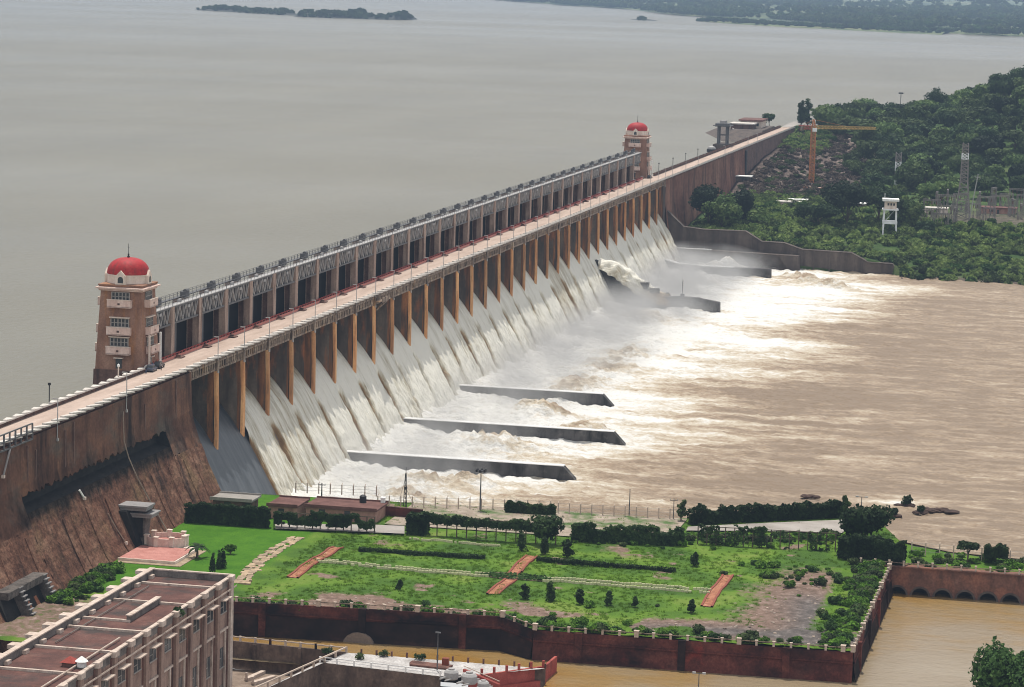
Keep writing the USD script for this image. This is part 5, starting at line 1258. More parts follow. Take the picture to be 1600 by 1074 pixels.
make_tree('wall_weed', 'tuft of weeds growing on the powerhouse parapet', 'round', (-181.8, -59.6, PZ - 0.9), 1.3, 2.2, 0.1, M['leaf_mid'], 320, 0.2, 270, cat='weed')

# yard, platform and red wall in the foreground
M['yard'] = mat('yard', [(0.3, (0.13, 0.09, 0.065)), (0.7, (0.26, 0.20, 0.155))], ns=0.4, fine=0.3, rough=0.95)
M['brown_wall'] = mat('brown_wall', [(0.3, (0.085, 0.055, 0.042)), (0.7, (0.165, 0.115, 0.088))], ns=0.4, fine=0.35, fine_scale=1.5, rough=0.95, drip=((0.04, 0.028, 0.024), 0.5, 0.7, (0.3, 0.3, 0.1)))
M['white_floor'] = mat('white_floor', [(0.3, (0.27, 0.25, 0.235)), (0.7, (0.50, 0.48, 0.46))], ns=0.3, detail=9, fine=0.4, fine_scale=2, rough=0.85)
YZ = -33.0
w0, w1 = at(352, 1001, z=YZ), at(541, 1020, z=YZ)
obj('yard_ground', MB().grid(np.array([[[x, y, -38.2] for y in (-113.2, -44)] for x in (-270, w0[0] - 1.0)], float)[:, ::-1][::-1]), M['yard'], kind='structure')
t = thing('yard_wall', 'brown wall with a pale railing between the powerhouse yard and the canal', 'wall')
obj('masonry', MB().beam(w0 - [0, 0, 2.6], w1 - [0, 0, 2.6], 0.6, 5.4), M['brown_wall'], t)
obj('rail', MB().beam(w0 + [0, 0, 0.95], w1 + [0, 0, 0.95], 0.2), M['post_pale'], t)
for k in range(9):
    c = w0 + (w1 - w0) * k / 8; obj('post', MB().box(c - [0.2, 0.2, 0], c + [0.2, 0.2, 1.15]), M['post_pale'] if k % 3 else M['red_brick'], t)
for k in (2, 5):
    c = w0 + (w1 - w0) * k / 8; obj('buttress', MB().box(c - [0.75, 0.3, 5.2], c + [0.2, 0.3, 0.0]), M['brown_wall'], t)
A_, B_, C_, D_, E_ = at(541, 1020, z=YZ), at(852, 1045, z=YZ), at(740, 1055, z=YZ), at(688, 1057, z=YZ), at(500, 1035, z=YZ)
F_ = at(400, 1083, z=YZ)
obj('platform_floor', MB().add([A_, B_, C_, D_, E_, F_], [[0, 4, 3, 2], [0, 2, 1, 1], [0, 5, 4, 4]]), M['white_floor'], kind='structure')
t = thing('platform_wall', 'dark brown wall with white posts along the near edge of the white platform', 'wall')
obj('masonry', MB().beam(E_ - [0, 0, 3.05], D_ - [0, 0, 3.05], 0.5, 6.0), M['brown_wall'], t)
obj('side_masonry', MB().beam(E_ - [0, 0, 3.05], F_ - [0, 0, 3.05], 0.5, 6.0), M['brown_wall'], t)
for k in range(8):
    c = E_ + (D_ - E_) * k / 7; obj('post', MB().box(c - [0.14, 0.14, 0], c + [0.14, 0.14, 1.1]), M['white'], t)
obj('rail', MB().beam(E_ + [0, 0, 1.0], D_ + [0, 0, 1.0], 0.13).beam(E_ + [0, 0, 0.5], D_ + [0, 0, 0.5], 0.09), M['wall_top'], t)
t = thing('stair_parapet', 'pale sloping parapet with square posts from the platform towards the powerhouse', 'parapet')
for k in range(9):
    c = A_ + (F_ - A_) * k / 8; obj('post', MB().box(c - [0.18, 0.18, 0], c + [0.18, 0.18, 1.15]), M['post_pale'], t)
obj('rail', MB().beam(A_ + [0, 0, 1.05], F_ + [0, 0, 1.05], 0.25), M['post_pale'], t)
t = thing('platform_railing', 'row of short brown posts along the canal edge of the white platform', 'railing')
for k in range(14):
    c = A_ + (B_ - A_) * k / 13; obj('post', MB().box(c - [0.16, 0.16, 0], c + [0.16, 0.16, 0.95]), M['ph_brown'], t)
obj('canal_wall', MB().beam(A_ - [0, 0, 2.1], B_ - [0, 0, 2.1], 0.5, 4.0), M['brown_wall'], t)
t = thing('red_wall', 'bright red painted wall with posts at the end of the white platform', 'wall')
R0, R1 = at(733, 1057, z=YZ + 0.1), at(849, 1041, z=YZ + 0.1)
obj('wall', MB().beam(R0 - [0, 0, 1.2], R1 - [0, 0, 1.2], 0.5, 2.4), M['red_wall'], t)
obj('lower_wall', MB().beam(R0 - [0.5, 0, 4.4], R1 - [0.5, 0.4, 4.4], 0.9, 4.0), M['red_wall'], t)
R2 = R1 + [9, -0.6, 0]; obj('end_wall', MB().beam(R1 - [0, 0, 2.6], R2 - [0, 0, 2.6], 0.5, 5.0), M['red_wall'], t)
for k in range(7):
    c = R0 + (R1 - R0) * k / 6; obj('post', MB().box(c - [0.22, 0.22, 0], c + [0.22, 0.22, 1.1]), M['red_wall'], t)
t = thing('red_walkway', 'low red walkway wall stepping down beside the grey machinery', 'wall'); a, b = at(725, 1050, z=YZ), at(780, 1074, z=YZ)
obj('wall', MB().beam(a + [0, 0, 0.1], b + [0, 0, 0.1], 0.5, 0.9), M['red_wall'], t); obj('rail', MB().beam(a + [0, 0, 1.1], b + [0, 0, 1.1], 0.12), M['post_pale'], t)
t = thing('plank_raft', 'brown planked raft lying on the white platform', 'raft', at(672, 1041, z=YZ)); r = np.random.default_rng(8)
for k in range(5):
    obj('plank', MB().box((-1.6 + 0.62 * k, -4.2 + 0.5 * r.random(), 0.05), (-1.05 + 0.62 * k, 4.2 - 0.5 * r.random(), 0.35), -0.12), M['ph_brown'], t)
obj('box', MB().box((0.2, -3.4, 0.35), (1.2, -2.2, 1.6)), M['terra_dark'], t)
for i, (px, py, s) in enumerate(((705, 1055, 1.0), (733, 1062, 1.1), (755, 1070, 0.8))):
    t = thing('machine_tank', ('pale rounded tank among the grey pipes, leftmost', 'pale tank with a flat lid beside the red wall', 'small pale tank at the bottom edge near the red wall')[i], 'tank', at(px, py + 6, z=YZ), scale=s)
    obj('tank', MB().lathe((0, 0, 0), [(1.2, 0), (1.35, 0.3), (1.35, 1.3), (1.0, 1.7), (0.05, 1.8)], 12), M['steel_pale'], t, smooth=40); obj('lid', MB().lathe((0, 0, 1.75), [(0.6, 0), (0.6, 0.25), (0.02, 0.3)], 10), M['steel_grey'], t)
    obj('pipe', MB().tube([(-2.6, 1.5, 0.5), (0, 0.4, 0.5), (2.2, -1.2, 0.3)], 0.18, 6).tube([(-3, 0.5, 0.3), (1.5, -1.8, 0.3)], 0.14, 6), M['steel_pale'], t)
p = at(683, 1048, z=YZ); t = thing('platform_lamp', 'slim dark lamp post standing on the white platform', 'lamp post', p)
obj('pole', MB().tube([(0, 0, 0), (0, 0, 7.2)], [0.13, 0.08], 6), M['steel_mid'], t); obj('lamp', MB().box((-0.2, -0.5, 7.1), (0.2, 0.5, 7.3)), M['steel_mid'], t)
p = at(1090, 1112, z=-34.5); t = thing('canal_lamp', 'double armed lamp post rising from the bottom edge in front of the canal', 'lamp post', p)
obj('pole', MB().tube([(0, 0, -4), (0, 0, 7.0)], [0.13, 0.08], 6), M['steel_mid'], t); obj('arm', MB().beam((0, -0.9, 6.95), (0, 0.9, 6.95), 0.1), M['steel_mid'], t)
for y in (-0.9, 0.9):
    obj('lamp', MB().box((-0.22, y - 0.3, 6.9), (0.22, y + 0.3, 7.2)), M['steel_pale'], t)
for i, (a, b) in enumerate((((385, 1062), (412, 1050)), ((395, 1068), (428, 1058)))):
    t = thing('yard_beam', ('pale concrete beam lying in the powerhouse yard, the rear one', 'pale concrete beam lying in the powerhouse yard, the front one')[i], 'beam'); A, B = at(*a, z=-37.9), at(*b, z=-37.9)
    obj('beam', MB().beam(A, B, 0.9, 0.6), M['ph_trim'], t); obj('stub', MB().beam(A, A + [0, 0, 1.3], 0.4), M['ph_trim'], t)
for i, (px, py) in enumerate(((512, 1022), (562, 1030), (655, 1031), (600, 1026))):
    p = at(px, py, z=YZ); make_tree('platform_weed', ('bushy weed at the left corner of the white platform', 'pale spreading weed on the white platform', 'dark tuft beside the brown raft', 'low weed by the platform railing')[i], 'round', p, 1.3 - 0.2 * (i % 2), 1.3, 0.05, M['leaf_olive' if i % 2 else 'leaf_dark'], 260, 0.18, 280 + i, cat='weed')

# ---------------------------------------------------------------- structures on the near dam face
M['old_stone'] = mat('old_stone', [(0.3, (0.055, 0.047, 0.042)), (0.7, (0.145, 0.125, 0.11))], ns=0.5, detail=8, fine=0.35, fine_scale=2, rough=0.95, drip=((0.025, 0.022, 0.02), 0.5, 0.7, (0.4, 0.4, 0.1)))
M['grey_slab'] = flat('grey_slab', (0.23, 0.22, 0.215), fine=0.25)
tk = thing('intake_house', 'dark stone bracket shaped intake with grey corniced slabs on the dam slope', 'intake')
obj('upper_slab', MB().box((-61.2, -11.2, -22.0), (-56.6, -4.6, -21.3)).box((-61.5, -11.6, -21.3), (-56.3, -4.6, -20.9)), M['grey_slab'], tk)
obj('lower_slab', MB().box((-60.4, -12.2, -23.6), (-55.6, -7.6, -22.9)).box((-60.7, -12.6, -22.9), (-55.3, -7.4, -22.6)), M['grey_slab'], tk)
obj('shaft', MB().prism([(-5, -22.3), (-11.0, -22.3), (-10.6, -24.5), (-10.3, -27.5), (-11.8, -30.6), (-5, -30.6)], -59.6, -56.2), M['old_stone'], tk)
obj('panel', MB().box((-59.75, -10.0, -28), (-59.4, -7.0, -23.7)), M['black_stain'], tk)
obj('cheek', MB().prism([(-4, -22.0), (-7.2, -22.0), (-10.4, -30.4), (-4, -30.4)], -62.6, -59.76), M['black_stain'], tk)  # black wedge painting the shadow beside the shaft
obj('foot', MB().box((-62.5, -13.2, -30.3), (-55.0, -9.6, -29.5)), M['old_stone'], tk)
M['pink_floor'] = mat('pink_floor', [(0.3, (0.34, 0.135, 0.11)), (0.7, (0.47, 0.22, 0.185))], ns=0.5, fine=0.2, rough=0.9)
pf = thing('viewing_platform', 'pink floored viewing platform with a curved cream parapet at the foot of the dam', 'platform')
obj('base', MB().box((-75.5, -22.6, -30.4), (-61.0, -10.2, -29.5)), M['parapet_brown'], pf)
obj('floor', MB().box((-75.2, -22.3, -29.5), (-61.3, -10.2, -29.42)), M['pink_floor'], pf)
obj('kerb', MB().box((-75.8, -22.9, -30.4), (-75.5, -10.2, -29.3)).box((-75.5, -22.9, -30.4), (-61.0, -22.6, -29.3)), M['cream'], pf)
obj('apron', MB().box((-77.6, -24.6, -30.4), (-60, -22.91, -29.85)).box((-77.6, -22.9, -30.4), (-75.81, -10.5, -29.87)), M['flag'], pf)
def ring_wall(c, R, a0, a1, z0, z1, th):
    g = np.linspace(a0, a1, 22); o = [np.c_[c[0] + (R + k) * np.cos(g), c[1] + (R + k) * np.sin(g), 0 * g + z] for k, z in ((0, z0), (0, z1), (-th, z1), (-th, z0))]
    return MB().grid(np.stack(o, 1)[:, ::-1])
cc = np.array([-57.0, -14.6])
obj('terrace', MB().lathe((cc[0], cc[1], -30.4), [(4.5, 0), (4.5, 1.4), (0.05, 1.42)], 26), M['pink_floor'], pf)
obj('curved_parapet', ring_wall(cc, 4.6, PI * 0.68, PI * 1.42, -30.2, -27.7, 0.35), M['pinkish'], pf)
obj('curved_parapet', ring_wall(cc, 4.6, -0.5 * PI, 0.32 * PI, -30.2, -27.9, 0.35), M['pinkish'], pf)
for a in (0.68, 0.93, 1.18, 1.42, -0.5, -0.2, 0.06, 0.32):
    c = cc + 4.45 * np.array([math.cos(a * PI), math.sin(a * PI)])
    obj('pier', MB().box((c[0] - 0.42, c[1] - 0.42, -30.2), (c[0] + 0.42, c[1] + 0.42, -27.5)).box((c[0] - 0.55, c[1] - 0.55, -27.5), (c[0] + 0.55, c[1] + 0.55, -27.3)), M['cream'], pf)
obj('step', MB().box((-60.9, -22.8, -30.4), (-57.5, -19.4, -30.0)).box((-60.0, -21.8, -30.0), (-57.5, -19.4, -29.6)), M['cream'], pf)
# two long pipes and a hose down the face
def face_pipe(px, label, r0, mt, nm='drain_pipe'):
    P = []
    for a, b in px:
        z = np.linspace(0.5, -34, 400); q = at(a, b, y=0)
        best, bd = None, 1e9
        for zz in z:                              # follow the ray to the dam's face
            yv = slope_y(zz) - 0.5; p = at(a, b, z=zz)
            if abs(p[1] - yv) < bd:
                best, bd = p, abs(p[1] - yv)
        P.append(best)
    t = thing(nm, label, 'pipe', P[0]); P = np.array(P) - P[0]
    obj('pipe', MB().tube(P, r0, 6), mt, t)
    obj('bracket', MB().box(P[-1] - 0.3, P[-1] + 0.3), M['cream'], t)
M['pipe_grey'] = flat('pipe_grey', (0.30, 0.23, 0.18), fine=0.3)
face_pipe(((193, 612), (192.5, 650), (194, 690), (201, 715), (215, 748), (230, 775), (247, 805), (262, 831)), 'long pale drain pipe running down the dam face to the viewing platform', 0.15, M['pipe_grey'])
face_pipe(((169, 803), (182, 826), (197, 849)), 'short pale pipe on the stone slope left of the intake', 0.12, M['pipe_grey'])
face_pipe(((24, 676), (15, 705), (5, 745)), 'grey hanging hose below the steel access cage', 0.2, M['steel_grey'])
face_pipe(((124, 766), (132, 779)), 'short white floodlight bar fixed in the black band', 0.22, M['white'], 'floodlight_bar')
p = at(22, 680, y=-0.6); t = thing('access_cage', 'grey steel access cage hanging on the near dam parapet', 'cage', (p[0], 0, 0))
for k in range(7):
    obj('bar', MB().beam((-9 + 3 * k, -0.9, -0.6), (-9 + 3 * k, -0.9, 2.6), 0.3), M['steel_mid'], t)
obj('rail', MB().beam((-9, -0.9, 2.6), (9, -0.9, 2.6), 0.25).beam((-9, -0.9, 1.0), (9, -0.9, 1.0), 0.2).beam((-9, -0.9, -0.6), (9, -0.9, -0.6), 0.3), M['steel_mid'], t)
# stepped portal in the slope behind the powerhouse
po = thing('stone_portal', 'dark stepped stone portal sunk in the dam slope behind the powerhouse', 'portal')
obj('lintel', MB().box((-135.0, -9.6, -26.2), (-115.0, -6.2, -24.8)), M['old_stone'], po)
for x0, x1 in ((-117.0, -115.0), (-129.6, -127.8)):
    sp = [(-6, -25.0), (-9.4, -25.0)]
    for k in range(9):
        y, z = -9.4 - 0.46 * k, -25.0 - 0.82 * k
        sp += [(y, z - 0.82), (y - 0.46, z - 0.82)]
    sp += [(sp[-1][0], -38), (-6, -38)]
    obj('stepped_wall', MB().prism(sp, x0, x1), M['old_stone'], po)
    m = MB()
    for k in range(9):
        m.box((x0 - 0.12, -9.75 - 0.46 * k, -25.0 - 0.82 * k - 0.001), (x1 + 0.12, -9.2 - 0.46 * k, -24.82 - 0.82 * k))
    obj('step', m, M['grey_slab'], po, kind='stuff')
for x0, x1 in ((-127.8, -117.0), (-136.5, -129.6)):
    obj('dark_recess', MB().prism([(-5.5, -26.2), (-8.2, -26.2), (-9.6, -29), (-13.2, -36.5), (-5.5, -36.5)], x0 + 0.02, x1 - 0.02), M['black_stain'], po)  # solid black wedges that paint the shade inside the portal
for x in (-120.5, -124.6):
    obj('ramp', MB().prism([(-9.0, -27.9), (-14.6, -37.0), (-13.6, -37.0), (-8.6, -28.6)], x - 0.7, x + 0.7), M['terracotta'], po)
obj('sill', MB().box((-127, -16, -36.5), (-117.5, -13.3, -35.6)), M['pinkish'], po)
# ---------------------------------------------------------------- right bank: ground
from scipy.interpolate import griddata
from scipy.ndimage import gaussian_filter
CP = []
for y in (-118, -170, -250, -400, -720):
    CP += [(640, y, -44), (689, y, -40.5), (705, y, -37), (745, y, -30), (800, y, -23.5), (870, y, -22), (960, y, -21.5)]
CP += [(709, -3, -29), (709, -40, -27.5), (709, -60, -29.5), (709, -95, -33), (735, -10, -25.5), (760, -42, -23), (760, -90, -25), (720, -112, -36)]
CP += [(800, -3, -24), (870, -4, -22), (950, -4, -15), (1100, -4, -8), (1221, -1, -0.6), (800, -60, -23), (880, -50, -22.5), (900, -25, -21.5), (960, -25, -20), (1000, -37, -20), (1000, -90, -20.5), (1060, -35, -16), (1100, -45, -12), (1100, -20, -10), (1180, -30, -5), (1180, -12, -3), (1230, -20, -2), (1150, -80, -6), (1050, -100, -17), (1050, -200, -9), (1050, -350, -2), (1050, -700, -5),
       (1150, -144, 12), (1150, -250, 25), (1150, -450, 30), (1150, -700, 25), (1300, -30, -4), (1300, -59, -1), (1300, -93, 8), (1300, -138, 26), (1300, -220, 42), (1300, -400, 55), (1300, -700, 50),
       (1450, -60, -6.5), (1450, -100, 4), (1450, -140, 22), (1450, -300, 46), (1450, -700, 40), (1600, 0, -12), (1600, -60, -12), (1600, -140, 8), (1600, -300, 25), (1600, -700, 25), (1800, -140, -12), (1800, -300, -8), (1900, -700, -10), (1900, 90, -14), (1800, 0, -14),
       (1226, 5, -0.5), (1262, 5, -0.4), (1226, -8, -0.6), (1262, -8, -0.6), (1290, 15, -1.5), (1345, 8, -4.5), (1262, 40, -8), (1226, 40, -9), (1400, 30, -11), (1226, 90, -16), (1400, 90, -16), (1300, -10, -2.5)]
CP = np.array(CP, float)
gx, gy = np.arange(640, 1901, 6.0), np.r_[np.arange(-720, -1, 6.0), [-0.4, 4.5, 9.0], np.arange(14, 92, 6.0)]
GX, GY = np.meshgrid(gx, gy, indexing='ij')
GZ = griddata(CP[:, :2], CP[:, 2], (GX, GY), method='linear'); NN = griddata(CP[:, :2], CP[:, 2], (GX, GY), method='nearest'); GZ = np.where(np.isnan(GZ), NN, GZ)
sm = gaussian_filter(GZ, 1.6); wgt = sstep(706, 722, GX); GZ = GZ * (1 - wgt) + sm * wgt
q = np.stack([GX, GY, 0 * GX], -1)
GZ = GZ + (fbm(q * 0.02, 4, 120) - 0.5) * 3.0 * sstep(700, 760, GX) + (fbm(q * 0.09, 3, 121) - 0.5) * 1.3
GZ = np.where((GX < 1224) & (GY > 2), -60, GZ)
GZ = np.where((GX < 704) & (GY > -112), -60, GZ)
bare = 1.2 * sstep(-72, -52, GY) * sstep(860, 915, GX) * sstep(1222, 1195, GX) + np.exp(-((GX - 1000) / 30) ** 2 - ((GY + 45) / 16) ** 2) + 0.8 * np.exp(-((GX - 840) / 45) ** 2 - ((GY + 150) / 40) ** 2) + sstep(700, 693, GX)
bare = np.clip(bare, 0, 1)
M['hill'] = None
Nh = {'g': ('geometry', {}), 'a': ('attribute', dict(attribute='bare')), 'n': ('noise_texture', dict(scale=0.06, detail=9, roughness=0.7)), 'r': ('rgb_ramp', {'ramp': [(0.32, (0.020, 0.040, 0.014)), (0.5, (0.048, 0.088, 0.024)), (0.66, (0.095, 0.125, 0.045))]}),
      'n2': ('noise_texture', dict(scale=0.22, detail=9, roughness=0.75)), 'r2': ('rgb_ramp', {'ramp': [(0.32, (0.045, 0.034, 0.032)), (0.52, (0.115, 0.085, 0.075)), (0.66, (0.21, 0.165, 0.145))]}),
      'x': ('mix_color', {}), 'b': ('bump', dict(strength=0.8, distance=1.0)), 'p': ('principled_bsdf', dict(roughness=0.95, specular_ior_level=0.1)),
      's': ('math', dict(math_type='multiply_add', value2=1.2, value3=-0.6)), 'ad': ('math', dict(math_type='add', use_clamp=True))}
M['hill'] = usdkit.material(stage, '/World/Looks/hill', Nh, [('g.position', 'n.vector'), ('g.position', 'n2.vector'), ('n.fac', 'r.fac'), ('n2.fac', 'r2.fac'), ('r.color', 'x.a'), ('r2.color', 'x.b'), ('n2.fac', 's.value1'), ('s.value', 'ad.value1'), ('a.fac', 'ad.value2'), ('ad.value', 'x.fac'), ('x.result', 'p.base_color'), ('n2.fac', 'b.height'), ('b.normal', 'p.normal')], surface='p.BSDF')
hl = obj('hillside', MB().grid(np.stack([GX, GY, GZ], -1)), M['hill'], kind='structure', smooth=True)
primvar(hl, 'bare', bare.ravel())
_hz = _RGI((gx, gy), GZ, bounds_error=False, fill_value=-50.0)


def hz_(x, y):
    return _hz(np.stack([np.asarray(x, float), np.asarray(y, float)], -1))


def ground_at(px, py):
    """Where the sight line through a pixel meets the right bank."""
    d = _F + _R * (px - 800) / FPX - _U * (py - 537) / FPX
    t = np.linspace(1250, 2700, 3000) / (d @ _F); P = CAM + d * t[:, None]
    k = np.argmax(P[:, 2] < hz_(P[:, 0], P[:, 1]))
    return P[k] if k else P[-1]


def pxof(P):
    d = np.asarray(P, float) - CAM; z = d @ _F
    return np.stack([800 + FPX * (d @ _R) / z, 537 - FPX * (d @ _U) / z], -1)


obj('bank_road', MB().grid(np.array([[[x, y, z] for y in (9.0, 2.0)] for x, z in ((1231, 0.15), (1262, 0.5), (1300, 0.6))], float)), M['apron'], kind='structure')

# ---------------------------------------------------------------- right bank: trees
M['hill_dark'] = leafmat('hill_dark', (0.012, 0.028, 0.014), (0.030, 0.058, 0.026), (0.060, 0.095, 0.040), ns=0.2, rnd=0.6)
M['hill_mid'] = leafmat('hill_mid', (0.036, 0.070, 0.025), (0.078, 0.132, 0.045), (0.150, 0.205, 0.072), ns=0.2, rnd=0.6)
leafs = {'a': M['hill_dark'], 'b': M['hill_mid'], 'c': M['leaf_olive']}
GRP = 'trees on the wooded hillside beyond the dam'
protos = []
def first_tree(k, loc, rz):
    kind, R, H, tr, lf, lb = (('round', 7.5, 11.5, 1.4, 'a', 'dark green round crowned tree on the wooded hillside'), ('round', 8.0, 11.0, 1.2, 'b', 'mid green round crowned tree on the wooded hillside'), ('wide', 9.5, 11.0, 2.0, 'a', 'dark spreading tree on the wooded hillside'), ('wide', 8.6, 10.0, 1.6, 'c', 'olive green spreading tree on the wooded hillside'), ('round', 6.2, 13.0, 1.8, 'c', 'tall olive green tree on the wooded hillside'), ('round', 8.4, 12.0, 1.2, 'b', 'large bushy green tree on the wooded hillside'))[k]
    return make_tree('hillside_tree', lb, kind, loc, R, H, tr, leafs[lf], 1700, 0.75, 400 + k, group=GRP + ', ' + lb.split(' tree')[0], rz=rz)
r = np.random.default_rng(55)
cand = []
for _ in range(16000):
    x, y = r.uniform(985, 1560), r.uniform(-330, -14)
    if y > -52 and x < 1195 or (abs(x - 1000) < 34 and y > -66) or (y > -26 and x < 1235):
        continue
    z = float(hz_(x, y))
    if x < 1225 and (lambda q_: q_[0] < 1268 and q_[1] > 214)(pxof((x, y, z))):
        continue
    if z < -20.5 and x > 1350:
        continue
    u, v = pxof((x, y, z + 8))
    if not (1150 < u < 1660 and v > 60):
        continue
    sp = 12.5 + 5.5 * noise(np.array([x * 0.02, y * 0.02, 0]), 5)
    if all((x - a) ** 2 + (y - b) ** 2 > sp ** 2 for a, b, c in cand):
        cand.append((x, y, z))
cand = np.array(cand)
order = np.argsort(np.linalg.norm(cand - CAM, axis=1))
cand = cand[order]
# those hidden behind the ridge are left out
def hidden(p, h=9):
    t = np.linspace(0.80, 0.985, 40)[:, None]; q_ = CAM + (np.asarray(p) + [0, 0, h] - CAM) * t
    return np.any(hz_(q_[:, 0], q_[:, 1]) + 7.5 * (q_[:, 0] > 985) > q_[:, 2])
cand = np.array([p for p in cand if not hidden(p, 13)])
N_IND = 300
firsts = {}
for i, p in enumerate(cand[:N_IND]):
    k = int(r.integers(0, 6)); s = 0.85 + 0.65 * r.random(); rz = r.random() * 6.28
    if k not in firsts:
        firsts[k] = first_tree(k, p - [0, 0, 0.4], rz)
    else:
        dup(firsts[k], p - [0, 0, 0.4], rz, (s * (0.9 + 0.2 * r.random()), s * (0.9 + 0.2 * r.random()), s * (0.85 + 0.3 * r.random())))
rest = cand[N_IND:]
def crown_mesh(k, kind, R, H, tr, n=900, size=0.8):
    rr = np.random.default_rng(500 + k); return crown(rr, lobes_for(kind, rr, R, H - tr, tr), n, size)
if len(rest):
    instancer('forest', [('tree_crown', crown_mesh(1, 'round', 6, 10.5, 1.0), M['leaf_dark']), ('tree_crown', crown_mesh(2, 'round', 6.5, 9.5, 1), M['leaf_mid']), ('tree_crown', crown_mesh(3, 'wide', 8, 10, 1.4), M['leaf_olive'])], rest - [0, 0, 0.5], r.random(len(rest)) * 6.28, 0.8 + 0.45 * r.random(len(rest)), r.integers(0, 3, len(rest)), label='upper forest on the crest of the wooded hill', cat='forest')
# big trees by the water's edge and along the crest
for i, (px, py, kind, R, H, tr, lf, lb) in enumerate((
        (1108, 352, 'round', 12.0, 20.0, 1.5, 'leaf_dark', 'big dark bushy tree beside the far end of the spillway'), (1156, 350, 'round', 11.0, 18.0, 1.0, 'leaf_dark', 'lower bushy tree right of the big dark tree by the spillway'), (1128, 356, 'round', 10.0, 16.0, 1.0, 'leaf_mid', 'bushy tree in front, between the two dark trees by the spillway'), (1186, 354, 'round', 6.5, 9.0, 0.6, 'leaf_mid', 'lighter green bush tree beside the two dark trees'),
        (1272, 360, 'wide', 10.5, 13.0, 2.5, 'leaf_dark', 'leftmost of the wide dark trees behind the white watchtower'), (1318, 360, 'wide', 14.5, 22.0, 3.5, 'leaf_dark', 'broadest dark umbrella tree left of the white watchtower'), (1368, 358, 'wide', 14.0, 21.0, 3.5, 'leaf_dark', 'dark umbrella tree directly behind the white watchtower'), (1418, 362, 'round', 10.0, 14.0, 1.2, 'leaf_mid', 'green bushy tree right of the white watchtower'), (1448, 366, 'round', 5.5, 7.0, 0.8, 'leaf_dark', 'small dark tree at the edge of the switchyard'),
        (1470, 318, 'wide', 13.0, 13.0, 3.0, 'leaf_mid', 'green umbrella tree behind the switchyard left of the pylon'), (1540, 312, 'wide', 15.0, 14.0, 3.0, 'leaf_mid', 'green umbrella tree behind the pylon'), (1595, 306, 'round', 9.0, 13.0, 1.5, 'leaf_mid', 'bushy tree behind the switchyard at the right edge'))):
    p = at(px, py, z=-24.5) if px < 1200 else ground_at(px, py) + [14.0 if 1250 < px < 1440 else 0.0, 0, -0.5]
    if px >= 1200:
        p[2] = float(hz_(p[0], p[1])) - 0.5
    make_tree('bank_tree', lb, kind, p, R, H, tr, M[{'leaf_dark': 'hill_dark', 'leaf_mid': 'hill_mid'}[lf]], int(260 * R), 0.7, 600 + i)
for i, (px, py, kind, R, H, lf, lb) in enumerate((
        (1251, 196, 'tall', 3.6, 17.0, 'leaf_dark', 'dark tufted palm like tree, left of the pair at the end of the dam'), (1262, 197, 'tall', 4.6, 19.0, 'leaf_dark', 'tall dark tree, right of the pair at the end of the dam'), (1280, 196, 'column', 2.4, 14.5, 'leaf_dark', 'pointed cypress like tree left of the crane tip'), (1292, 196, 'column', 2.4, 13.5, 'leaf_dark', 'pointed cypress like tree right of the crane tip'), (1312, 196, 'round', 5.5, 16.0, 'leaf_dark', 'tall dark tree on the crest behind the crane jib'), (1330, 197, 'round', 6.0, 15.0, 'leaf_dark', 'full dark tree on the crest above the crane jib'), (1358, 196, 'tall', 4.0, 13.0, 'leaf_dark', 'narrow dark tree with bare stem above the jib tip'), (1202, 196, 'round', 4.6, 8.0, 'leaf_dark', 'rounded dark tree beside the pump house'))):
    p = at(px, py, x=1285.0) if px > 1210 else at(px, py, z=1.0)
    make_tree('crest_tree', lb, kind, p, R, H, 2.0, M['hill_dark'], 1100, 0.6, 630 + i)
for i, (px, py, R, H, lb) in enumerate(((1405, 200, 7, 11, 'low dark tree on the crest left of the light mast'), (1440, 190, 8, 12, 'dark tree on the crest below the light mast'), (1462, 178, 9, 16, 'tall rounded tree standing out on the hill skyline'), (1510, 176, 10, 17, 'big rounded tree on the skyline left of the ochre house'), (1565, 150, 10, 15, 'dark tree on the skyline right of the ochre house'), (1592, 140, 11, 16, 'highest tree on the skyline at the right edge'), (1385, 196, 7, 11, 'dark tree on the crest right of the crane jib'))):
    make_tree('crest_tree', lb, 'round', at(px, py, x=1330.0) + [0, 0, 1.5], R, H, 1.6, M['hill_dark' if i % 3 else 'hill_mid'], 1500, 0.7, 660 + i)
# bank shrubs
P = []
while len(P) < 4000:
    x, y = r.uniform(688, 812), r.uniform(-330, -8)
    if (y > -112 and x < 711) or (y > -14 and x > 790):
        continue
    if fbm(np.array([[x * 0.03, y * 0.03, 0]]), 3, 131)[0] < 0.22 and x > 720:
        continue
    P.append((x, y))
for _ in range(520):
    P.append((r.uniform(800, 905), r.uniform(-75, -12)))
for _ in range(420):
    P.append((r.uniform(1120, 1228), r.uniform(-30, -4)))
for _ in range(500):
    P.append((r.uniform(812, 1000), r.choice([r.uniform(-118, -60), r.uniform(-330, -215)])))
P = np.array(P); zz = hz_(P[:, 0], P[:, 1])
instancer('bank_scrub', [('shrub', shrub_mesh(11, 220, 1.0, 1.0, 0.24), M['leaf_scrub']), ('shrub', shrub_mesh(12, 220, 1.0, 1.2, 0.24), M['leaf_olive']), ('shrub', shrub_mesh(13, 220, 1.1, 0.9, 0.24), M['leaf_scrub']), ('shrub', shrub_mesh(14, 220, 1.0, 1.1, 0.24), M['leaf_mid'])], np.c_[P, zz - 0.2], r.random(len(P)) * 6.28, 1.3 + 2.1 * r.random(len(P)) ** 1.6, r.choice([0, 0, 1, 2, 2, 3], len(P)), label='tangled green scrub covering the right river bank', cat='scrub')
n = 1100; P = np.c_[r.uniform(880, 1210, n), r.uniform(-66, -6, n)]; zz = hz_(P[:, 0], P[:, 1])
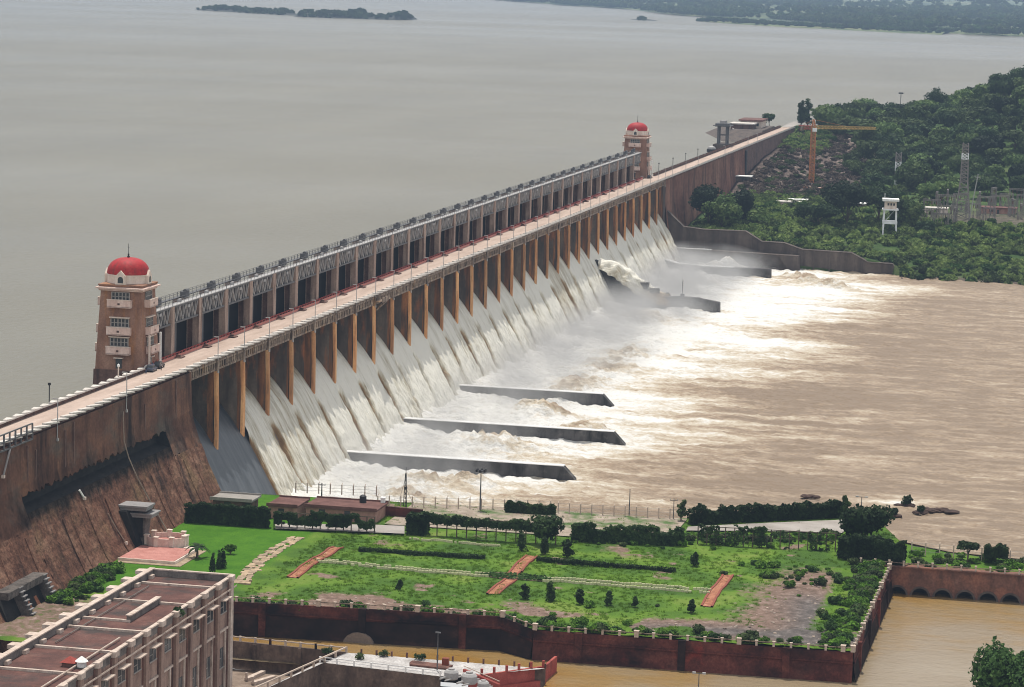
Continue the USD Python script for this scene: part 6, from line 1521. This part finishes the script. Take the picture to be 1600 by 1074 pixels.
M['brush'] = leafmat('brush', (0.050, 0.038, 0.036), (0.100, 0.078, 0.070), (0.17, 0.14, 0.115), rnd=0.4)
instancer('dry_brush', [('shrub', shrub_mesh(51, 160, 1.0, 1.0, 0.22), M['brush']), ('shrub', shrub_mesh(52, 160, 1.0, 0.8, 0.22), M['brush']), ('shrub', shrub_mesh(53, 160, 1.0, 1.0, 0.22), M['leaf_olive'])], np.c_[P, zz - 0.2], r.random(n) * 6.28, 1.0 + 2.0 * r.random(n) ** 1.5, r.choice([0, 0, 1, 1, 2], n), label='purplish brown dry brush on the slope below the far dam wall', cat='brush')
P = np.c_[r.uniform(925, 1205, 700), r.uniform(-52, -8, 700)]; zz = hz_(P[:, 0], P[:, 1])
instancer('rockfill', [('boulder', rock(s), M['rubble']) for s in (31, 32, 33)], np.c_[P, zz], r.random(700) * 6.28, 0.25 + 1.0 * r.random(700) ** 3, r.integers(0, 3, 700), label='loose rock and rubble on the slope below the far dam wall', cat='rocks')

# ---------------------------------------------------------------- right bank: built things
M['crane_orange'] = flat('crane_orange', (0.42, 0.16, 0.055), rough=0.6)
M['crane_yellow'] = flat('crane_yellow', (0.42, 0.28, 0.085), rough=0.6)


def lattice(a, b, wa, wb, n, t, sides=4, up=(0, 0, 1)):
    """A lattice boom from a to b, wa and wb wide at its ends."""
    a, b = np.asarray(a, float), np.asarray(b, float); d = (b - a) / np.linalg.norm(b - a)
    if abs(d @ np.asarray(up)) > 0.95:
        up = (1, 0, 0)
    e = np.cross(d, up); e /= np.linalg.norm(e); f = np.cross(e, d); m = MB()
    cs = [(-1, -1), (1, -1), (1, 1), (-1, 1)] if sides == 4 else [(-1, -0.6), (1, -0.6), (0, 1.0)]
    pt = lambda k, c: a + (b - a) * k / n + (e * c[0] + f * c[1]) * (wa + (wb - wa) * k / n) / 2
    for c in cs:
        m.beam(pt(0, c), pt(n, c), t)
    for k in range(n):
        for i in range(len(cs)):
            c, g = cs[i], cs[(i + 1) % len(cs)]
            m.beam(pt(k, c), pt(k + 1, g), t * 0.7); m.beam(pt(k, c), pt(k, g), t * 0.6)
    return m


cb = np.array([1000.0, -37.0, float(hz_(1000, -37)) - 0.5])
tc = thing('tower_crane', 'rust orange lattice tower crane with a yellow jib in front of the wooded hill', 'crane', cb)
zt = 12.6 - cb[2]
obj('mast', lattice((0, 0, 0), (0, 0, zt), 2.6, 2.4, 16, 0.5), M['crane_orange'], tc)
obj('apex', lattice((0, 0, zt), (0, 0.2, zt + 4.4), 2.2, 0.5, 4, 0.35), M['crane_orange'], tc)
obj('jib', lattice((0, -1.0, zt - 0.2), (0, -35.5, zt + 0.6), 2.2, 1.4, 18, 0.3, 3), M['crane_yellow'], tc)
obj('counter_jib', lattice((0, 1.0, zt - 0.3), (0, 8.5, zt - 0.3), 1.8, 1.8, 4, 0.4), M['red_paint'], tc)
obj('counterweight', MB().box((-1.2, 5.8, zt - 2.2), (1.2, 8.2, zt + 0.4)), M['girder'], tc)
obj('cab', MB().box((-1.9, -2.1, zt - 2.5), (-0.4, 0.4, zt - 0.4)), M['white'], tc)
obj('tie_bar', MB().beam((0, 0.1, zt + 4.3), (0, -18, zt + 1.2), 0.16).beam((0, 0.1, zt + 4.3), (0, 7.5, zt), 0.16), M['crane_orange'], tc)
obj('base_block', MB().box((-3, -3, -1.5), (3, 3, 0.6)), M['coping'], tc)
M['tower_white'] = flat('tower_white', (0.74, 0.75, 0.75), fine=0.08)
p = ground_at(1391, 362) - [6.0, 0, 0]; wt = thing('watchtower', 'white concrete watchtower on four legs with a flat roof', 'watchtower', p - [0, 0, 1.5], 0.12)
W, Hh = 3.0, 17.6
for sx in (-1, 1):
    for sy in (-1, 1):
        obj('leg', MB().beam((sx * (W + 0.25), sy * (W + 0.25), 0), (sx * W * 0.94, sy * W * 0.94, Hh - 4.4), 0.75), M['tower_white'], wt)
obj('ring_beam', MB().box((-W - 0.5, -W - 0.5, 5.9), (W + 0.5, W + 0.5, 7.3)), M['tower_white'], wt)
obj('deck', MB().box((-W - 0.9, -W - 0.9, Hh - 5.0), (W + 0.9, W + 0.9, Hh - 4.4)), M['tower_white'], wt)
obj('cabin', MB().box((-W + 0.1, -W + 0.1, Hh - 4.4), (W - 0.1, W - 0.1, Hh - 0.6)), M['cream'], wt)
for i in range(3):
    obj('window', MB().box((-W + 0.04, -1.6 + 1.35 * i - 0.45, Hh - 2.7), (-W + 0.2, -1.6 + 1.35 * i + 0.45, Hh - 1.5)), M['glass_dark'], wt)
    obj('window', MB().box((-1.6 + 1.35 * i - 0.45, -W + 0.04, Hh - 2.7), (-1.6 + 1.35 * i + 0.45, -W + 0.2, Hh - 1.5)), M['glass_dark'], wt)
obj('roof', MB().box((-W - 1.0, -W - 1.0, Hh - 0.6), (W + 1.0, W + 1.0, Hh + 0.5)), M['white'], wt)
obj('stair', MB().beam((-W + 0.4, -W, 0.5), (W - 0.4, -W, 6.0), 0.16).beam((-W + 0.4, W - 0.6, 7.3), (W - 0.4, -W + 0.4, Hh - 5), 0.16), M['tower_white'], wt)
obj('aerial', MB().beam((-W, W, Hh + 0.5), (-W, W, Hh + 3.2), 0.25), M['tower_white'], wt)
M['galv'] = flat('galv', (0.20, 0.175, 0.16), rough=0.6)
p = ground_at(1503, 350); py_ = thing('pylon', 'tall tapering lattice pylon with a white band near its top in the switchyard', 'pylon', p - [0, 0, 0.5])
obj('legs', lattice((0, 0, 0), (0, 0, 22), 8.0, 3.6, 7, 0.5), M['galv'], py_)
obj('shaft', lattice((0, 0, 22), (0, 0, 33), 3.6, 3.0, 6, 0.5), M['galv'], py_)
obj('white_band', lattice((0, 0, 33), (0, 0, 36), 3.2, 3.0, 2, 0.4), M['tower_white'], py_)
obj('top', lattice((0, 0, 36), (0, 0, 41), 3.0, 2.6, 3, 0.4), M['galv'], py_)
p = ground_at(1399, 292); p = at(1399, 290, x=1040.0); rm = thing('radio_mast', 'white banded lattice mast among the trees above the watchtower', 'mast', (p[0] - 30.0, p[1] - 3.5, p[2] - 5))
for k in range(5):
    obj('section', lattice((0, 0, 5.2 * k), (0, 0, 5.2 * (k + 1)), 3.0, 2.9, 2, 0.5), M['tower_white'] if k % 2 else M['galv'], rm)
p = at(1518, 348, z=-22.5); lp = thing('leaning_pole', 'pale leaning pole between the pylon and the switchyard frames', 'pole', (p[0], p[1] + 1.5, float(hz_(p[0], p[1]))))
obj('pole', MB().beam((0, 0, 0), (0, -3.6, 25), 0.5), M['steel_pale'], lp); obj('arm', MB().beam((0, -5.0, 23), (0, -1.8, 23.5), 0.25), M['steel_pale'], lp)
r = np.random.default_rng(12)
fr0 = None
for i, (px, py, w) in enumerate(((1455, 338, 9), (1478, 334, 10), (1492, 345, 8), (1540, 336, 10), (1562, 333, 9), (1582, 338, 9), (1600, 332, 9), (1470, 350, 8), (1552, 322, 10), (1588, 322, 9), (1448, 345, 7), (1463, 326, 9), (1484, 342, 8), (1500, 330, 9), (1530, 326, 9), (1545, 344, 7), (1572, 326, 8), (1595, 342, 8), (1610, 338, 9), (1520, 340, 8), (1480, 322, 9))):
    p = at(px, py, z=-22.0); p[2] = float(hz_(p[0], p[1])) - 0.2
    if fr0 is None:
        fr0 = thing('switchyard_frame', 'grey steel switchyard frame with hanging insulators', 'switchgear frame', p, group='steel frames of the switchyard')
        for y in (-4, 4):
            obj('post', lattice((0, y, 0), (0, y, 9.5), 0.9, 0.7, 8, 0.2), M['galv'], fr0)
        obj('beam', lattice((0, -4.4, 9.2), (0, 4.4, 9.2), 0.8, 0.8, 9, 0.18), M['galv'], fr0)
        for y in (-2.4, 0, 2.4):
            obj('insulator', MB().tube([(0, y, 8.8), (0, y, 6.8)], 0.22, 6), M['ph_brown'], fr0)
        for y in (-2.4, 0, 2.4):
            obj('apparatus', MB().box((1.5, y - 0.4, 0), (2.3, y + 0.4, 2.4)).tube([(1.9, y, 2.4), (1.9, y, 5.0)], 0.25, 6), M['galv'], fr0)
    else:
        dup(fr0, p, r.normal() * 0.15 + (PI / 2 if i % 3 == 2 else 0), w / 9.5)
for i, (px, py, sx, sy, h, wallm, roofm, lb) in enumerate((
        (1560, 333, 5, 9, 3.2, 'pink_wall', 'roof_red', 'low pink switchyard building at the right edge'), (1462, 333, 4, 6, 3.0, 'cream', 'coping', 'small cream control hut behind the switchyard frames'),
        (1338, 326, 4, 5, 3.2, 'parapet_brown', 'white', 'little hut with a white roof under the umbrella trees'), (1162, 283, 3.5, 4.2, 3.0, 'guide_wall', 'white', 'small white roofed hut at the foot of the far dam wall'),
        (1232, 322, 4, 6, 2.6, 'pinkish', 'coping', 'low pinkish shed at the foot of the rubble slope'), (1246, 318, 3, 5, 2.4, 'cream', 'white', 'pale flat roofed shed left of the umbrella trees'))):
    p = ground_at(px, py); t = thing('bank_hut', lb, 'hut', p - [0, 0, 0.5])
    obj('wall', MB().box((-sx, -sy, 0), (sx, sy, h)), M[wallm], t); obj('roof', MB().box((-sx - 0.5, -sy - 0.5, h), (sx + 0.5, sy + 0.5, h + 0.45)), M[roofm], t)
    obj('door', MB().box((-sx - 0.06, -0.6, 0.5), (-sx + 0.1, 0.6, 2.5)), M['glass_dark'], t)
    if i < 2:
        obj('window', MB().box((-sx - 0.06, 2.0, 1.4), (-sx + 0.1, 3.6, 2.5)), M['glass_dark'], t)
p = ground_at(1282, 296); t = thing('orange_slab', 'long pale orange concrete slab around the crane foot', 'slab', p - [0, 0, 1.0])
obj('slab', MB().box((-5, -13, 0), (9, 9, 1.7)), M['pinkish'], t); obj('edge_wall', MB().box((-5.6, -13, 0), (-5.02, 9, 2.3)), M['terracotta'], t)
p = ground_at(1327, 292); t = thing('domed_hut', 'grey domed hut on the slope right of the crane', 'hut', p - [0, 0, 0.6])
obj('dome', MB().lathe((0, 0, 0), [(4.6, 0), (4.5, 1.6), (3.6, 3.2), (2.0, 4.2), (0.05, 4.6)], 18), M['guide_wall'], t, smooth=40); obj('doorway', MB().box((-4.75, -0.7, 0.4), (-3.9, 0.9, 2.2)), M['white'], t)
p = at(1552, 158, x=1330.0); t = thing('hill_house', 'small ochre house near the top of the wooded hill', 'house', (p[0], p[1], p[2] - 3.5))
obj('wall', MB().box((-3, -5, -4), (3, 5, 3.2)), M['pink_wall'], t); obj('roof', MB().prism([(-5.4, 3.2), (5.4, 3.2), (0, 5.4)], -3.4, 3.4), M['crane_yellow'], t)
p = at(1407, 165, x=1330.0); t = thing('hill_light_mast', 'light mast with a lamp bar rising above the hill trees against the lake', 'light mast', (p[0], p[1], p[2] - 12))
obj('pole', MB().tube([(0, 0, 0), (0, 0, 20.2)], [0.28, 0.2], 6), M['steel_mid'], t); obj('lamp_bar', MB().box((-0.5, -1.6, 19.8), (0.5, 1.6, 20.8)), M['steel_mid'], t)

# pump house, gantry and slope on the lake side of the far dam
t = thing('pump_house', 'cream pump house with a red roof on a grey pitched embankment by the lake', 'pump house', (1168.0, 22.0, 0.0))
obj('embankment', MB().add([(-62, 10, -5.5), (34, 36, -5.5), (34, -13, -5.5), (-62, -13, -5.5), (-34, 5, 2.4), (26, 18, 2.4), (26, -13, 2.4), (-34, -13, 2.4)], [[0, 3, 2, 1], [4, 5, 6, 7], [0, 1, 5, 4], [1, 2, 6, 5], [2, 3, 7, 6], [3, 0, 4, 7]]), M['guide_wall'], t)
obj('embankment_kerb', MB().beam((-34, 5, 2.6), (26, 18, 2.6), 0.5), M['coping'], t)
obj('wall', MB().box((-8, -8.5, 2.4), (18, 4.5, 6.6)), M['cream'], t)
obj('roof', MB().box((-9.2, -9.6, 6.6), (19.2, 5.6, 7.5)), M['roof_red'], t)
obj('low_roof', MB().box((-26, -6.5, 5.2), (-9.25, 9.0, 5.9)), M['coping'], t); obj('low_wall', MB().box((-25, -5.5, 2.4), (-9.0, 8.0, 5.2)), M['parapet_brown'], t)
for y in (-6.4, -3.4, -0.4, 2.4):
    obj('window', MB().box((-8.06, y - 0.8, 3.6), (-7.9, y + 0.8, 5.4)), M['glass_dark'], t)
t = thing('lake_gantry', 'grey steel portal gantry standing in the lake beside the far dam', 'gantry', (988.0, 11.2, 0.0))
for x in (0, 7):
    for y in (0, 4.8):
        obj('leg', MB().beam((x, y, -6), (x, y, 11.4), 0.9), M['steel_mid'], t)
obj('top_beam', MB().box((-1.6, -1.6, 11.4), (8.6, 6.4, 13.2)).box((-2.2, -2.6, 11.7), (9.2, 7.6, 12.1)), M['steel_mid'], t)
obj('brace', MB().beam((0, 0, 6.5), (0, 4.8, 6.5), 0.4).beam((7, 0, 6.5), (7, 4.8, 6.5), 0.4), M['steel_mid'], t)
obj('hoist_house', MB().box((1.2, 0.6, 13.2), (5.6, 4.2, 14.8)), M['steel_grey'], t)
obj('pier', MB().box((-4, -2, -14), (22, 7, 1.4)), M['guide_wall'], t)
p = at(1113, 236, y=12.0); t = thing('float_tank', 'round white topped tank by the lake side of the far dam', 'tank', (p[0], 12.4, 0.0))
obj('tank', MB().lathe((0, 0, -5), [(2.4, 0), (2.4, 6.4), (2.0, 7.4), (0.05, 8.2)], 12), M['steel_pale'], t, smooth=40); obj('collar', MB().lathe((0, 0, -0.4), [(2.45, 0), (2.7, 0.2), (2.7, 1.6), (2.45, 1.8)], 12), M['steel_dark'], t)

# ---------------------------------------------------------------- lake islands and the far shore
M['island'] = mat('island', [(0.3, (0.020, 0.024, 0.020)), (0.7, (0.060, 0.058, 0.045))], ns=0.02, detail=8, fine=0.3, fine_scale=0.1, rough=0.95)
def island(pxs, label, wid, seed):
    """pxs: (px, waterline py, height in metres) from left to right."""
    c = np.array([at(a, b, z=-4.0) for a, b, h in pxs]); hgt = np.array([h for _, _, h in pxs], float)
    s = np.r_[0, np.cumsum(np.linalg.norm(np.diff(c, axis=0), axis=1))]; k = np.linspace(0, s[-1], 90)
    cx, cy_, hh = np.interp(k, s, c[:, 0]), np.interp(k, s, c[:, 1]), np.interp(k, s, hgt)
    w = np.linspace(-1, 1, 15); K, Wn = np.meshgrid(k, w, indexing='ij')
    end = sstep(0, s[-1] * 0.06, K) * sstep(s[-1], s[-1] * 0.95, K)
    X = cx[:, None] + wid * (1 + Wn) * (0.5 + 0.5 * end); Y = cy_[:, None] + 0 * Wn
    q = np.stack([X, Y, 0 * X], -1)
    Z = -5 + (hh[:, None] * 0.8 + 1.2) * (1 - np.abs(Wn) ** 2.5) * (0.45 + 1.1 * fbm(q * 0.02, 4, seed)) * (0.2 + 0.8 * end)
    obj('island', MB().grid(np.stack([X, Y, Z], -1)), M['island'], kind='structure', smooth=True)
    r = np.random.default_rng(seed); n = 260
    u, v = r.random(n), r.uniform(-0.8, 0.3, n)
    ii = (u * 89).astype(int); jj = ((v + 1) / 2 * 14).astype(int)
    P = np.c_[X[ii, jj], Y[ii, jj] + r.normal(0, 4, n), Z[ii, jj] - 1]
    keep = hh[ii] > 2.5 + 4 * r.random(n); P = P[keep]
    instancer('island_trees', [('tree_crown', crown_mesh(21, 'round', 6, 8, 0.2, 220, 1.6), M['leaf_dark']), ('tree_crown', crown_mesh(22, 'round', 5, 6, 0.2, 200, 1.5), M['leaf_olive'])], P, r.random(len(P)) * 6.28, 0.5 + 0.7 * r.random(len(P)), r.integers(0, 2, len(P)), label=label, cat='trees')
island(((298, 15.5, 1), (318, 17, 5), (340, 18, 10), (362, 19, 5), (386, 21, 5), (396, 21.5, 7), (420, 22.5, 7), (440, 24, 5), (458, 25, 3)), 'low trees on the left island in the lake', 55, 141)
island(((450, 26, 1), (470, 27, 9), (505, 28, 10), (520, 29, 9), (545, 29, 12), (560, 30, 7), (590, 31, 6), (612, 31.5, 13), (628, 31.5, 9), (637, 31.5, 1)), 'trees on the larger right island in the lake', 60, 142)
island(((982, 31, 0.5), (1000, 32, 3), (1012, 32.5, 3), (1024, 33, 0.5)), 'scrub on the tiny islet before the far shore', 30, 143)
M['far_land'] = mat('far_land', [(0.34, (0.030, 0.050, 0.022)), (0.47, (0.060, 0.085, 0.032)), (0.56, (0.13, 0.15, 0.055)), (0.68, (0.22, 0.185, 0.11))], scale=(0.0035, 0.007, 1), ns=1.0, detail=8, fine=0.2, fine_scale=0.02, rough=0.95)
shore = np.array([at(px, py, z=-4.0)[:2] for px, py in ((700, -8), (780, 1), (860, 7), (980, 15), (1060, 24), (1180, 31), (1310, 39), (1370, 44), (1440, 51), (1520, 55), (1600, 59), (1700, 64), (1900, 76))])
sy, sx = shore[:, 1], shore[:, 0]
yy = np.unique(np.r_[np.linspace(-7000, sy.min(), 30), np.linspace(sy.min(), sy.max(), 120), np.linspace(sy.max(), 9000, 30)])
x0 = np.interp(yy, sy[::-1], sx[::-1]); x0 = np.where(yy > sy.max(), sx[0] + (yy - sy.max()) * 1.2, x0); x0 = np.where(yy < sy.min(), sx[-1], x0)
x0 = x0 + 160 * (fbm(np.c_[yy * 0.004, yy * 0, yy * 0], 4, 151) - 0.5)
tt = np.linspace(0, 1, 70) ** 1.8; Yf, Tf = np.meshgrid(yy, tt, indexing='ij'); Xf = x0[:, None] + (32000 - x0[:, None]) * Tf
q = np.stack([Xf, Yf, 0 * Xf], -1); dsh = Xf - x0[:, None]
Zf = -4.6 + 5 * sstep(0, 250, dsh) + 20 * sstep(300, 3500, dsh) * fbm(q * 0.0011, 4, 152) + 340 * sstep(5500, 16000, dsh) * (fbm(q * 0.00022, 4, 153) ** 1.3)
obj('far_shore', MB().grid(np.stack([Xf, Yf, Zf], -1)[:, ::1]), M['far_land'], kind='structure', smooth=True)
_fz = _RGI((yy, tt), Zf, bounds_error=False, fill_value=None)
r = np.random.default_rng(161); n = 9000
yk = r.uniform(-500, 2600, n * 3); dk = 6500 * r.random(n * 3) ** 1.7 + 8
xk0 = np.interp(yk, yy, x0); xk = xk0 + dk
dens = fbm(np.c_[xk * 0.0022, yk * 0.0045, 0 * xk], 4, 162); keep = r.random(n * 3) < sstep(0.40, 0.60, dens) * 0.9 + 0.08
u, v = pxof(np.c_[xk, yk, 0 * xk]).T
keep &= (u > 600) & (u < 1720) & (v > -14)
xk, yk, dk, xk0 = xk[keep][:n], yk[keep][:n], dk[keep][:n], xk0[keep][:n]
zk = _fz(np.c_[yk, (dk / (32000 - xk0)) ** (1 / 1.8)])
instancer('far_trees', [('tree_crown', crown_mesh(31, 'round', 8, 10, 0.2, 150, 2.4), M['leaf_dark']), ('tree_crown', crown_mesh(32, 'round', 9, 9, 0.2, 150, 2.4), M['leaf_mid']), ('tree_crown', crown_mesh(33, 'round', 7, 12, 0.2, 130, 2.2), M['leaf_olive'])], np.c_[xk, yk, zk - 0.5], r.random(len(xk)) * 6.28, 0.7 + 0.9 * r.random(len(xk)), r.integers(0, 3, len(xk)), label='scattered trees and groves on the hazy far shore', cat='trees')
# spit of land in front of the far shore
cpt = np.array([at(px, py, z=-4.0)[:2] for px, py in ((1088, 33.5), (1150, 38), (1230, 43), (1310, 47), (1390, 51), (1470, 55))])
k = np.linspace(0, 1, 80); cx = np.interp(k, np.linspace(0, 1, 6), cpt[:, 0]); cy_ = np.interp(k, np.linspace(0, 1, 6), cpt[:, 1]); w = np.linspace(-1, 1, 11)
K, Wn = np.meshgrid(k, w, indexing='ij'); X = cx[:, None] + (40 + 150 * K) * (1 + Wn); Y = cy_[:, None] + 0 * K
Z = -5.2 + 5.5 * (1 - np.abs(Wn) ** 3) * (0.4 + 0.9 * fbm(np.stack([X * 0.01, Y * 0.01, 0 * X], -1), 4, 171)) * sstep(0, 0.06, K)
obj('spit', MB().grid(np.stack([X, Y, Z], -1)), M['far_land'], kind='structure', smooth=True)
n = 420; ii = r.integers(1, 80, n); jj = r.integers(2, 9, n)
instancer('spit_trees', [('tree_crown', crown_mesh(41, 'round', 6, 8, 0.2, 180, 1.7), M['leaf_dark']), ('tree_crown', crown_mesh(42, 'round', 6, 7, 0.2, 180, 1.7), M['leaf_mid'])], np.c_[X[ii, jj], Y[ii, jj] + r.normal(0, 6, n), Z[ii, jj] - 0.6], r.random(n) * 6.28, 0.5 + 0.8 * r.random(n), r.integers(0, 2, n), label='trees along the low spit of land in the lake', cat='trees')

# ---------------------------------------------------------------- spray and haze
M['mist'] = usdkit.material(stage, '/World/Looks/mist', {
    'g': ('geometry', {}), 'n': ('noise_texture', dict(scale=0.055, detail=4, roughness=0.55)), 'rn': ('map_range', dict(from_min=0.40, from_max=0.72, to_min=0, to_max=1, clamp=True)), 's': ('separate_xyz', {}),
    'z': ('map_range', dict(from_min=-38, from_max=-27, to_min=1, to_max=0, clamp=True)), 'y': ('map_range', dict(from_min=-58, from_max=-26, to_min=0, to_max=1, clamp=True)),
    'm1': ('math', dict(math_type='multiply')), 'm2': ('math', dict(math_type='multiply')), 'xr': ('map_range', dict(from_min=180, from_max=560, to_min=0.55, to_max=1.9, clamp=True)), 'm4': ('math', dict(math_type='multiply')), 'm3': ('math', dict(math_type='multiply', value2=0.10)),
    'v': ('principled_volume', dict(color=(0.96, 0.95, 0.93), anisotropy=0.2))},
    [('g.position', 'n.vector'), ('n.fac', 'rn.value'), ('g.position', 's.vector'), ('s.z', 'z.value'), ('s.y', 'y.value'), ('z.result', 'm1.value1'), ('y.result', 'm1.value2'), ('m1.value', 'm2.value1'), ('rn.result', 'm2.value2'), ('s.x', 'xr.value'), ('m2.value', 'm4.value1'), ('xr.result', 'm4.value2'), ('m4.value', 'm3.value1'), ('m3.value', 'v.density')], volume='v.volume')
obj('mist', MB().prism([(-4, -39), (-60, -39), (-56, -33), (-30, -27), (-5.5, -27)], 55, 698), M['mist'], kind='stuff', label='pale spray hanging over the foot of the falling water', cat='spray')
M['haze'] = usdkit.material(stage, '/World/Looks/haze', {'v': ('principled_volume', dict(color=(0.55, 0.74, 1.0), density=5.0e-5, anisotropy=0.25))}, volume='v.volume')
obj('haze', MB().box((-900, -9000, -62), (33500, 12000, 420)), M['haze'], kind='stuff', label='thin blue haze over the lake and the far shore', cat='haze')
# ---------------------------------------------------------------- traffic and people on the dam
def car(name, label, loc, rz, paint):
    t = thing(name, label, 'car', loc, rz)
    body = [(-2.1, 0.35), (2.05, 0.35), (2.15, 0.75), (1.2, 0.95), (-2.0, 1.0), (-2.15, 0.7)]
    cab = [(-1.75, 0.97), (0.95, 0.95), (0.35, 1.5), (-1.35, 1.52)]
    m = MB(); g = trimesh.creation.extrude_polygon(_poly(body), 1.66, engine='earcut'); v = np.array(g.vertices)
    obj('body', (np.c_[v[:, 0], v[:, 2] - 0.83, v[:, 1]][:, [0, 1, 2]], np.array(g.faces)[:, ::-1]), paint, t)
    g = trimesh.creation.extrude_polygon(_poly(cab), 1.42, engine='earcut'); v = np.array(g.vertices)
    cb_ = obj('cabin', (np.c_[v[:, 0], v[:, 2] - 0.71, v[:, 1]], np.array(g.faces)[:, ::-1]), M['glass_dark'], t)
    obj('roof', MB().box((-1.35, -0.72, 1.5), (0.38, 0.72, 1.57)), paint, cb_)
    for sx in (-1.35, 1.35):
        for sy in (-0.78, 0.78):
            w = obj('wheel', MB().tube([(sx, sy - 0.1, 0.33), (sx, sy + 0.1, 0.33)], 0.33, 12), M['steel_dark'], t)
            obj('rim', MB().tube([(sx, sy - 0.115, 0.33), (sx, sy + 0.115, 0.33)], 0.18, 8), M['steel_grey'], w)
    for y in (-0.6, 0.6):
        obj('headlight', MB().box((2.08, y - 0.16, 0.62), (2.17, y + 0.16, 0.76)), M['white'], t)
    return t


M['blue_grey'] = flat('blue_grey', (0.055, 0.065, 0.095), rough=0.4, spec=0.5)
M['black_paint'] = flat('black_paint', (0.010, 0.010, 0.012), rough=0.35, spec=0.5)
M['skin'] = flat('skin', (0.20, 0.105, 0.065), fine=0.05)
M['cloth_dark'] = flat('cloth_dark', (0.02, 0.02, 0.03), rough=0.9)
M['cloth_pale'] = flat('cloth_pale', (0.38, 0.36, 0.36), rough=0.9)
M['cloth_blue'] = flat('cloth_blue', (0.06, 0.08, 0.15), rough=0.9)
import manifold3d as m3


def limbs(J, bones, edge=0.05):
    parts = [m3.Manifold.batch_hull([m3.Manifold.sphere(J[a][3], 12).translate(J[a][:3]), m3.Manifold.sphere(J[b][3], 12).translate(J[b][:3])]) for a, b in bones]
    u = m3.Manifold.batch_boolean(parts, m3.OpType.Add).refine_to_length(edge).to_mesh()
    tm = trimesh.Trimesh(u.vert_properties[:, :3], u.tri_verts)
    trimesh.smoothing.filter_taubin(tm, iterations=6)
    return np.array(tm.vertices), np.array(tm.faces)


def person(label, loc, rz, shirt, trousers, stride=0.0):
    """A standing or walking figure about 1.7 m tall, facing +x before turning."""
    t = thing('person', label, 'person', loc, rz)
    s = stride
    J = {'head': (0.03, 0, 1.60, 0.10), 'jaw': (0.07, 0, 1.53, 0.07), 'neck': (0, 0, 1.46, 0.055), 'chest': (0, 0, 1.28, 0.13), 'waist': (0, 0, 1.02, 0.12), 'hip': (0, 0, 0.90, 0.13)}
    B = [('head', 'jaw'), ('jaw', 'neck'), ('neck', 'chest'), ('chest', 'waist'), ('waist', 'hip')]
    for n, y in (('l', 1), ('r', -1)):
        f = s * y
        J |= {'sh' + n: (0, 0.18 * y, 1.38, 0.062), 'el' + n: (-0.10 * f - 0.02, 0.24 * y, 1.10, 0.045), 'wr' + n: (-0.28 * f + 0.05, 0.25 * y, 0.86, 0.034), 'ha' + n: (-0.30 * f + 0.08, 0.245 * y, 0.77, 0.036),
              'th' + n: (0, 0.09 * y, 0.88, 0.095), 'kn' + n: (0.22 * f + 0.03, 0.10 * y, 0.48, 0.06), 'an' + n: (0.30 * f - 0.02, 0.10 * y, 0.09, 0.042), 'to' + n: (0.30 * f + 0.16, 0.12 * y, 0.04, 0.036)}
        B += [('chest', 'sh' + n), ('sh' + n, 'el' + n), ('el' + n, 'wr' + n), ('wr' + n, 'ha' + n), ('hip', 'th' + n), ('th' + n, 'kn' + n), ('kn' + n, 'an' + n), ('an' + n, 'to' + n)]
        for k in range(4):
            J['f%s%d' % (n, k)] = (-0.30 * f + 0.10 + 0.012 * k, (0.245 + 0.0) * y + 0.018 * (k - 1.5), 0.70 + 0.006 * abs(k - 1.5), 0.009); B.append(('ha' + n, 'f%s%d' % (n, k)))
        J['tb' + n] = (-0.30 * f + 0.14, 0.225 * y, 0.745, 0.010); B.append(('ha' + n, 'tb' + n))
    J['nose'] = (0.145, 0, 1.575, 0.014); B.append(('head', 'nose'))
    obj('body', limbs(J, B), M['skin'], t, smooth=True)
    up = {k: (v[0], v[1], v[2], v[3] * 1.16 + 0.008) for k, v in J.items()}
    obj('shirt', limbs(up, [('chest', 'waist'), ('waist', 'hip')] + [q for n in 'lr' for q in (('chest', 'sh' + n), ('sh' + n, 'el' + n))]), shirt, t, smooth=True)
    up['hip2'] = (0, 0, 0.93, 0.135); obj('trousers', limbs(up, [('hip2', 'hip')] + [q for n in 'lr' for q in (('hip', 'th' + n), ('th' + n, 'kn' + n), ('kn' + n, 'an' + n))]), trousers, t, smooth=True)
    h = m3.Manifold.batch_hull([m3.Manifold.sphere(0.108, 12).translate((0.005, 0, 1.63)), m3.Manifold.sphere(0.09, 12).translate((-0.03, 0, 1.57))]).to_mesh()
    obj('hair', (h.vert_properties[:, :3], h.tri_verts), M['cloth_dark'], t, smooth=True)
    return t


q_ = at(224, 580, z=0.0)
car('parked_car', 'blue grey car parked on the road beside the near tower', (q_[0] + 0.5, 8.0, 0.01), 0.06, M['blue_grey'])
car('parked_car', 'second dark car parked just behind the blue grey one by the tower', (q_[0] + 6.6, 8.3, 0.01), 0.02, M['black_paint'])
for i, (dx, y, c1, c2, lb) in enumerate(((-3.6, 7.9, 'cloth_dark', 'cloth_blue', 'person in dark clothes walking behind the blue grey car by the tower'), (3.4, 6.6, 'cloth_pale', 'cloth_dark', 'person in a pale shirt standing between the two cars by the tower'), (3.9, 8.9, 'cloth_blue', 'cloth_dark', 'person in a blue shirt standing beside the railing near the tower'))):
    person(lb, (q_[0] + dx, y, 0.01), 0.7 + 1.9 * i, M[c1], M[c2], 0.5 if i == 0 else 0.1)
q_ = at(911, 319.5, z=0.0)
person('person in black walking alone along the middle of the spillway road', (q_[0], min(8.6, max(3.0, q_[1])), 0.01), 0.1, M['cloth_dark'], M['cloth_dark'], 0.7)
q_ = at(1013, 279, z=0.0)
car('parked_car', 'black car on the road at the foot of the far tower', (q_[0], 8.4, 0.01), 0.03, M['black_paint'])
